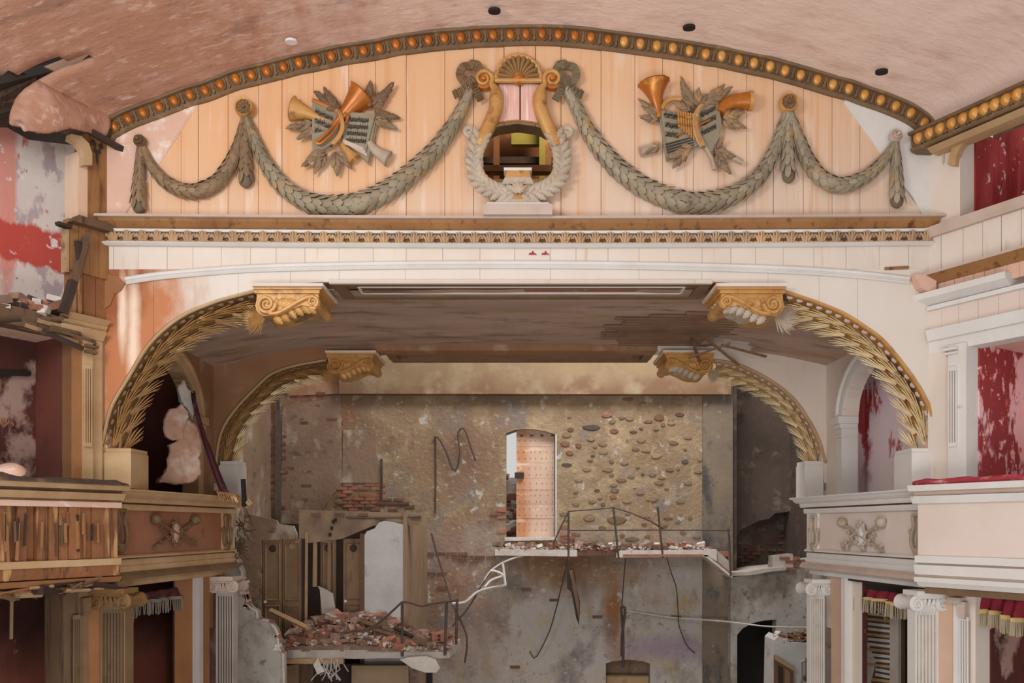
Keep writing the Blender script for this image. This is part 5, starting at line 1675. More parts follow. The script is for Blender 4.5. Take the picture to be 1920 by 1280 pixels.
bar(wl, LW, LE, aL(112), zl(642), zl(612), .0, .05, 'old_wood', 'architrave')
for p, q, r, m in (((152, 452), (112, 596), .05, 'old_wood'), ((158, 440), (138, 520), .035, 'old_wood'), ((136, 455), (140, 505), .04, 'dark_wood'), ((128, 530), (108, 590), .06, 'dark_wood')):
    a, c = LW.p(*p, .10), LW.p(*q, .10)
    B().tube([a, a.lerp(c, .5) + V((.01, 0, .01)), c], r, 5).ob('brace', m, wl)
# orange discoloured strip where the stub meets the proscenium wall
B().prism([FW.p(x, y, .0) for x, y in [(196, 515), (222, 519), (236, 531), (228, 545), (216, 552), (208, 572), (196, 580)]][::-1], FW.n * .02).ob('torn_plaster', 'pillar_orange', wl)
# broken floor of the upper box: bricks, beams and dust
B().pbox(LW, LE, aL(120), zl(596, 120), zl(584, 120), -1.4, -.02).ob('floor_boards', 'dark_wood', wl)
for k in range(26):
    px = U(-20, 112)
    B().box(LW.p(px, U(560, 592), U(-.3, .04)), (U(.12, .3), U(.08, .16), U(.05, .1)), Matrix.Rotation(U(-1.6, 1.6), 3, 'Z') @ Matrix.Rotation(U(-.4, .4), 3, 'Y')).ob('brick', random.choice(['brick', 'rubble', 'rubble_white', 'old_wood']), wl)
for k in range(9):
    B().box(LW.p(-12 + k * 13, 572 - (k % 2) * 5, -.12), (.09, .18, .09), Matrix.Rotation(.55, 3, 'Z')).ob('brick', ['brick', 'rubble_white', 'brick'][k % 3], wl)
for k in range(14):
    px = U(-30, 108)
    a = LW.p(px, U(588, 622), U(-.2, .12))
    B().tube([a, a + V((U(.1, .45), U(.1, .5), U(-.18, .12)))], U(.015, .04), 5).ob('splinter', random.choice(['dark_wood', 'old_wood', 'pale_wood']), wl)
# middle tier
B().pbox(LW, aL(134), aL(192), E - .2, zl(640), -.3, 0).ob('pier', 'ochre_white', wl)
B().pbox(LW, aL(134), aL(151), E - .2, zl(640), -.3, .03).ob('pier', 'pillar_orange', wl)
B().pbox(LW, aL(151), aL(170), E - .2, zl(645), -.3, .05).ob('pilaster', 'ochre_white', wl)
strip(wl, LW, 152, 166, 692, 830, .05, 'ochre_white', 'bronze')
for y0, y1, o in ((648, 653, .12), (658, 663, .10)):
    B().pbox(LW, aL(153), aL(175), zp(LW, 160, y1), zp(LW, 160, y0), 0, o).ob('pilaster_cap', 'bronze', wl)
B().pbox(LW, LE, aL(140) + .3, E - .4, zl(630), -.85, -.75).ob('peeling_wall', 'red_left', wl)
B().pbox(LW, aL(134) - .02, aL(134), E - .2, zl(640), -.8, -.2).ob('jamb', 'dark_red', wl)
B().pbox(LW, LE, aL(140), zl(640), zl(632), -1.3, -.05).ob('box_ceiling', 'plaster_pink', wl)
B().tube([LW.p(9, 687, -.7), LW.p(116, 689, -.7)], .035, 6).ob('wall_rail', 'black_hole', wl)
B().pbox(LW, LE, aL(196), E - .15, E - .05, -1.3, .1).ob('box_floor', 'dark_wood', wl)
for s in (-1, 1):
    P = [LW.p(72 + s * a, 785 + b_, -.735) for a, b_ in ((0, 6), (4, 2), (8, -4), (4, -8), (2, -3), (9, 2), (14, -2), (16, 4), (11, 6))]
    B().tube(spl(P, 24), .012, 4).ob('painted_motif', 'brick', wl)
# middle parapet, stripped and dusty
LB = LW.off(.54)
pl_ = thing('box_parapet', LB.q(-.6, E), 'ruined orange parapet with peeling boards along the left middle tier', 'parapet')
zb2 = lambda y: zp(LB, 222, y)
c1, c0 = LB.a(226), LB.a(-140)
for nm, y0, y1, o0, o1, m, e in (('ledge', 910, 920, .10, .14, 'ochre_white', .05), ('groove', 920, 926, .03, .03, 'bronze', 0), ('cornice', 926, 938, .06, .11, 'ochre_white', .0), ('groove', 938, 942, .02, .02, 'bronze', 0), ('frieze', 942, 952, .02, .03, 'plaster_pink', 0)):
    bar(pl_, LB, c0, c1 + e, zb2(y1), zb2(y0), o0, o1, m, nm, back=-.5)
xs = [-130, -100, -72, -46, -24, -4, 14, 34, 52, 70, 92, 110, 128, 150, 172, 196, 222]
for x0, x1 in zip(xs, xs[1:]):
    B().pbox(LB, LB.a(x0) + .004, LB.a(x1) - .004, zb2(1046 + U(-2, 4)), zb2(952), -.1, U(-.025, .02) - (.05 if random.random() < .15 else 0)).ob('board', 'orange_panel', pl_)
B().pbox(LB, c0, c1 - .02, zb2(1100), zb2(952), -.5, -.09).ob('backing', 'dark_wood', pl_)
for nm, y0, y1, o0, o1, m in (('base_board', 1046, 1058, .03, .04, 'ochre_white'), ('base_board', 1058, 1078, .0, .02, 'orange_panel'), ('base_moulding', 1080, 1090, .0, .05, 'pillar_orange')):
    bar(pl_, LB, c0, c1 - .01, zb2(y1), zb2(y0), o0, o1, m, nm, back=-.4)
for k in range(34):
    px = U(-30, 212)
    a = LB.p(px, 1086 + U(0, 16) + (222 - px) * .085, U(-.2, .05))
    dd = LB.u * U(.1, .45) + V((0, 0, U(-.06, .06)))
    B().tube([a, a + dd], U(.012, .035), 4).ob('splinter', random.choice(['dark_wood', 'old_wood', 'pale_wood', 'pillar_orange']), pl_)
for k in range(26):
    px = U(0, 200)
    h = U(.08, .42)
    a = LB.p(px, U(958, 985), .02)
    B().box(a - V((0, 0, h / 2)), (.012 + U(0, .022), .012, h), Matrix.Rotation(1.0, 3, 'Z') @ Matrix.Rotation(U(-.05, .05), 3, 'Y')).ob('peeling_strip', random.choice(['old_wood', 'ochre_wood', 'orange_panel', 'orange_panel', 'dark_wood', 'pillar_orange']), pl_)
# dust heaped on the ledge
rows = []
for i in range(60):
    a = c0 + (c1 - c0 + .04) * i / 59
    h = (.05 + .035 * mnoise.noise(V((a * 3, 1, 2)))) * (1 if i < 57 else .5)
    rows.append([LB.q(a, zb2(910) - .01, .15), LB.q(a, zb2(910) + h * .7, .10 + .05 * mnoise.noise(V((a * 5, 0, 0)))), LB.q(a, zb2(910) + h * 1.25, 0), LB.q(a, zb2(910) + h, -.25), LB.q(a, zb2(910) - .01, -.45)])
o = B().grid(rows).ob('dust_heap', 'dust', None, True)
tag(o, 'dark crumbly dust heaped on the ledge of the ruined left parapet', 'dust', kind='stuff')
t = thing('plaster_lump', LB.p(22, 894), 'rounded pale plaster lump lying on the dusty left ledge', 'plaster')
b = B()
b.lathe([(0, .1), (.11, .09), (.17, .04), (.18, 0), (.15, -.04)], Matrix.Translation(LB.p(24, 889, -.1)) @ Matrix.Rotation(.5, 4, 'X'), 12)
b.ob('lump', 'plaster_pink', t, True)

# lower tier, left
wll = structure('wall_lower_left', 'brown piers and dark red lower boxes under the left middle tier', loc=LW.q(0, E - 3))
B().pbox(LW, aL(110), aL(136), E - 6, E - .76, -.3, .10).ob('jamb', 'old_wood', wll)
B().pbox(LW, aL(136), aL(152), E - 6, E - .76, -.3, .14).ob('pilaster', 'umber', wll)
B().pbox(LW, aL(152), aL(190), E - 6, E - .76, -.3, .12).ob('pier', 'pillar_orange', wll)
strip(wll, LW.off(.14), 136, 149, 1160, 1300, 0, 'umber', 'dark_wood')
B().prism([LW.p(x, y, .14) for x, y in [(138, 1152), (151, 1150), (152, 1118), (136, 1120)]], LW.n * .08).ob('console', 'bronze', wll)
B().pbox(LW, LE, aL(140), E - 6, E - .5, -1.35, -1.25).ob('peeling_wall', 'red_left', wll)
B().tube([LW.p(-20, 1155, -.9), LW.p(75, 1152, -.9)], .03, 6).ob('wall_rail', 'black_hole', wll)
B().tube([LW.p(82, 1120, -.7), LW.p(81, 1206, -.7)], .02, 5).ob('hanging_lath', 'pale_wood', wll)
B().pbox(LP, LP.a(357), LP.a(380), E - 6, E - .76, -.24, -.16).ob('jamb', 'pillar_orange', wll)
B().pbox(LP, LP.a(380), LP.a(387), E - 6, E - .76, -.24, -.05).ob('pier', 'white_plaster', wll)
B().pbox(LP, LP.a(387), LP.a(402), E - 6, E - .76, -.24, -.08).ob('pier', 'pillar_orange', wll)
B().pbox(LP, -2.0, 5.4, E - 6, E - .6, -1.6, -1.5).ob('box_back', 'wine', wll)
B().pbox(LP, -1.2, 2.9, E - .75, E - .65, -1.6, -.1).ob('box_ceiling', 'dark_wood', wll)
for k, s_ in ((1, LP), (-1, RP)):
    pass

# scroll ornaments on the upper pilasters
for pl, px, m, lab in ((LW, 181, 'dark_wood', 'small dark scroll ornament at the top of the left ochre pilaster'), (RW, 1770, 'grey_stone', 'small pale scroll ornament at the top of the right cream pilaster')):
    t = thing('scroll_ornament', pl.p(px, 280), lab, 'ornament')
    M = pl.mat(pl.p(px, 280, .015), 0, 1)
    for s in (-1, 1):
        b = B()
        b.tube([M @ V((s * x / 150, -y / 150, 0)) for x, y in spl(spiral((6, -8), 1, 5, 0, 1.2, 16, 1) + [(3, 4), (0, 10)], 30)], .011, 5, pl.n)
        b.ob('scroll', m, t, True)
        b = B()
        b.tube([M @ V((s * x / 150, -y / 150, 0)) for x, y in spl(spiral((4, 4), .6, 3, PI, 1.1, 12, -1) + [(0, 12)], 20)], .009, 5, pl.n)
        b.ob('scroll', m, t, True)
    b = B()
    b.tube([M @ V((0, -10 / 150, 0)), M @ V((0, -28 / 150, 0))], lambda k: .016 * (1 - .6 * k), 6, pl.n)
    b.ob('drop', m, t, True)

# ---------------------------------------------------------------- stage house
ZT = E + 7.6
wb = structure('wall_back', 'tall stained stage back wall of rubble stone, brick and brown plaster', loc=(0, 18, E))
DOOR = [(949, 1008), (949, 812), (965, 806), (985, 804), (1005, 805), (1025, 809), (1041, 814), (1041, 1008)]
NICHE = [(1136, 1290), (1136, 1243), (1150, 1239), (1178, 1236), (1205, 1239), (1219, 1244), (1219, 1290)]
DARK = [(1382, 1290), (1382, 1190), (1392, 1178), (1410, 1168), (1432, 1163), (1460, 1161), (1460, 1290)]


def seg_y(poly, x, top):
    ys = []
    for (x0, y0), (x1, y1) in zip(poly, poly[1:]):
        if min(x0, x1) <= x <= max(x0, x1) and x0 != x1:
            ys.append(y0 + (y1 - y0) * (x - x0) / (x1 - x0))
    return min(ys) if ys else top


def wall_cols(pl, x0, x1, step, th, m, par, openings, ztop=ZT, zbot=E - 6, name='masonry'):
    """masonry between two pixel columns with arched openings [(poly, sill_y or None)]"""
    b = B()
    cuts = sorted(set([x0, x1] + [p[0] for o, _ in openings for p in o if x0 < p[0] < x1]))
    for c0, c1 in zip(cuts, cuts[1:]):
        n = max(1, int((c1 - c0) / step))
        for i in range(n):
            a, c = c0 + (c1 - c0) * i / n, c0 + (c1 - c0) * (i + 1) / n
            if c - a < .01:
                continue
            xm = (a + c) / 2
            spans = [(zbot, zbot, None)]
            z = [(zbot, zbot)]
            hit = None
            for o, sill in openings:
                if min(p[0] for p in o) < xm < max(p[0] for p in o):
                    hit = (o, sill)
            def quad(l0, l1, h0, h1):
                pts = [pl.q(pl.a(a), l0, -th), pl.q(pl.a(c), l1, -th), pl.q(pl.a(c), h1, -th), pl.q(pl.a(a), h0, -th)]
                b.prism(pts, pl.n * th)
            if hit:
                o, sill = hit
                e = .01 * (c - a)
                quad(zp(pl, a, seg_y(o, a + e, 0)), zp(pl, c, seg_y(o, c - e, 0)), ztop, ztop)
                if sill:
                    quad(zbot, zbot, zp(pl, a, sill), zp(pl, c, sill))
            else:
                quad(zbot, zbot, ztop, ztop)
    return b.ob(name, m, par)


wall_cols(BW, 500, 1372, 14, .45, 'back_wall', wb, [(DOOR, 1008), (NICHE, None)])
BWs = BW.off(.06)
wall_cols(BWs, 1318, 1374, 60, .3, 'stained_strip', wb, [], name='pilaster_strip')
b = B()
b.prism([BW.p(640, 741, 0), BW.p(1366, 742, 0), BW.p(1366, 560, 0), BW.p(640, 560, 0)], BW.n * .22)
b.ob('upper_plaster', 'lintel_plaster', wb)
# corner strips and patches
B().prism([BW.p(x, y, 0) for x, y in [(516, 1010), (527, 1010), (528, 820), (524, 742), (516, 742)]], BW.n * .05).ob('brick_edge', 'dark_wall', wb)
for poly, m, th in (([(642, 905), (644, 806), (704, 806), (706, 842), (716, 846), (716, 905)], 'stage_left', .03), ([(527, 1000), (530, 760), (640, 745), (642, 905), (600, 962)], 'stage_left', .025),
                    ([(480, 690), (545, 742), (648, 738), (648, 708), (625, 700), (560, 690)], 'brown_wall', .04)):
    B().prism([BW.p(x, y, 0) for x, y in poly], BW.n * th).ob('plaster_patch', m, wb)
B().tube([BW.p(x, y, .05) for x, y in ((716, 860), (717, 905), (716, 935))], .025, 5).ob('pipe_stub', 'iron', wb)


def blob_stone(pl, x, y, wpx, hpx, m, par, d=.02):
    b = B()
    Y = pl.p(x, y).y
    w_, h_ = wpx / F * Y / 2, hpx / F * Y / 2
    n = 9
    rot = U(-.15, .15)
    ring, ring2 = [], []
    for i in range(n):
        a = 2 * PI * i / n
        k = U(.85, 1.1)
        q = pl.u * (math.cos(a) * w_ * k) + V((0, 0, 1)) * (math.sin(a) * h_ * k)
        ring.append(pl.p(x, y, -.03) + q)
        ring2.append(pl.p(x, y, d) + q * .72)
    b.grid([ring, ring2], True)
    b.f.append(tuple(range(n, 2 * n)))
    return b.ob('stone', m, par, False)


ST = [(1109, 801, 38, 13, 'stone_dark'), (1180, 784, 22, 11, 'stone'), (1235, 783, 24, 16, 'brick_dark'), (1152, 808, 19, 11, 'brick_dark'), (1188, 809, 18, 6, 'stone_dark'), (1202, 803, 10, 6, 'brick_dark'), (1230, 805, 12, 5, 'stone'), (1070, 805, 16, 10, 'brick_dark'), (1063, 815, 24, 14, 'stone'), (1060, 832, 22, 14, 'brick_dark'), (1085, 835, 14, 11, 'brick_dark'), (1108, 824, 18, 7, 'stone'), (1130, 832, 20, 10, 'stone'), (1068, 849, 19, 11, 'brick_dark'), (1111, 854, 10, 6, 'stone_dark'), (1202, 824, 20, 16, 'stone'), (1258, 793, 20, 9, 'stone'), (1274, 777, 20, 9, 'brick_dark'), (1258, 787, 14, 8, 'stone'), (1191, 842, 18, 8, 'stone'), (1284, 865, 17, 11, 'stone_dark'), (1062, 871, 24, 8, 'stone_dark'), (1119, 919, 14, 5, 'stone_dark'), (1150, 931, 17, 10, 'brick'), (1200, 924, 20, 8, 'stone'), (1223, 935, 26, 13, 'stone'), (1131, 848, 22, 8, 'stone'), (1104, 970, 28, 20, 'stone'), (1155, 974, 46, 20, 'stone'), (1185, 1010, 32, 11, 'stone'), (1205, 889, 8, 5, 'stone_dark'), (1195, 875, 10, 6, 'stone'), (1178, 748, 26, 8, 'brick'), (1207, 754, 11, 6, 'brick'), (1138, 779, 24, 8, 'brick'), (1284, 842, 9, 5, 'brick'), (1250, 916, 12, 5, 'brick'), (1085, 900, 18, 9, 'stone'), (1140, 880, 26, 11, 'stone'), (1170, 868, 20, 9, 'stone'), (1100, 880, 20, 9, 'stone'), (1230, 855, 24, 12, 'stone'), (1255, 880, 20, 9, 'stone'), (1235, 905, 22, 10, 'stone'), (1080, 945, 18, 9, 'stone'), (1275, 940, 20, 9, 'stone'), (1290, 905, 20, 10, 'stone'), (1165, 900, 24, 9, 'stone'), (1110, 940, 18, 8, 'stone'), (1262, 830, 22, 10, 'stone'), (1290, 820, 18, 9, 'stone')]
for k in range(70):
    x, y = U(1052, 1312), U(772, 1015)
    if all(abs(x - q[0]) > 13 or abs(y - q[1]) > 8 for q in ST):
        ST.append((x, y, U(9, 22), U(5, 10), random.choice(['stone', 'stone', 'lintel_plaster', 'stained_strip'])))
for x, y, a, c, m in ST:
    blob_stone(BW, x, y, a * 1.05, c * 1.05, m, wb)


def bricks(pl, poly, prob, par, m, d=.025, bw=21, bh=6.6, lim=300):
    ys = [p[1] for p in poly]
    xs_ = [p[0] for p in poly]
    r, k = 0, 0
    y = min(ys)
    while y < max(ys):
        x = min(xs_) + (bw / 2 if r % 2 else 0)
        while x < max(xs_):
            if inpoly(x, y, poly) and random.random() < prob and k < lim:
                w_, h_ = bw * U(.38, .46), bh * .40
                dd = d + U(-.012, .018)
                B().prism([pl.p(x - w_, y + h_, -.03), pl.p(x + w_, y + h_, -.03), pl.p(x + w_, y - h_, -.03), pl.p(x - w_, y - h_, -.03)], pl.n * (dd + .03)).ob('brick', m, par)
                k += 1
            x += bw
        y += bh
        r += 1


for poly, pr2, m in (([(533, 862), (560, 858), (588, 880), (585, 895), (600, 905), (580, 918), (533, 920)], .5, 'brick_dark'), ([(642, 902), (716, 905), (718, 955), (642, 955)], .75, 'brick'), ([(560, 722), (642, 712), (645, 744), (560, 746)], .7, 'brick_dark'), ([(716, 935), (735, 930), (770, 944), (768, 964), (716, 964)], .7, 'brick_dark'), ([(518, 812), (530, 812), (530, 960), (518, 960)], .6, 'brick_dark'), ([(922, 945), (948, 930), (948, 1012), (920, 1012)], .6, 'brick'), ([(805, 1038), (945, 1038), (945, 1052), (805, 1052)], .25, 'brick_dark'), ([(808, 1062), (850, 1062), (845, 1115), (808, 1110)], .22, 'brick_dark'), ([(1048, 968), (1085, 968), (1080, 1025), (1048, 1025)], .4, 'brick'), ([(955, 1085), (1062, 1085), (1062, 1250), (955, 1250)], .025, 'brick_dark'), ([(1120, 1090), (1300, 1090), (1300, 1160), (1120, 1160)], .02, 'brick_dark'), ([(560, 770), (640, 760), (640, 860), (560, 850)], .14, 'brick_dark')):
    bricks(BW, poly, pr2, wb, m)

# stage side walls, recess on the right
wsl = structure('wall_left_stage', 'shadowed brown left wall of the stage house', loc=(-5.6, 16, E))
B().box((-5.75, 15.9, E + .8), (.3, 4.6, 13.6)).ob('masonry', 'stage_left', wsl)
wsr = structure('wall_recess', 'dark brick recess right of the stage back wall', loc=(6, 20, E))
RC = Pl((0, 19.6), (1, 0))
wall_cols(RC, 1340, 1640, 30, .3, 'dark_wall', wsr, [])
B().box((4.75, 18.9, E + .8), (.3, 1.6, 13.6)).ob('return', 'dark_wall', wsr)
B().box((6.6, 16.6, E + .8), (.3, 6.2, 13.6)).ob('masonry', 'dark_wall', wsr)
bricks(RC, [(1376, 730), (1500, 745), (1510, 940), (1376, 960)], .22, wsr, 'brick_dark', .03, 20, 6.5)
bricks(RC, [(1376, 985), (1500, 985), (1500, 1050), (1376, 1060)], .4, wsr, 'brick_dark', .03, 20, 6.5)
RC2 = RC.off(.35)
B().prism([RC2.p(x, y, 0) for x, y in [(1372, 1003), (1372, 560), (1516, 560), (1516, 938), (1496, 946), (1488, 954), (1470, 960), (1450, 962), (1440, 972), (1420, 976), (1405, 984), (1388, 992), (1380, 1003)]], RC2.n * .12).ob('torn_plaster', 'dark_wall', wsr)
# wall below the recess, its broken top and the dark doorway
LOW = Pl((0, 17.7), (1, 0))
b = B()
top = [(1370, 1082), (1400, 1078), (1440, 1072), (1447, 1064), (1449, 1042), (1486, 1038), (1490, 1050), (1530, 1044), (1560, 1050)]
pts = [LOW.p(x, y) for x, y in [(1370, 1290), (1382, 1290), (1382, 1190), (1392, 1178), (1410, 1168), (1432, 1163), (1456, 1161), (1456, 1290), (1560, 1290)] + top[::-1]]
b.prism(pts, V((0, .3, 0)))
b.ob('low_wall', 'torn_plaster', wsr)
bricks(LOW, [(1470, 1046), (1512, 1046), (1512, 1068), (1490, 1072), (1470, 1066)], .8, wsr, 'brick')
bricks(LOW, [(1450, 1066), (1462, 1066), (1462, 1076), (1450, 1076)], .8, wsr, 'brick')
B().prism([LOW.p(x, y, 0) for x, y in [(1449, 1072), (1449, 1042), (1486, 1039), (1487, 1062), (1470, 1070)]], LOW.n * .03).ob('plaster_patch', 'grey_plaster', wsr)
B().box((5.6, 18.8, E - 4), (2.4, .1, 4)).ob('doorway_dark', 'black_hole', wsr)

# tall door opening with its plank shutter and the daylit rubble outside
d1 = structure('door_1', 'tall arched doorway with a peach plank shutter half closing it', 'door', BW.p(995, 1008))
DP = Pl((0, 18.2), (1, 0))
ysd = [805, 838, 868, 897, 919, 945, 972, 1010]
for y0, y1 in zip(ysd, ysd[1:]):
    tp = (lambda x: max(seg_y(DOOR, x, y0) + 1.5, y0) if y0 == 805 else y0)
    plank(DP, 968, 1040, tp, y1 - .5, 0, .05 + U(0, .012), 'board_peach', d1, .2, 6, 'board')
B().prism([DP.p(x, y, .05) for x, y in [(965, 897), (982, 897), (982, 886), (965, 886)]], DP.n * .07).ob('lock', 'dark_wood', d1)
b = B()
for y0 in ysd[:-1]:
    for k in range(7):
        for j in range(2):
            c = DP.p(973 + k * 10.5 + U(-2, 2), y0 + 9 + j * 12, .065)
            b.box(c, (.013, .012, .013))
o = b.ob('nail', 'dark_wood', d1)
tag(o, kind='stuff')
for x in (978, 997, 1016, 1036):
    B().box(DP.p(x, 817, .07), (.07, .03, .03)).ob('hinge_stud', 'iron', d1)
B().prism([BW.p(x, y, -.45) for x, y in [(1041, 1008), (1044, 1008), (1044, 815), (1041, 814)]], BW.n * .46).ob('jamb', 'white_plaster', d1)
B().prism([BW.p(x, y, -.3) for x, y in [(946, 1014), (1044, 1012), (1044, 1006), (946, 1007)]], BW.n * .36).ob('sill', 'rubble_white', d1)
for k in range(80):
    x, y, z = U(-.7, .3), U(19, 21.2), 0
    h = 1.7 * (y - 18.6) / 2.6
    p = V((x, y, E - .35 + h * U(.6, 1.05)))
    B().box(p, (U(.15, .5), U(.15, .3), U(.06, .22)), Matrix.Rotation(U(-1, 1), 3, 'Z') @ Matrix.Rotation(U(-.5, .5), 3, 'Y')).ob('fallen_block', random.choice(['outside_stone', 'outside_stone', 'brick', 'rubble_white']), d1)
B().prism([V((-2.5, 18.7, E - .5)), V((2.5, 18.7, E - .5)), V((2.5, 21.4, E + 1.3)), V((-2.5, 21.4, E + 1.3))], (0, .1, -.4)).ob('rubble_bank', 'outside_stone', d1)
# niche with a board at the bottom of the wall
d2 = structure('door_2', 'low arched opening at the foot of the back wall, closed by a board', 'door', BW.p(1178, 1290))
B().prism([BW.p(x, y, -.4) for x, y in [(1130, 1300), (1225, 1300), (1225, 1230), (1130, 1230)]], BW.n * .05).ob('back', 'stage_left', d2)
B().prism([BW.p(x, y, -.2) for x, y in [(1138, 1300), (1218, 1300), (1218, 1268), (1138, 1268)]], BW.n * .05).ob('board', 'pale_wood', d2)
B().prism([BW.p(x, y, -.2) for x, y in [(1138, 1269), (1218, 1269), (1218, 1266), (1138, 1266)]], BW.n * .07).ob('rail', 'old_wood', d2)

# ---------------------------------------------------------------- stone ledge with rubble and a bent railing
lg = thing('stone_ledge', BW.p(1150, 1035), 'broken stone and brick ledge crossing the stage back wall', 'ledge')
LP2 = BW.off(.9)
B().prism([LP2.p(x, y, -.9) for x, y in [(928, 1041), (1082, 1043), (1082, 1031), (928, 1029)]], LP2.n * .9).ob('slab', 'rubble_white', lg)
B().prism([LP2.p(x, y, -.9) for x, y in [(1082, 1042), (1160, 1040), (1160, 1033), (1082, 1034)]], LP2.n * .86).ob('slab', 'brick_dark', lg)
B().prism([LP2.p(x, y, -.9) for x, y in [(1156, 1045), (1330, 1043), (1344, 1052), (1344, 1030), (1166, 1032), (1156, 1036)]], LP2.n * .9).ob('slab', 'rubble_white', lg)
B().prism([LP2.p(x, y, -.9) for x, y in [(1168, 1043), (1318, 1043), (1318, 1039), (1168, 1039)]], LP2.n * .92).ob('brick_course', 'brick', lg)
B().prism([LP2.p(x, y, -.5) for x, y in [(1318, 1040), (1326, 1040), (1374, 1080), (1372, 1083)]], LP2.n * .5).ob('stringer', 'rubble_white', lg)
B().prism([LP2.p(x, y, -.5) for x, y in [(1326, 1041), (1336, 1044), (1372, 1074), (1372, 1080)]], LP2.n * .48).ob('stringer', 'brick', lg)
B().prism([LP2.p(x, y, -.5) for x, y in [(1344, 1056), (1344, 1032), (1346, 1032), (1372, 1055), (1372, 1078)]], LP2.n * .44).ob('step', 'grey_plaster', lg)
B().prism([LP2.p(x, y, -1.6) for x, y in [(1372, 1082), (1420, 1080), (1452, 1074), (1486, 1070), (1486, 1064), (1440, 1068), (1410, 1074), (1372, 1075)]], LP2.n * 1.2).ob('low_slab', 'grey_plaster', lg)
B().box(LP2.p(1362, 1044, -.25), (.2, .25, .22)).ob('hollow_brick', 'brick', lg)
for x in (1359, 1365):
    B().box(LP2.p(x, 1046, -.115), (.05, .02, .06)).ob('brick_hole', 'black_hole', lg)
G1 = 'rubble bits on the stone ledge'


def chunk(name, p, s, m, label=None, group=None, par=None, cat='rubble'):
    b = B()
    M = Matrix.Rotation(U(0, 3), 3, 'Z') @ Matrix.Rotation(U(-.5, .5), 3, 'X') @ Matrix.Rotation(U(-.4, .4), 3, 'Y')
    sx, sy, sz = s * U(.6, 1.3), s * U(.5, 1), s * U(.3, .6)
    vs = []
    for z in (-1, 1):
        for x, y in ((-1, -1), (1, -1), (1, 1), (-1, 1)):
            vs.append(V(p) + M @ V((x * sx / 2 * U(.7, 1.1), y * sy / 2 * U(.7, 1.1), z * sz / 2 * U(.7, 1.1))))
    b.add(vs, [(3, 2, 1, 0), (4, 5, 6, 7), (0, 1, 5, 4), (1, 2, 6, 5), (2, 3, 7, 6), (3, 0, 4, 7)])
    o = b.ob(name, m, par)
    if label:
        tag(o, label, cat, group)
    return o


for k in range(70):
    x = U(932, 1338)
    p = LP2.p(x, 1026 + 4 * math.sin(x * .03), -U(.1, .85))
    p.z = LP2.p(x, 1028).z + U(.0, .09)
    chunk('rubble_chunk', p, U(.10, .26), random.choice(['rubble', 'rubble', 'brick', 'rubble_white']), 'small piece of brick and mortar lying on the stone ledge of the back wall', G1)
crumbs = {m: B() for m in ('rubble', 'rubble_white', 'brick')}
for k in range(500):
    x = U(930, 1342)
    p = LP2.p(x, 1030, -U(.02, .88))
    s_ = U(.02, .07)
    crumbs[random.choice(['rubble', 'rubble_white', 'rubble_white', 'brick'])].box(p + V((0, 0, U(-.01, .05))), (s_ * U(.8, 2), s_, s_ * .6), Matrix.Rotation(U(0, 3), 3, 'Z') @ Matrix.Rotation(U(-.6, .6), 3, 'X'), U(.5, 1))
for m in crumbs:
    tag(crumbs[m].ob('ledge_crumbs', m), {'rubble': 'brown mortar crumbs strewn along the stone ledge', 'rubble_white': 'white plaster crumbs strewn along the stone ledge', 'brick': 'red brick crumbs strewn along the stone ledge'}[m], 'rubble', kind='stuff')
rl = thing('railing', LP2.p(1066, 1040), 'bent thin iron railing standing on the stone ledge', 'railing')


def wire(par, pl, pts, r, m, nm, smooth=0):
    P = [pl.p(x, y, d) for x, y, d in pts]
    if smooth:
        P = spl(P, smooth)
    return B().tube(P, r, 6).ob(nm, m, par, True)


for pts in ([(1066, 1050, 0), (1066, 958, 0)], [(1160, 1046, 0), (1150, 950, 0)], [(1243, 1046, 0), (1233, 950, 0)], [(1370, 1080, 0), (1367, 1002, 0), (1365, 991, 0)]):
    wire(rl, LP2, pts, .022, 'iron', 'post')
for pts in ([(1066, 958, 0), (1110, 955, 0), (1151, 951, 0)], [(1066, 994, 0), (1230, 993, 0), (1366, 994, 0)], [(1150, 951, 0), (1180, 960, 0), (1222, 978, 0), (1250, 994, -.2)], [(1066, 958, 0), (1050, 990, .1), (1036, 1020, .1)]):
    wire(rl, LP2, pts, .017, 'iron', 'rail')
t = tag(wire(None, LP2, [(1227, 1022, -.4), (1226, 990, -.35), (1225, 958, -.3), (1223, 940, -.3)], .02, 'pale_wood', 'stick'), 'thin greenish stick standing upright behind the iron railing', 'stick')

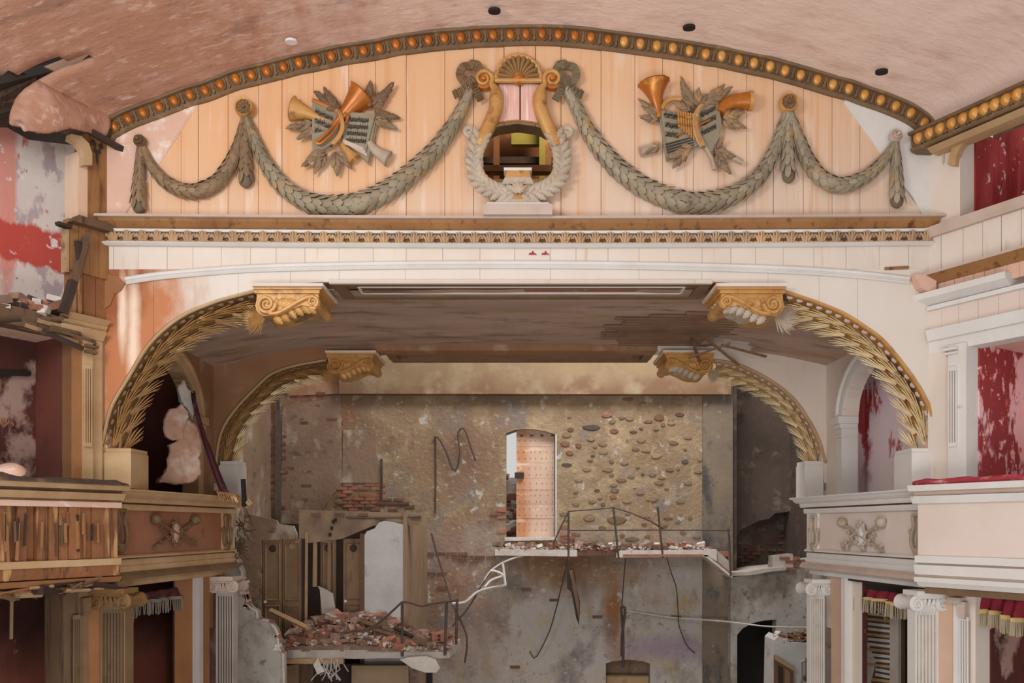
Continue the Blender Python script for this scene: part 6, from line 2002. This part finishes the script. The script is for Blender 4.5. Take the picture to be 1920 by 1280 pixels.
# boards, wires and pipes hanging from the ledge
t = thing('hanging_board', LP2.p(1075, 1065), 'dark splintered board hanging in front of the grey back wall', 'board')
B().prism([LP2.p(x, y, -.1) for x, y in [(1063, 1066), (1076, 1064), (1080, 1085), (1079, 1096), (1088, 1128), (1086, 1172), (1081, 1160), (1072, 1110), (1064, 1104)]], LP2.n * .06).ob('board', 'dark_wood', t)
B().prism([LP2.p(x, y, -.02) for x, y in [(1067, 1068), (1074, 1068), (1078, 1092), (1086, 1130), (1085, 1160), (1074, 1104)]], LP2.n * .03).ob('splinter', 'old_wood', t)
for lab, cat, m, r, runs in (
    ('dark cable drooping in a W high on the brown back wall', 'cable', 'cable_dark', .02, [[(806, 810, -.85), (816, 815, -.8), (830, 840, -.8), (844, 877, -.8), (853, 868, -.8), (857, 840, -.8), (853, 808, -.8), (860, 793, -.8), (868, 800, -.8), (878, 830, -.8), (888, 858, -.8)]]),
    ('rusty vertical pipe trace below the cable on the brown back wall', 'pipe', 'iron', .018, [[(808, 812, -.88), (809, 880, -.88), (808, 960, -.88)]]),
    ('pale twisted cable looping off the ruined left balcony towards the back wall', 'cable', 'cable_pale', .03, [[(852, 1126, .6), (875, 1124, .5), (892, 1110, .4), (904, 1104, .3), (922, 1100, .2), (948, 1096, .1)]]),
    ('thin wire hanging from the ledge to the lower wall near the board', 'wire', 'cable_dark', .014, [[(1066, 1040, 0), (1060, 1070, -.1), (1052, 1110, -.3), (1042, 1155, -.5), (1030, 1195, -.6), (1005, 1243, -.7), (994, 1230, -.75)]]),
    ('thin wire dropping from the ledge above the low arched opening', 'wire', 'cable_dark', .012, [[(1173, 1046, 0), (1174, 1090, -.4), (1174, 1140, -.7)]]),
    ('long thin wire swinging down the grey wall left of the dark doorway', 'wire', 'cable_dark', .013, [[(1250, 1044, 0), (1262, 1075, -.2), (1275, 1105, -.4), (1280, 1150, -.5), (1284, 1180, -.6), (1302, 1220, -.75), (1318, 1235, -.8)]]),
    ('white conduit running level across the grey wall to the right', 'pipe', 'cable_pale', .018, [[(1184, 1152, -.85), (1270, 1164, -.7), (1360, 1168, -.4), (1440, 1174, .0), (1520, 1174, .2)]]),
    ('pale pipe running up from the low arched opening', 'pipe', 'iron', .026, [[(1175, 1242, -.85), (1176, 1200, -.85), (1182, 1152, -.85), (1175, 1144, -.85)], [(1178, 1265, -.85), (1178, 1200, -.87), (1174, 1146, -.87)]]),
    ('diagonal rusty wire left of the doorway running down to the balcony', 'wire', 'iron', .02, [[(806, 1000, -.3), (818, 1040, -.2), (836, 1092, 0), (850, 1128, .3), (862, 1150, .4), (876, 1182, .4), (878, 1204, .4), (874, 1236, .4)]]),
    ('straight rod leaning from the balcony rail up to the ledge', 'rod', 'cable_pale', .022, [[(902, 1098, .3), (922, 1068, .2), (958, 1070 - 22, 0), (1020, 1032, -.1)]]),
    ('dark thin rod sloping under the pale twisted cable', 'rod', 'iron', .018, [[(852, 1168, .5), (880, 1136, .4), (904, 1095, .3), (922, 1068, .2)]]),
):
    t = thing('wall_cable' if cat == 'cable' else 'wall_' + cat if cat != 'rod' else 'leaning_rod', LP2.p(runs[0][0][0], runs[0][0][1], runs[0][0][2]), lab, cat)
    for q in runs:
        wire(t, LP2, q, r, m, 'strand', 30 if len(q) > 2 else 0)
t = thing('white_branch', LP2.p(947, 1094, .2), 'white forked branch caught in the cables below the doorway', 'branch')
for q in ([(920, 1068, .2), (932, 1070, .2), (945, 1078, .2), (948, 1096, .2)], [(943, 1055, .2), (945, 1070, .2), (948, 1094, .2)], [(910, 1098, .25), (922, 1086, .2), (942, 1078, .2)]):
    wire(t, LP2, q, .026, 'pale_white', 'twig', 12)

# ---------------------------------------------------------------- ruined house block on the left of the stage
HW = Pl((0, 16), (1, 0))
hb = structure('wall_ruin', 'ruined inner wall with brown doors and broken white plaster on the left of the stage', loc=(-3.5, 16, E - 2))


def hp(poly, m, d0=0, th=.12, par=None, nm='masonry'):
    o = B().prism([HW.p(x, y, d0) for x, y in poly], HW.n * th).ob(nm, m, par or hb)
    return o


hp([(560, 1020), (560, 955), (800, 962), (800, 985), (757, 985), (700, 985), (640, 1010)], 'beige_plaster', -.14, .12, nm='upper_wall')
hp([(430, 1300), (430, 962), (478, 966), (520, 975), (524, 982), (552, 986), (558, 1000), (558, 1010), (493, 1012), (493, 1300)], 'stage_left', -.02, .1, nm='left_wall')
hp([(685, 1300), (685, 1005), (690, 996), (705, 990), (712, 980), (722, 976), (735, 978), (757, 983), (757, 1300)], 'white_plaster', .0, .14, nm='white_wall')
B().prism([HW.p(757, 1300, .1), HW.p(757, 958, .1), Pl((0, 18), (1, 0)).p(795, 965), Pl((0, 18), (1, 0)).p(795, 1290)], (.08, 0, 0)).ob('return_wall', 'beige_plaster', hb)
hp([(678, 1300), (678, 1000), (686, 1000), (686, 1300)], 'brick_dark', .0, .16, nm='post')
bricks(HW.off(.0), [(560, 958), (800, 962), (800, 976), (560, 970)], .5, hb, 'brick_dark', .02, 22, 7)
wire(hb, HW, [(650, 970, .06), (700, 971, .06), (760, 970, .06), (790, 968, .06)], .02, 'iron', 'conduit')
for x, y in ((625, 978), (622, 990), (619, 1002), (629, 975)):
    B().box(HW.p(x, y, -.0), (.05, .04, .07)).ob('hollow', 'black_hole', hb)
B().box((-4.6, 17.3, E - 2.6), (4.2, .1, 5.3)).ob('room_back', 'dark_wood', hb)


def panel_door(label, x0, x1, y0, y1, leaves, m, d):
    t = thing('panel_door', HW.p((x0 + x1) / 2, y1), label, 'door')
    w = (x1 - x0) / leaves
    for k in range(leaves):
        a, c = x0 + k * w + .5, x0 + (k + 1) * w - .5
        o = B().prism([HW.p(x, y, d) for x, y in [(a, y1), (c, y1), (c, y0), (a, y0)]], HW.n * .04).ob('leaf', m, t)
        h = y1 - y0
        for f0, f1 in ((.04, .60), (.66, .96)):
            ym, yn = y0 + h * f0, y0 + h * f1
            for q in ([(a + 5, ym), (c - 5, ym)], [(c - 5, ym), (c - 5, yn)], [(c - 5, yn), (a + 5, yn)], [(a + 5, yn), (a + 5, ym)]):
                B().tube([HW.p(x, y, d + .045) for x, y in q], .022, 4).ob('panel_moulding', m, o)
        b = B()
        b.lathe([(0, .02), (.06, .02), (.075, 0)], HW.mat(HW.p((a + c) / 2, y0 + 18 - 4 * k, d + .04)), 14)
        b.ob('round_pane', 'beige_plaster' if k else 'dark_wood', o, True)
    B().lathe([(0, .05), (.03, .04), (.035, 0)], HW.mat(HW.p(x0 + 5, y0 + (y1 - y0) * .62, d + .04)), 8).ob('knob', 'pale_white', t, True)
    return t


panel_door('brown double panel door standing on the left of the ruined stage wall', 494, 567, 1010, 1200, 2, 'door_wood', .0)
panel_door('brown panel door beside the white broken wall', 640, 679, 1010, 1200, 1, 'door_wood', -.2)
panel_door('narrow brown door leaf standing ajar between the two doors', 592, 622, 1010, 1195, 1, 'door_wood', -.4)
hp([(567, 1200), (567, 1010), (574, 1010), (574, 1200)], 'dark_wood', .0, .06, nm='door_frame')
for lab, x0, x1, y0, y1, m, d in (('pale upright post leaning beside the double panel door', 575, 579, 996, 1166, 'pale_wood', .1), ('thin pale lath leaning in the dark doorway gap', 585, 592, 1012, 1100, 'pale_wood', -.1), ('light brown board leaning in the dark doorway', 612, 618, 1014, 1110, 'door_wood', -.12)):
    o = B().prism([HW.p(x, y, d) for x, y in [(x0, y1), (x1, y1), (x1 + 1, y0), (x0 + 1, y0)]], HW.n * .05).ob('leaning_post', m)
    tag(o, lab, 'post')
t = tag(B().prism([HW.p(x, y, .05) for x, y in [(606, 1150), (602, 1105), (598, 1098), (612, 1104), (626, 1112), (632, 1150)]], HW.n * .05).ob('plaster_fragment', 'grey_plaster'), 'jagged grey plaster fragment leaning against the doors', 'plaster')

# balcony slab in front of the doors, heaped with rubble
SB = Pl((0, 14.7), (1, 0))
zs = SB.p(700, 1218).z
bs = thing('balcony_slab', (-3.2, 15.3, zs), 'broken concrete balcony slab carrying the brick rubble on the left of the stage', 'balcony')
x0, x1 = SB.p(528, 1218).x, SB.p(842, 1218).x
edge = [V((x0, 16.1, 0))] + [V((x0 + (x1 - x0) * i / 14, 14.7 + U(-.05, .08), 0)) for i in range(15)] + [V((x1 + .1, 16.1, 0))]
B().prism([V((p.x, p.y, zs - .16)) for p in edge], (0, 0, .16)).ob('slab', 'grey_plaster', bs)
B().box(((x0 + x1) / 2 - 1.0, 14.72, zs - .2), (1.2, .12, .1)).ob('edge_beam', 'pale_wood', bs)
B().prism([SB.p(x, y, .06) for x, y in [(752, 1234), (770, 1230), (800, 1228), (818, 1234), (826, 1250), (820, 1258), (800, 1258), (775, 1250)]], SB.n * .08).ob('hanging_slab', 'rubble_white', bs)
B().prism([SB.p(x, y, .05) for x, y in [(590, 1244), (598, 1232), (604, 1246), (612, 1256), (598, 1262)]], SB.n * .06).ob('hanging_slab', 'rubble_white', bs)
for k in range(16):
    a = SB.p(U(596, 636), U(1226, 1240), U(-.05, .1))
    B().tube([a, a + V((U(-.1, .1), U(-.05, .05), -U(.1, .25))), a + V((U(-.2, .2), U(-.1, .1), -U(.2, .4)))], .01, 4).ob('reed', 'cable_pale', bs)


def heap(x, y):
    """height of the rubble heap"""
    u = (x - x0) / (x1 - x0)
    h = .42 * math.exp(-((u - .22) / .26) ** 2) + .34 * math.exp(-((u - .5) / .2) ** 2) + .13
    return .72 * h * min(1, .22 + (y - 14.7) * 1.1) * (1 + .3 * mnoise.noise(V((x * 2, y * 2, 0))))


rows = [[V((x0 + (x1 - x0) * i / 70, 14.71, zs - .03)) for i in range(71)]]
for j in range(22):
    y = 14.72 + 1.35 * j / 21
    rows.append([V((x0 + (x1 - x0) * i / 70, y, zs - .02 + heap(x0 + (x1 - x0) * i / 70, y) * .9 + .03 * mnoise.noise(V((i * .9, j * .9, 3))))) for i in range(71)])
o = B().grid(rows).ob('rubble_bed', 'rubble')
tag(o, 'bed of crushed brick and mortar heaped over the balcony slab', 'rubble', kind='stuff')
b = {'rubble': B(), 'brick': B(), 'rubble_white': B()}
for k in range(1500):
    x, y = U(x0, x1), 14.72 + 1.3 * random.random() ** 1.3
    s = U(.03, .10)
    M = Matrix.Rotation(U(0, 3), 3, 'Z') @ Matrix.Rotation(U(-.7, .7), 3, 'X')
    b[random.choice(['rubble', 'rubble', 'rubble', 'brick', 'rubble_white'])].box((x, y, zs + heap(x, y) + U(-.02, .03)), (s * U(.7, 1.6), s, s * .6), M, U(.6, 1))
for m in b:
    o = b[m].ob('small_rubble', m)
    tag(o, {'rubble': 'tiny mortar crumbs scattered over the balcony rubble heap', 'brick': 'tiny red brick crumbs scattered over the balcony rubble heap', 'rubble_white': 'tiny white plaster crumbs scattered over the balcony rubble heap'}[m], 'rubble', kind='stuff')
for k in range(120):
    x, y = U(x0 + .05, x1 - .05), 14.75 + 1.2 * random.random()
    chunk('rubble_chunk', (x, y, zs + heap(x, y) + .03), U(.14, .32), random.choice(['rubble', 'rubble', 'brick', 'brick_dark', 'rubble']), 'broken brick chunk lying in the rubble heap on the balcony slab', 'broken bricks on the balcony slab')
for lab, a, c, r, m in (
    ('long square pale beam sloping down across the rubble heap on the left', (498, 1147, -.3), (582, 1174, .2), .055, 'pale_wood'),
    ('long weathered gutter board sloping across the right half of the rubble', (668, 1166, -.2), (840, 1212, .25), .06, 'old_wood'),
    ('split grey plank lying under the long gutter board', (700, 1180, .0), (815, 1208, .35), .045, 'old_wood'),
    ('short brown plank sticking up from the left of the rubble', (524, 1190, .1), (552, 1212, .3), .05, 'pale_wood'),
    ('dark board end jutting out at the right of the rubble', (740, 1176, .0), (776, 1190, .2), .04, 'dark_wood'),
    ('short thin stick standing in the middle of the rubble', (664, 1208, .15), (668, 1180, .1), .03, 'old_wood')):
    P, Q = SB.off(-.35).p(*a), SB.off(-.35).p(*c)
    tag(B().tube([P, Q], r, 4).ob('fallen_timber', m), lab, 'beam')
for lab, q in (('bent iron loop rising from the left of the rubble heap', [(594, 1214, .3), (594, 1196, .3), (600, 1182, .3), (607, 1190, .3), (611, 1206, .3)]), ('tangled thin wires in the middle of the rubble heap', [(634, 1192, .3), (652, 1196, .35), (640, 1186, .35), (646, 1204, .3), (660, 1190, .3), (640, 1200, .35), (620, 1206, .3)]), ('loose wire trailing across the right of the rubble heap', [(612, 1194, .3), (640, 1184, .3), (664, 1180, .3), (700, 1176, .3), (722, 1168, .3)])):
    t = thing('rubble_wire', SB.p(*q[0]), lab, 'wire')
    wire(t, SB.off(-.4), q, .016, 'iron', 'strand', 30)
rl2 = thing('balcony_railing', SB.p(754, 1228), 'bent rusty railing of three posts along the balcony slab', 'railing')
for q in ([(754, 1230, .0), (754, 1128, .0)], [(834, 1228, .0), (838, 1126, .05)], [(852, 1214, -.4), (854, 1126, -.4)]):
    wire(rl2, SB, q, .026, 'iron', 'post')
for q in ([(754, 1128, 0), (770, 1130, 0), (790, 1136, 0), (810, 1132, .02), (838, 1127, .05), (854, 1126, -.1)], [(754, 1128, 0), (735, 1146, .05), (712, 1166, .1), (682, 1184, .15)]):
    wire(rl2, SB, q, .022, 'iron', 'rail', 20)
t = thing('hollow_brick', SB.p(817, 1200, -.3), 'hollow red brick with four holes at the right end of the rubble', 'brick')
c = SB.p(817, 1198, -.3)
B().box(c, (.24, .2, .16), Matrix.Rotation(.3, 3, 'Z')).ob('brick', 'brick', t)
for dx in (-.05, .04):
    for dz in (-.035, .035):
        B().box(c + V((dx, -.105, dz)), (.05, .02, .045)).ob('hole', 'black_hole', t)
# below the slab
hp([(673, 1300), (673, 1236), (775, 1236), (775, 1300)], 'beige_plaster', .5, .2, nm='lower_wall')
hp([(775, 1300), (775, 1236), (803, 1240), (803, 1300)], 'stage_left', .3, .2, nm='lower_wall')
hp([(528, 1300), (528, 1246), (568, 1240), (568, 1300)], 'door_wood', .2, .1, nm='lower_panel')
hp([(590, 1300), (590, 1244), (670, 1242), (670, 1300)], 'dark_wood', .0, .1, nm='lower_dark_door')
hp([(567, 1300), (567, 1240), (592, 1240), (592, 1300)], 'old_wood', .1, .1, nm='lower_post')
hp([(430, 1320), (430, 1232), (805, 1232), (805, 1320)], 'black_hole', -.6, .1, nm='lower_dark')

# torn wall end beside the grey fluted pilaster
TW = Pl((0, 13.75), (1, 0))
tw = structure('wall_torn', 'torn pale plaster wall end with a jagged edge beside the grey pilaster', loc=TW.p(470, 1280))
edge = [(436, 1046), (444, 1050), (447, 1062), (452, 1072), (452, 1082), (458, 1094), (457, 1108), (462, 1120), (463, 1134), (470, 1141), (480, 1146), (481, 1158), (488, 1162), (500, 1164), (506, 1168), (514, 1178), (519, 1188), (520, 1214), (529, 1226), (531, 1310)]
B().prism([TW.p(x, y) for x, y in [(400, 1310), (400, 1046)] + edge], (0, .25, 0)).ob('plaster', 'torn_plaster', tw)
B().tube([TW.p(x + 1, y, .0) for x, y in edge], .03, 5).ob('torn_edge', 'rubble_white', tw)
for k in range(26):
    x, y = edge[random.randrange(1, len(edge) - 1)]
    B().box(TW.p(x + U(-3, 3), y + U(-5, 5), -.05), (U(.04, .1), .15, U(.03, .07))).ob('brick', random.choice(['brick', 'rubble_white', 'brick']), tw)
b = B()
for k in range(40):
    y = U(950, 1040)
    a = TW.p(440 + U(-2, 26) * (1040 - y) / 90 + 3, y, U(-.2, .1))
    b.tube([a, a + V((U(-.1, .2), U(-.1, .1), U(-.25, .05)))], .01, 4)
o = b.ob('root_tangle', 'old_wood')
tag(o, 'tangle of fine dry roots hanging at the end of the left box parapet', 'roots', kind='stuff')
t = tag(wire(None, Pl((0, 12.6), (1, 0)), [(456, 898, 0), (457, 915, 0), (458, 950, 0)], .04, 'black_hole', 'dark_post'), 'short black post behind the white pedestal block on the left', 'post')

# low ruined wall with a cabinet at the right bottom
CW = Pl((0, 15.2), (1, 0))
cb = structure('wall_low_right', 'low ruined white wall with rubble on top at the right of the stage', loc=CW.p(1490, 1280))
pts = [(1450, 1300), (1452, 1200), (1460, 1192), (1480, 1204), (1520, 1206), (1530, 1206), (1530, 1300)]
B().prism([CW.p(x, y) for x, y in pts], (0, .6, 0)).ob('masonry', 'white_plaster', cb)
zt = CW.p(1490, 1203).z
for k in range(34):
    p = CW.p(U(1458, 1528), 1200, -U(.05, .5))
    p.z = zt + U(0, .16)
    chunk('rubble_piece', p, U(.06, .18), random.choice(['rubble', 'rubble_white', 'old_wood', 'rubble']), 'small rubble piece on top of the low white ruined wall', 'rubble on the low right wall')
for k, (x, y, w_, an) in enumerate(((1498, 1196, .28, .1), (1512, 1199, .2, -.2), (1490, 1199, .16, .3))):
    p = CW.p(x, y, -.15)
    tag(B().box(p, (w_, .1, .05), Matrix.Rotation(an, 3, 'Y')).ob('tile_fragment', 'brick'), ['long orange tile fragment on the low white wall', 'short orange tile fragment beside the fluted pilaster on the low white wall', 'small tilted orange tile fragment at the left of the low white wall top'][k], 'tile')
t = thing('cabinet', CW.p(1467, 1300), 'small wooden cabinet with a framed front at the foot of the low white wall', 'cabinet')
B().prism([CW.p(x, y, .02) for x, y in [(1450, 1310), (1450, 1228), (1484, 1250), (1484, 1310)]], CW.n * .1).ob('carcass', 'old_wood', t)
B().prism([CW.p(x, y, .11) for x, y in [(1449, 1234), (1449, 1226), (1485, 1249), (1485, 1256)]], CW.n * .06).ob('top_rail', 'pale_wood', t)
B().prism([CW.p(x, y, .11) for x, y in [(1455, 1310), (1455, 1244), (1463, 1249), (1463, 1310)]], CW.n * .03).ob('door_panel', 'dark_wood', t)
B().prism([CW.p(x, y, .11) for x, y in [(1467, 1310), (1467, 1250), (1477, 1257), (1477, 1310)]], CW.n * .03).ob('door_panel', 'door_wood', t)
t = thing('wall_bell', CW.p(1510, 1265), 'small grey iron fitting on a rod at the low white wall', 'fitting')
wire(t, CW, [(1510, 1232, .06), (1510, 1266, .06)], .02, 'iron', 'rod')
B().box(CW.p(1510, 1270, .08), (.10, .08, .09)).ob('block', 'iron', t)
for q in ([(1501, 1300), (1501, 1240), (1518, 1232)],):
    wire(cb, CW, [(x, y, .03) for x, y in q], .02, 'grey_plaster', 'bead')

# fallen plaster slab and torn curtain in the left arched box
FS = Pl((-4.62, 11.9), (.75, .65))
t = thing('plaster_slab', FS.p(335, 905), 'big curved broken plaster slab leaning in the dark left arched box', 'plaster')
sl = [B().prism([FS.p(x, y) for x, y in [(294, 906), (300, 896), (312, 876), (316, 860), (320, 846), (318, 832), (336, 828), (344, 812), (350, 790), (356, 784), (366, 792), (374, 812), (380, 830), (379, 846), (372, 856), (378, 868), (376, 884), (368, 900), (356, 908)]], -FS.n * .16).ob('slab', 'slab_pink', t)]
sl.append(B().prism([FS.p(x, y, .05) for x, y in [(306, 802), (306, 786), (312, 774), (320, 768), (332, 764), (338, 758), (346, 764), (354, 770), (354, 780), (348, 790), (346, 800), (344, 830), (336, 828), (322, 826), (310, 820)]], -FS.n * .14).ob('slab_piece', 'slab_pink', t))
sl.append(B().prism([FS.p(x, y, .01) for x, y in [(336, 742), (335, 728), (345, 712), (352, 726), (364, 742), (366, 756), (364, 790), (352, 770), (346, 758), (340, 752)]], -FS.n * .14).ob('slab_piece', 'grey_plaster', t))
tx = bpy.data.textures.new('lumps', 'CLOUDS')
tx.noise_scale = .22
for o in sl:
    md = o.modifiers.new('r', 'REMESH')
    md.mode, md.voxel_size = 'VOXEL', .025
    md = o.modifiers.new('d', 'DISPLACE')
    md.texture, md.strength, md.mid_level, md.texture_coords = tx, .13, .5, 'LOCAL'
    md = o.modifiers.new('m', 'SMOOTH')
    md.iterations = 2
t = thing('torn_curtain', FS.p(400, 935), 'torn dark red curtain sagging out of the left arched box', 'curtain')
rows = []
CPl = FS.off(.12)
for i in range(24):
    f = i / 23
    x = 362 + 62 * f ** 1.35
    y = 735 + 198 * f
    wv = 4 + 13 * f
    rows.append([CPl.p(x - wv * .6 + wv * 1.2 * k / 6, y + 4 * math.sin(k + f * 3), .05 * math.sin(k * 2.4 + f * 2)) for k in range(7)])
o = B().grid(rows).ob('cloth', 'velvet_old', t, True)
md = o.modifiers.new('s', 'SOLIDIFY')
md.thickness = .015
b = B()
for i in range(16):
    a = CPl.p(404 + i * 2.2, 921 + i * .3, .05)
    b.tube([a, a + V((U(.02, .08), -.03, -U(.08, .16)))], .009, 4)
b.ob('fringe', 'ochre_wood', t)
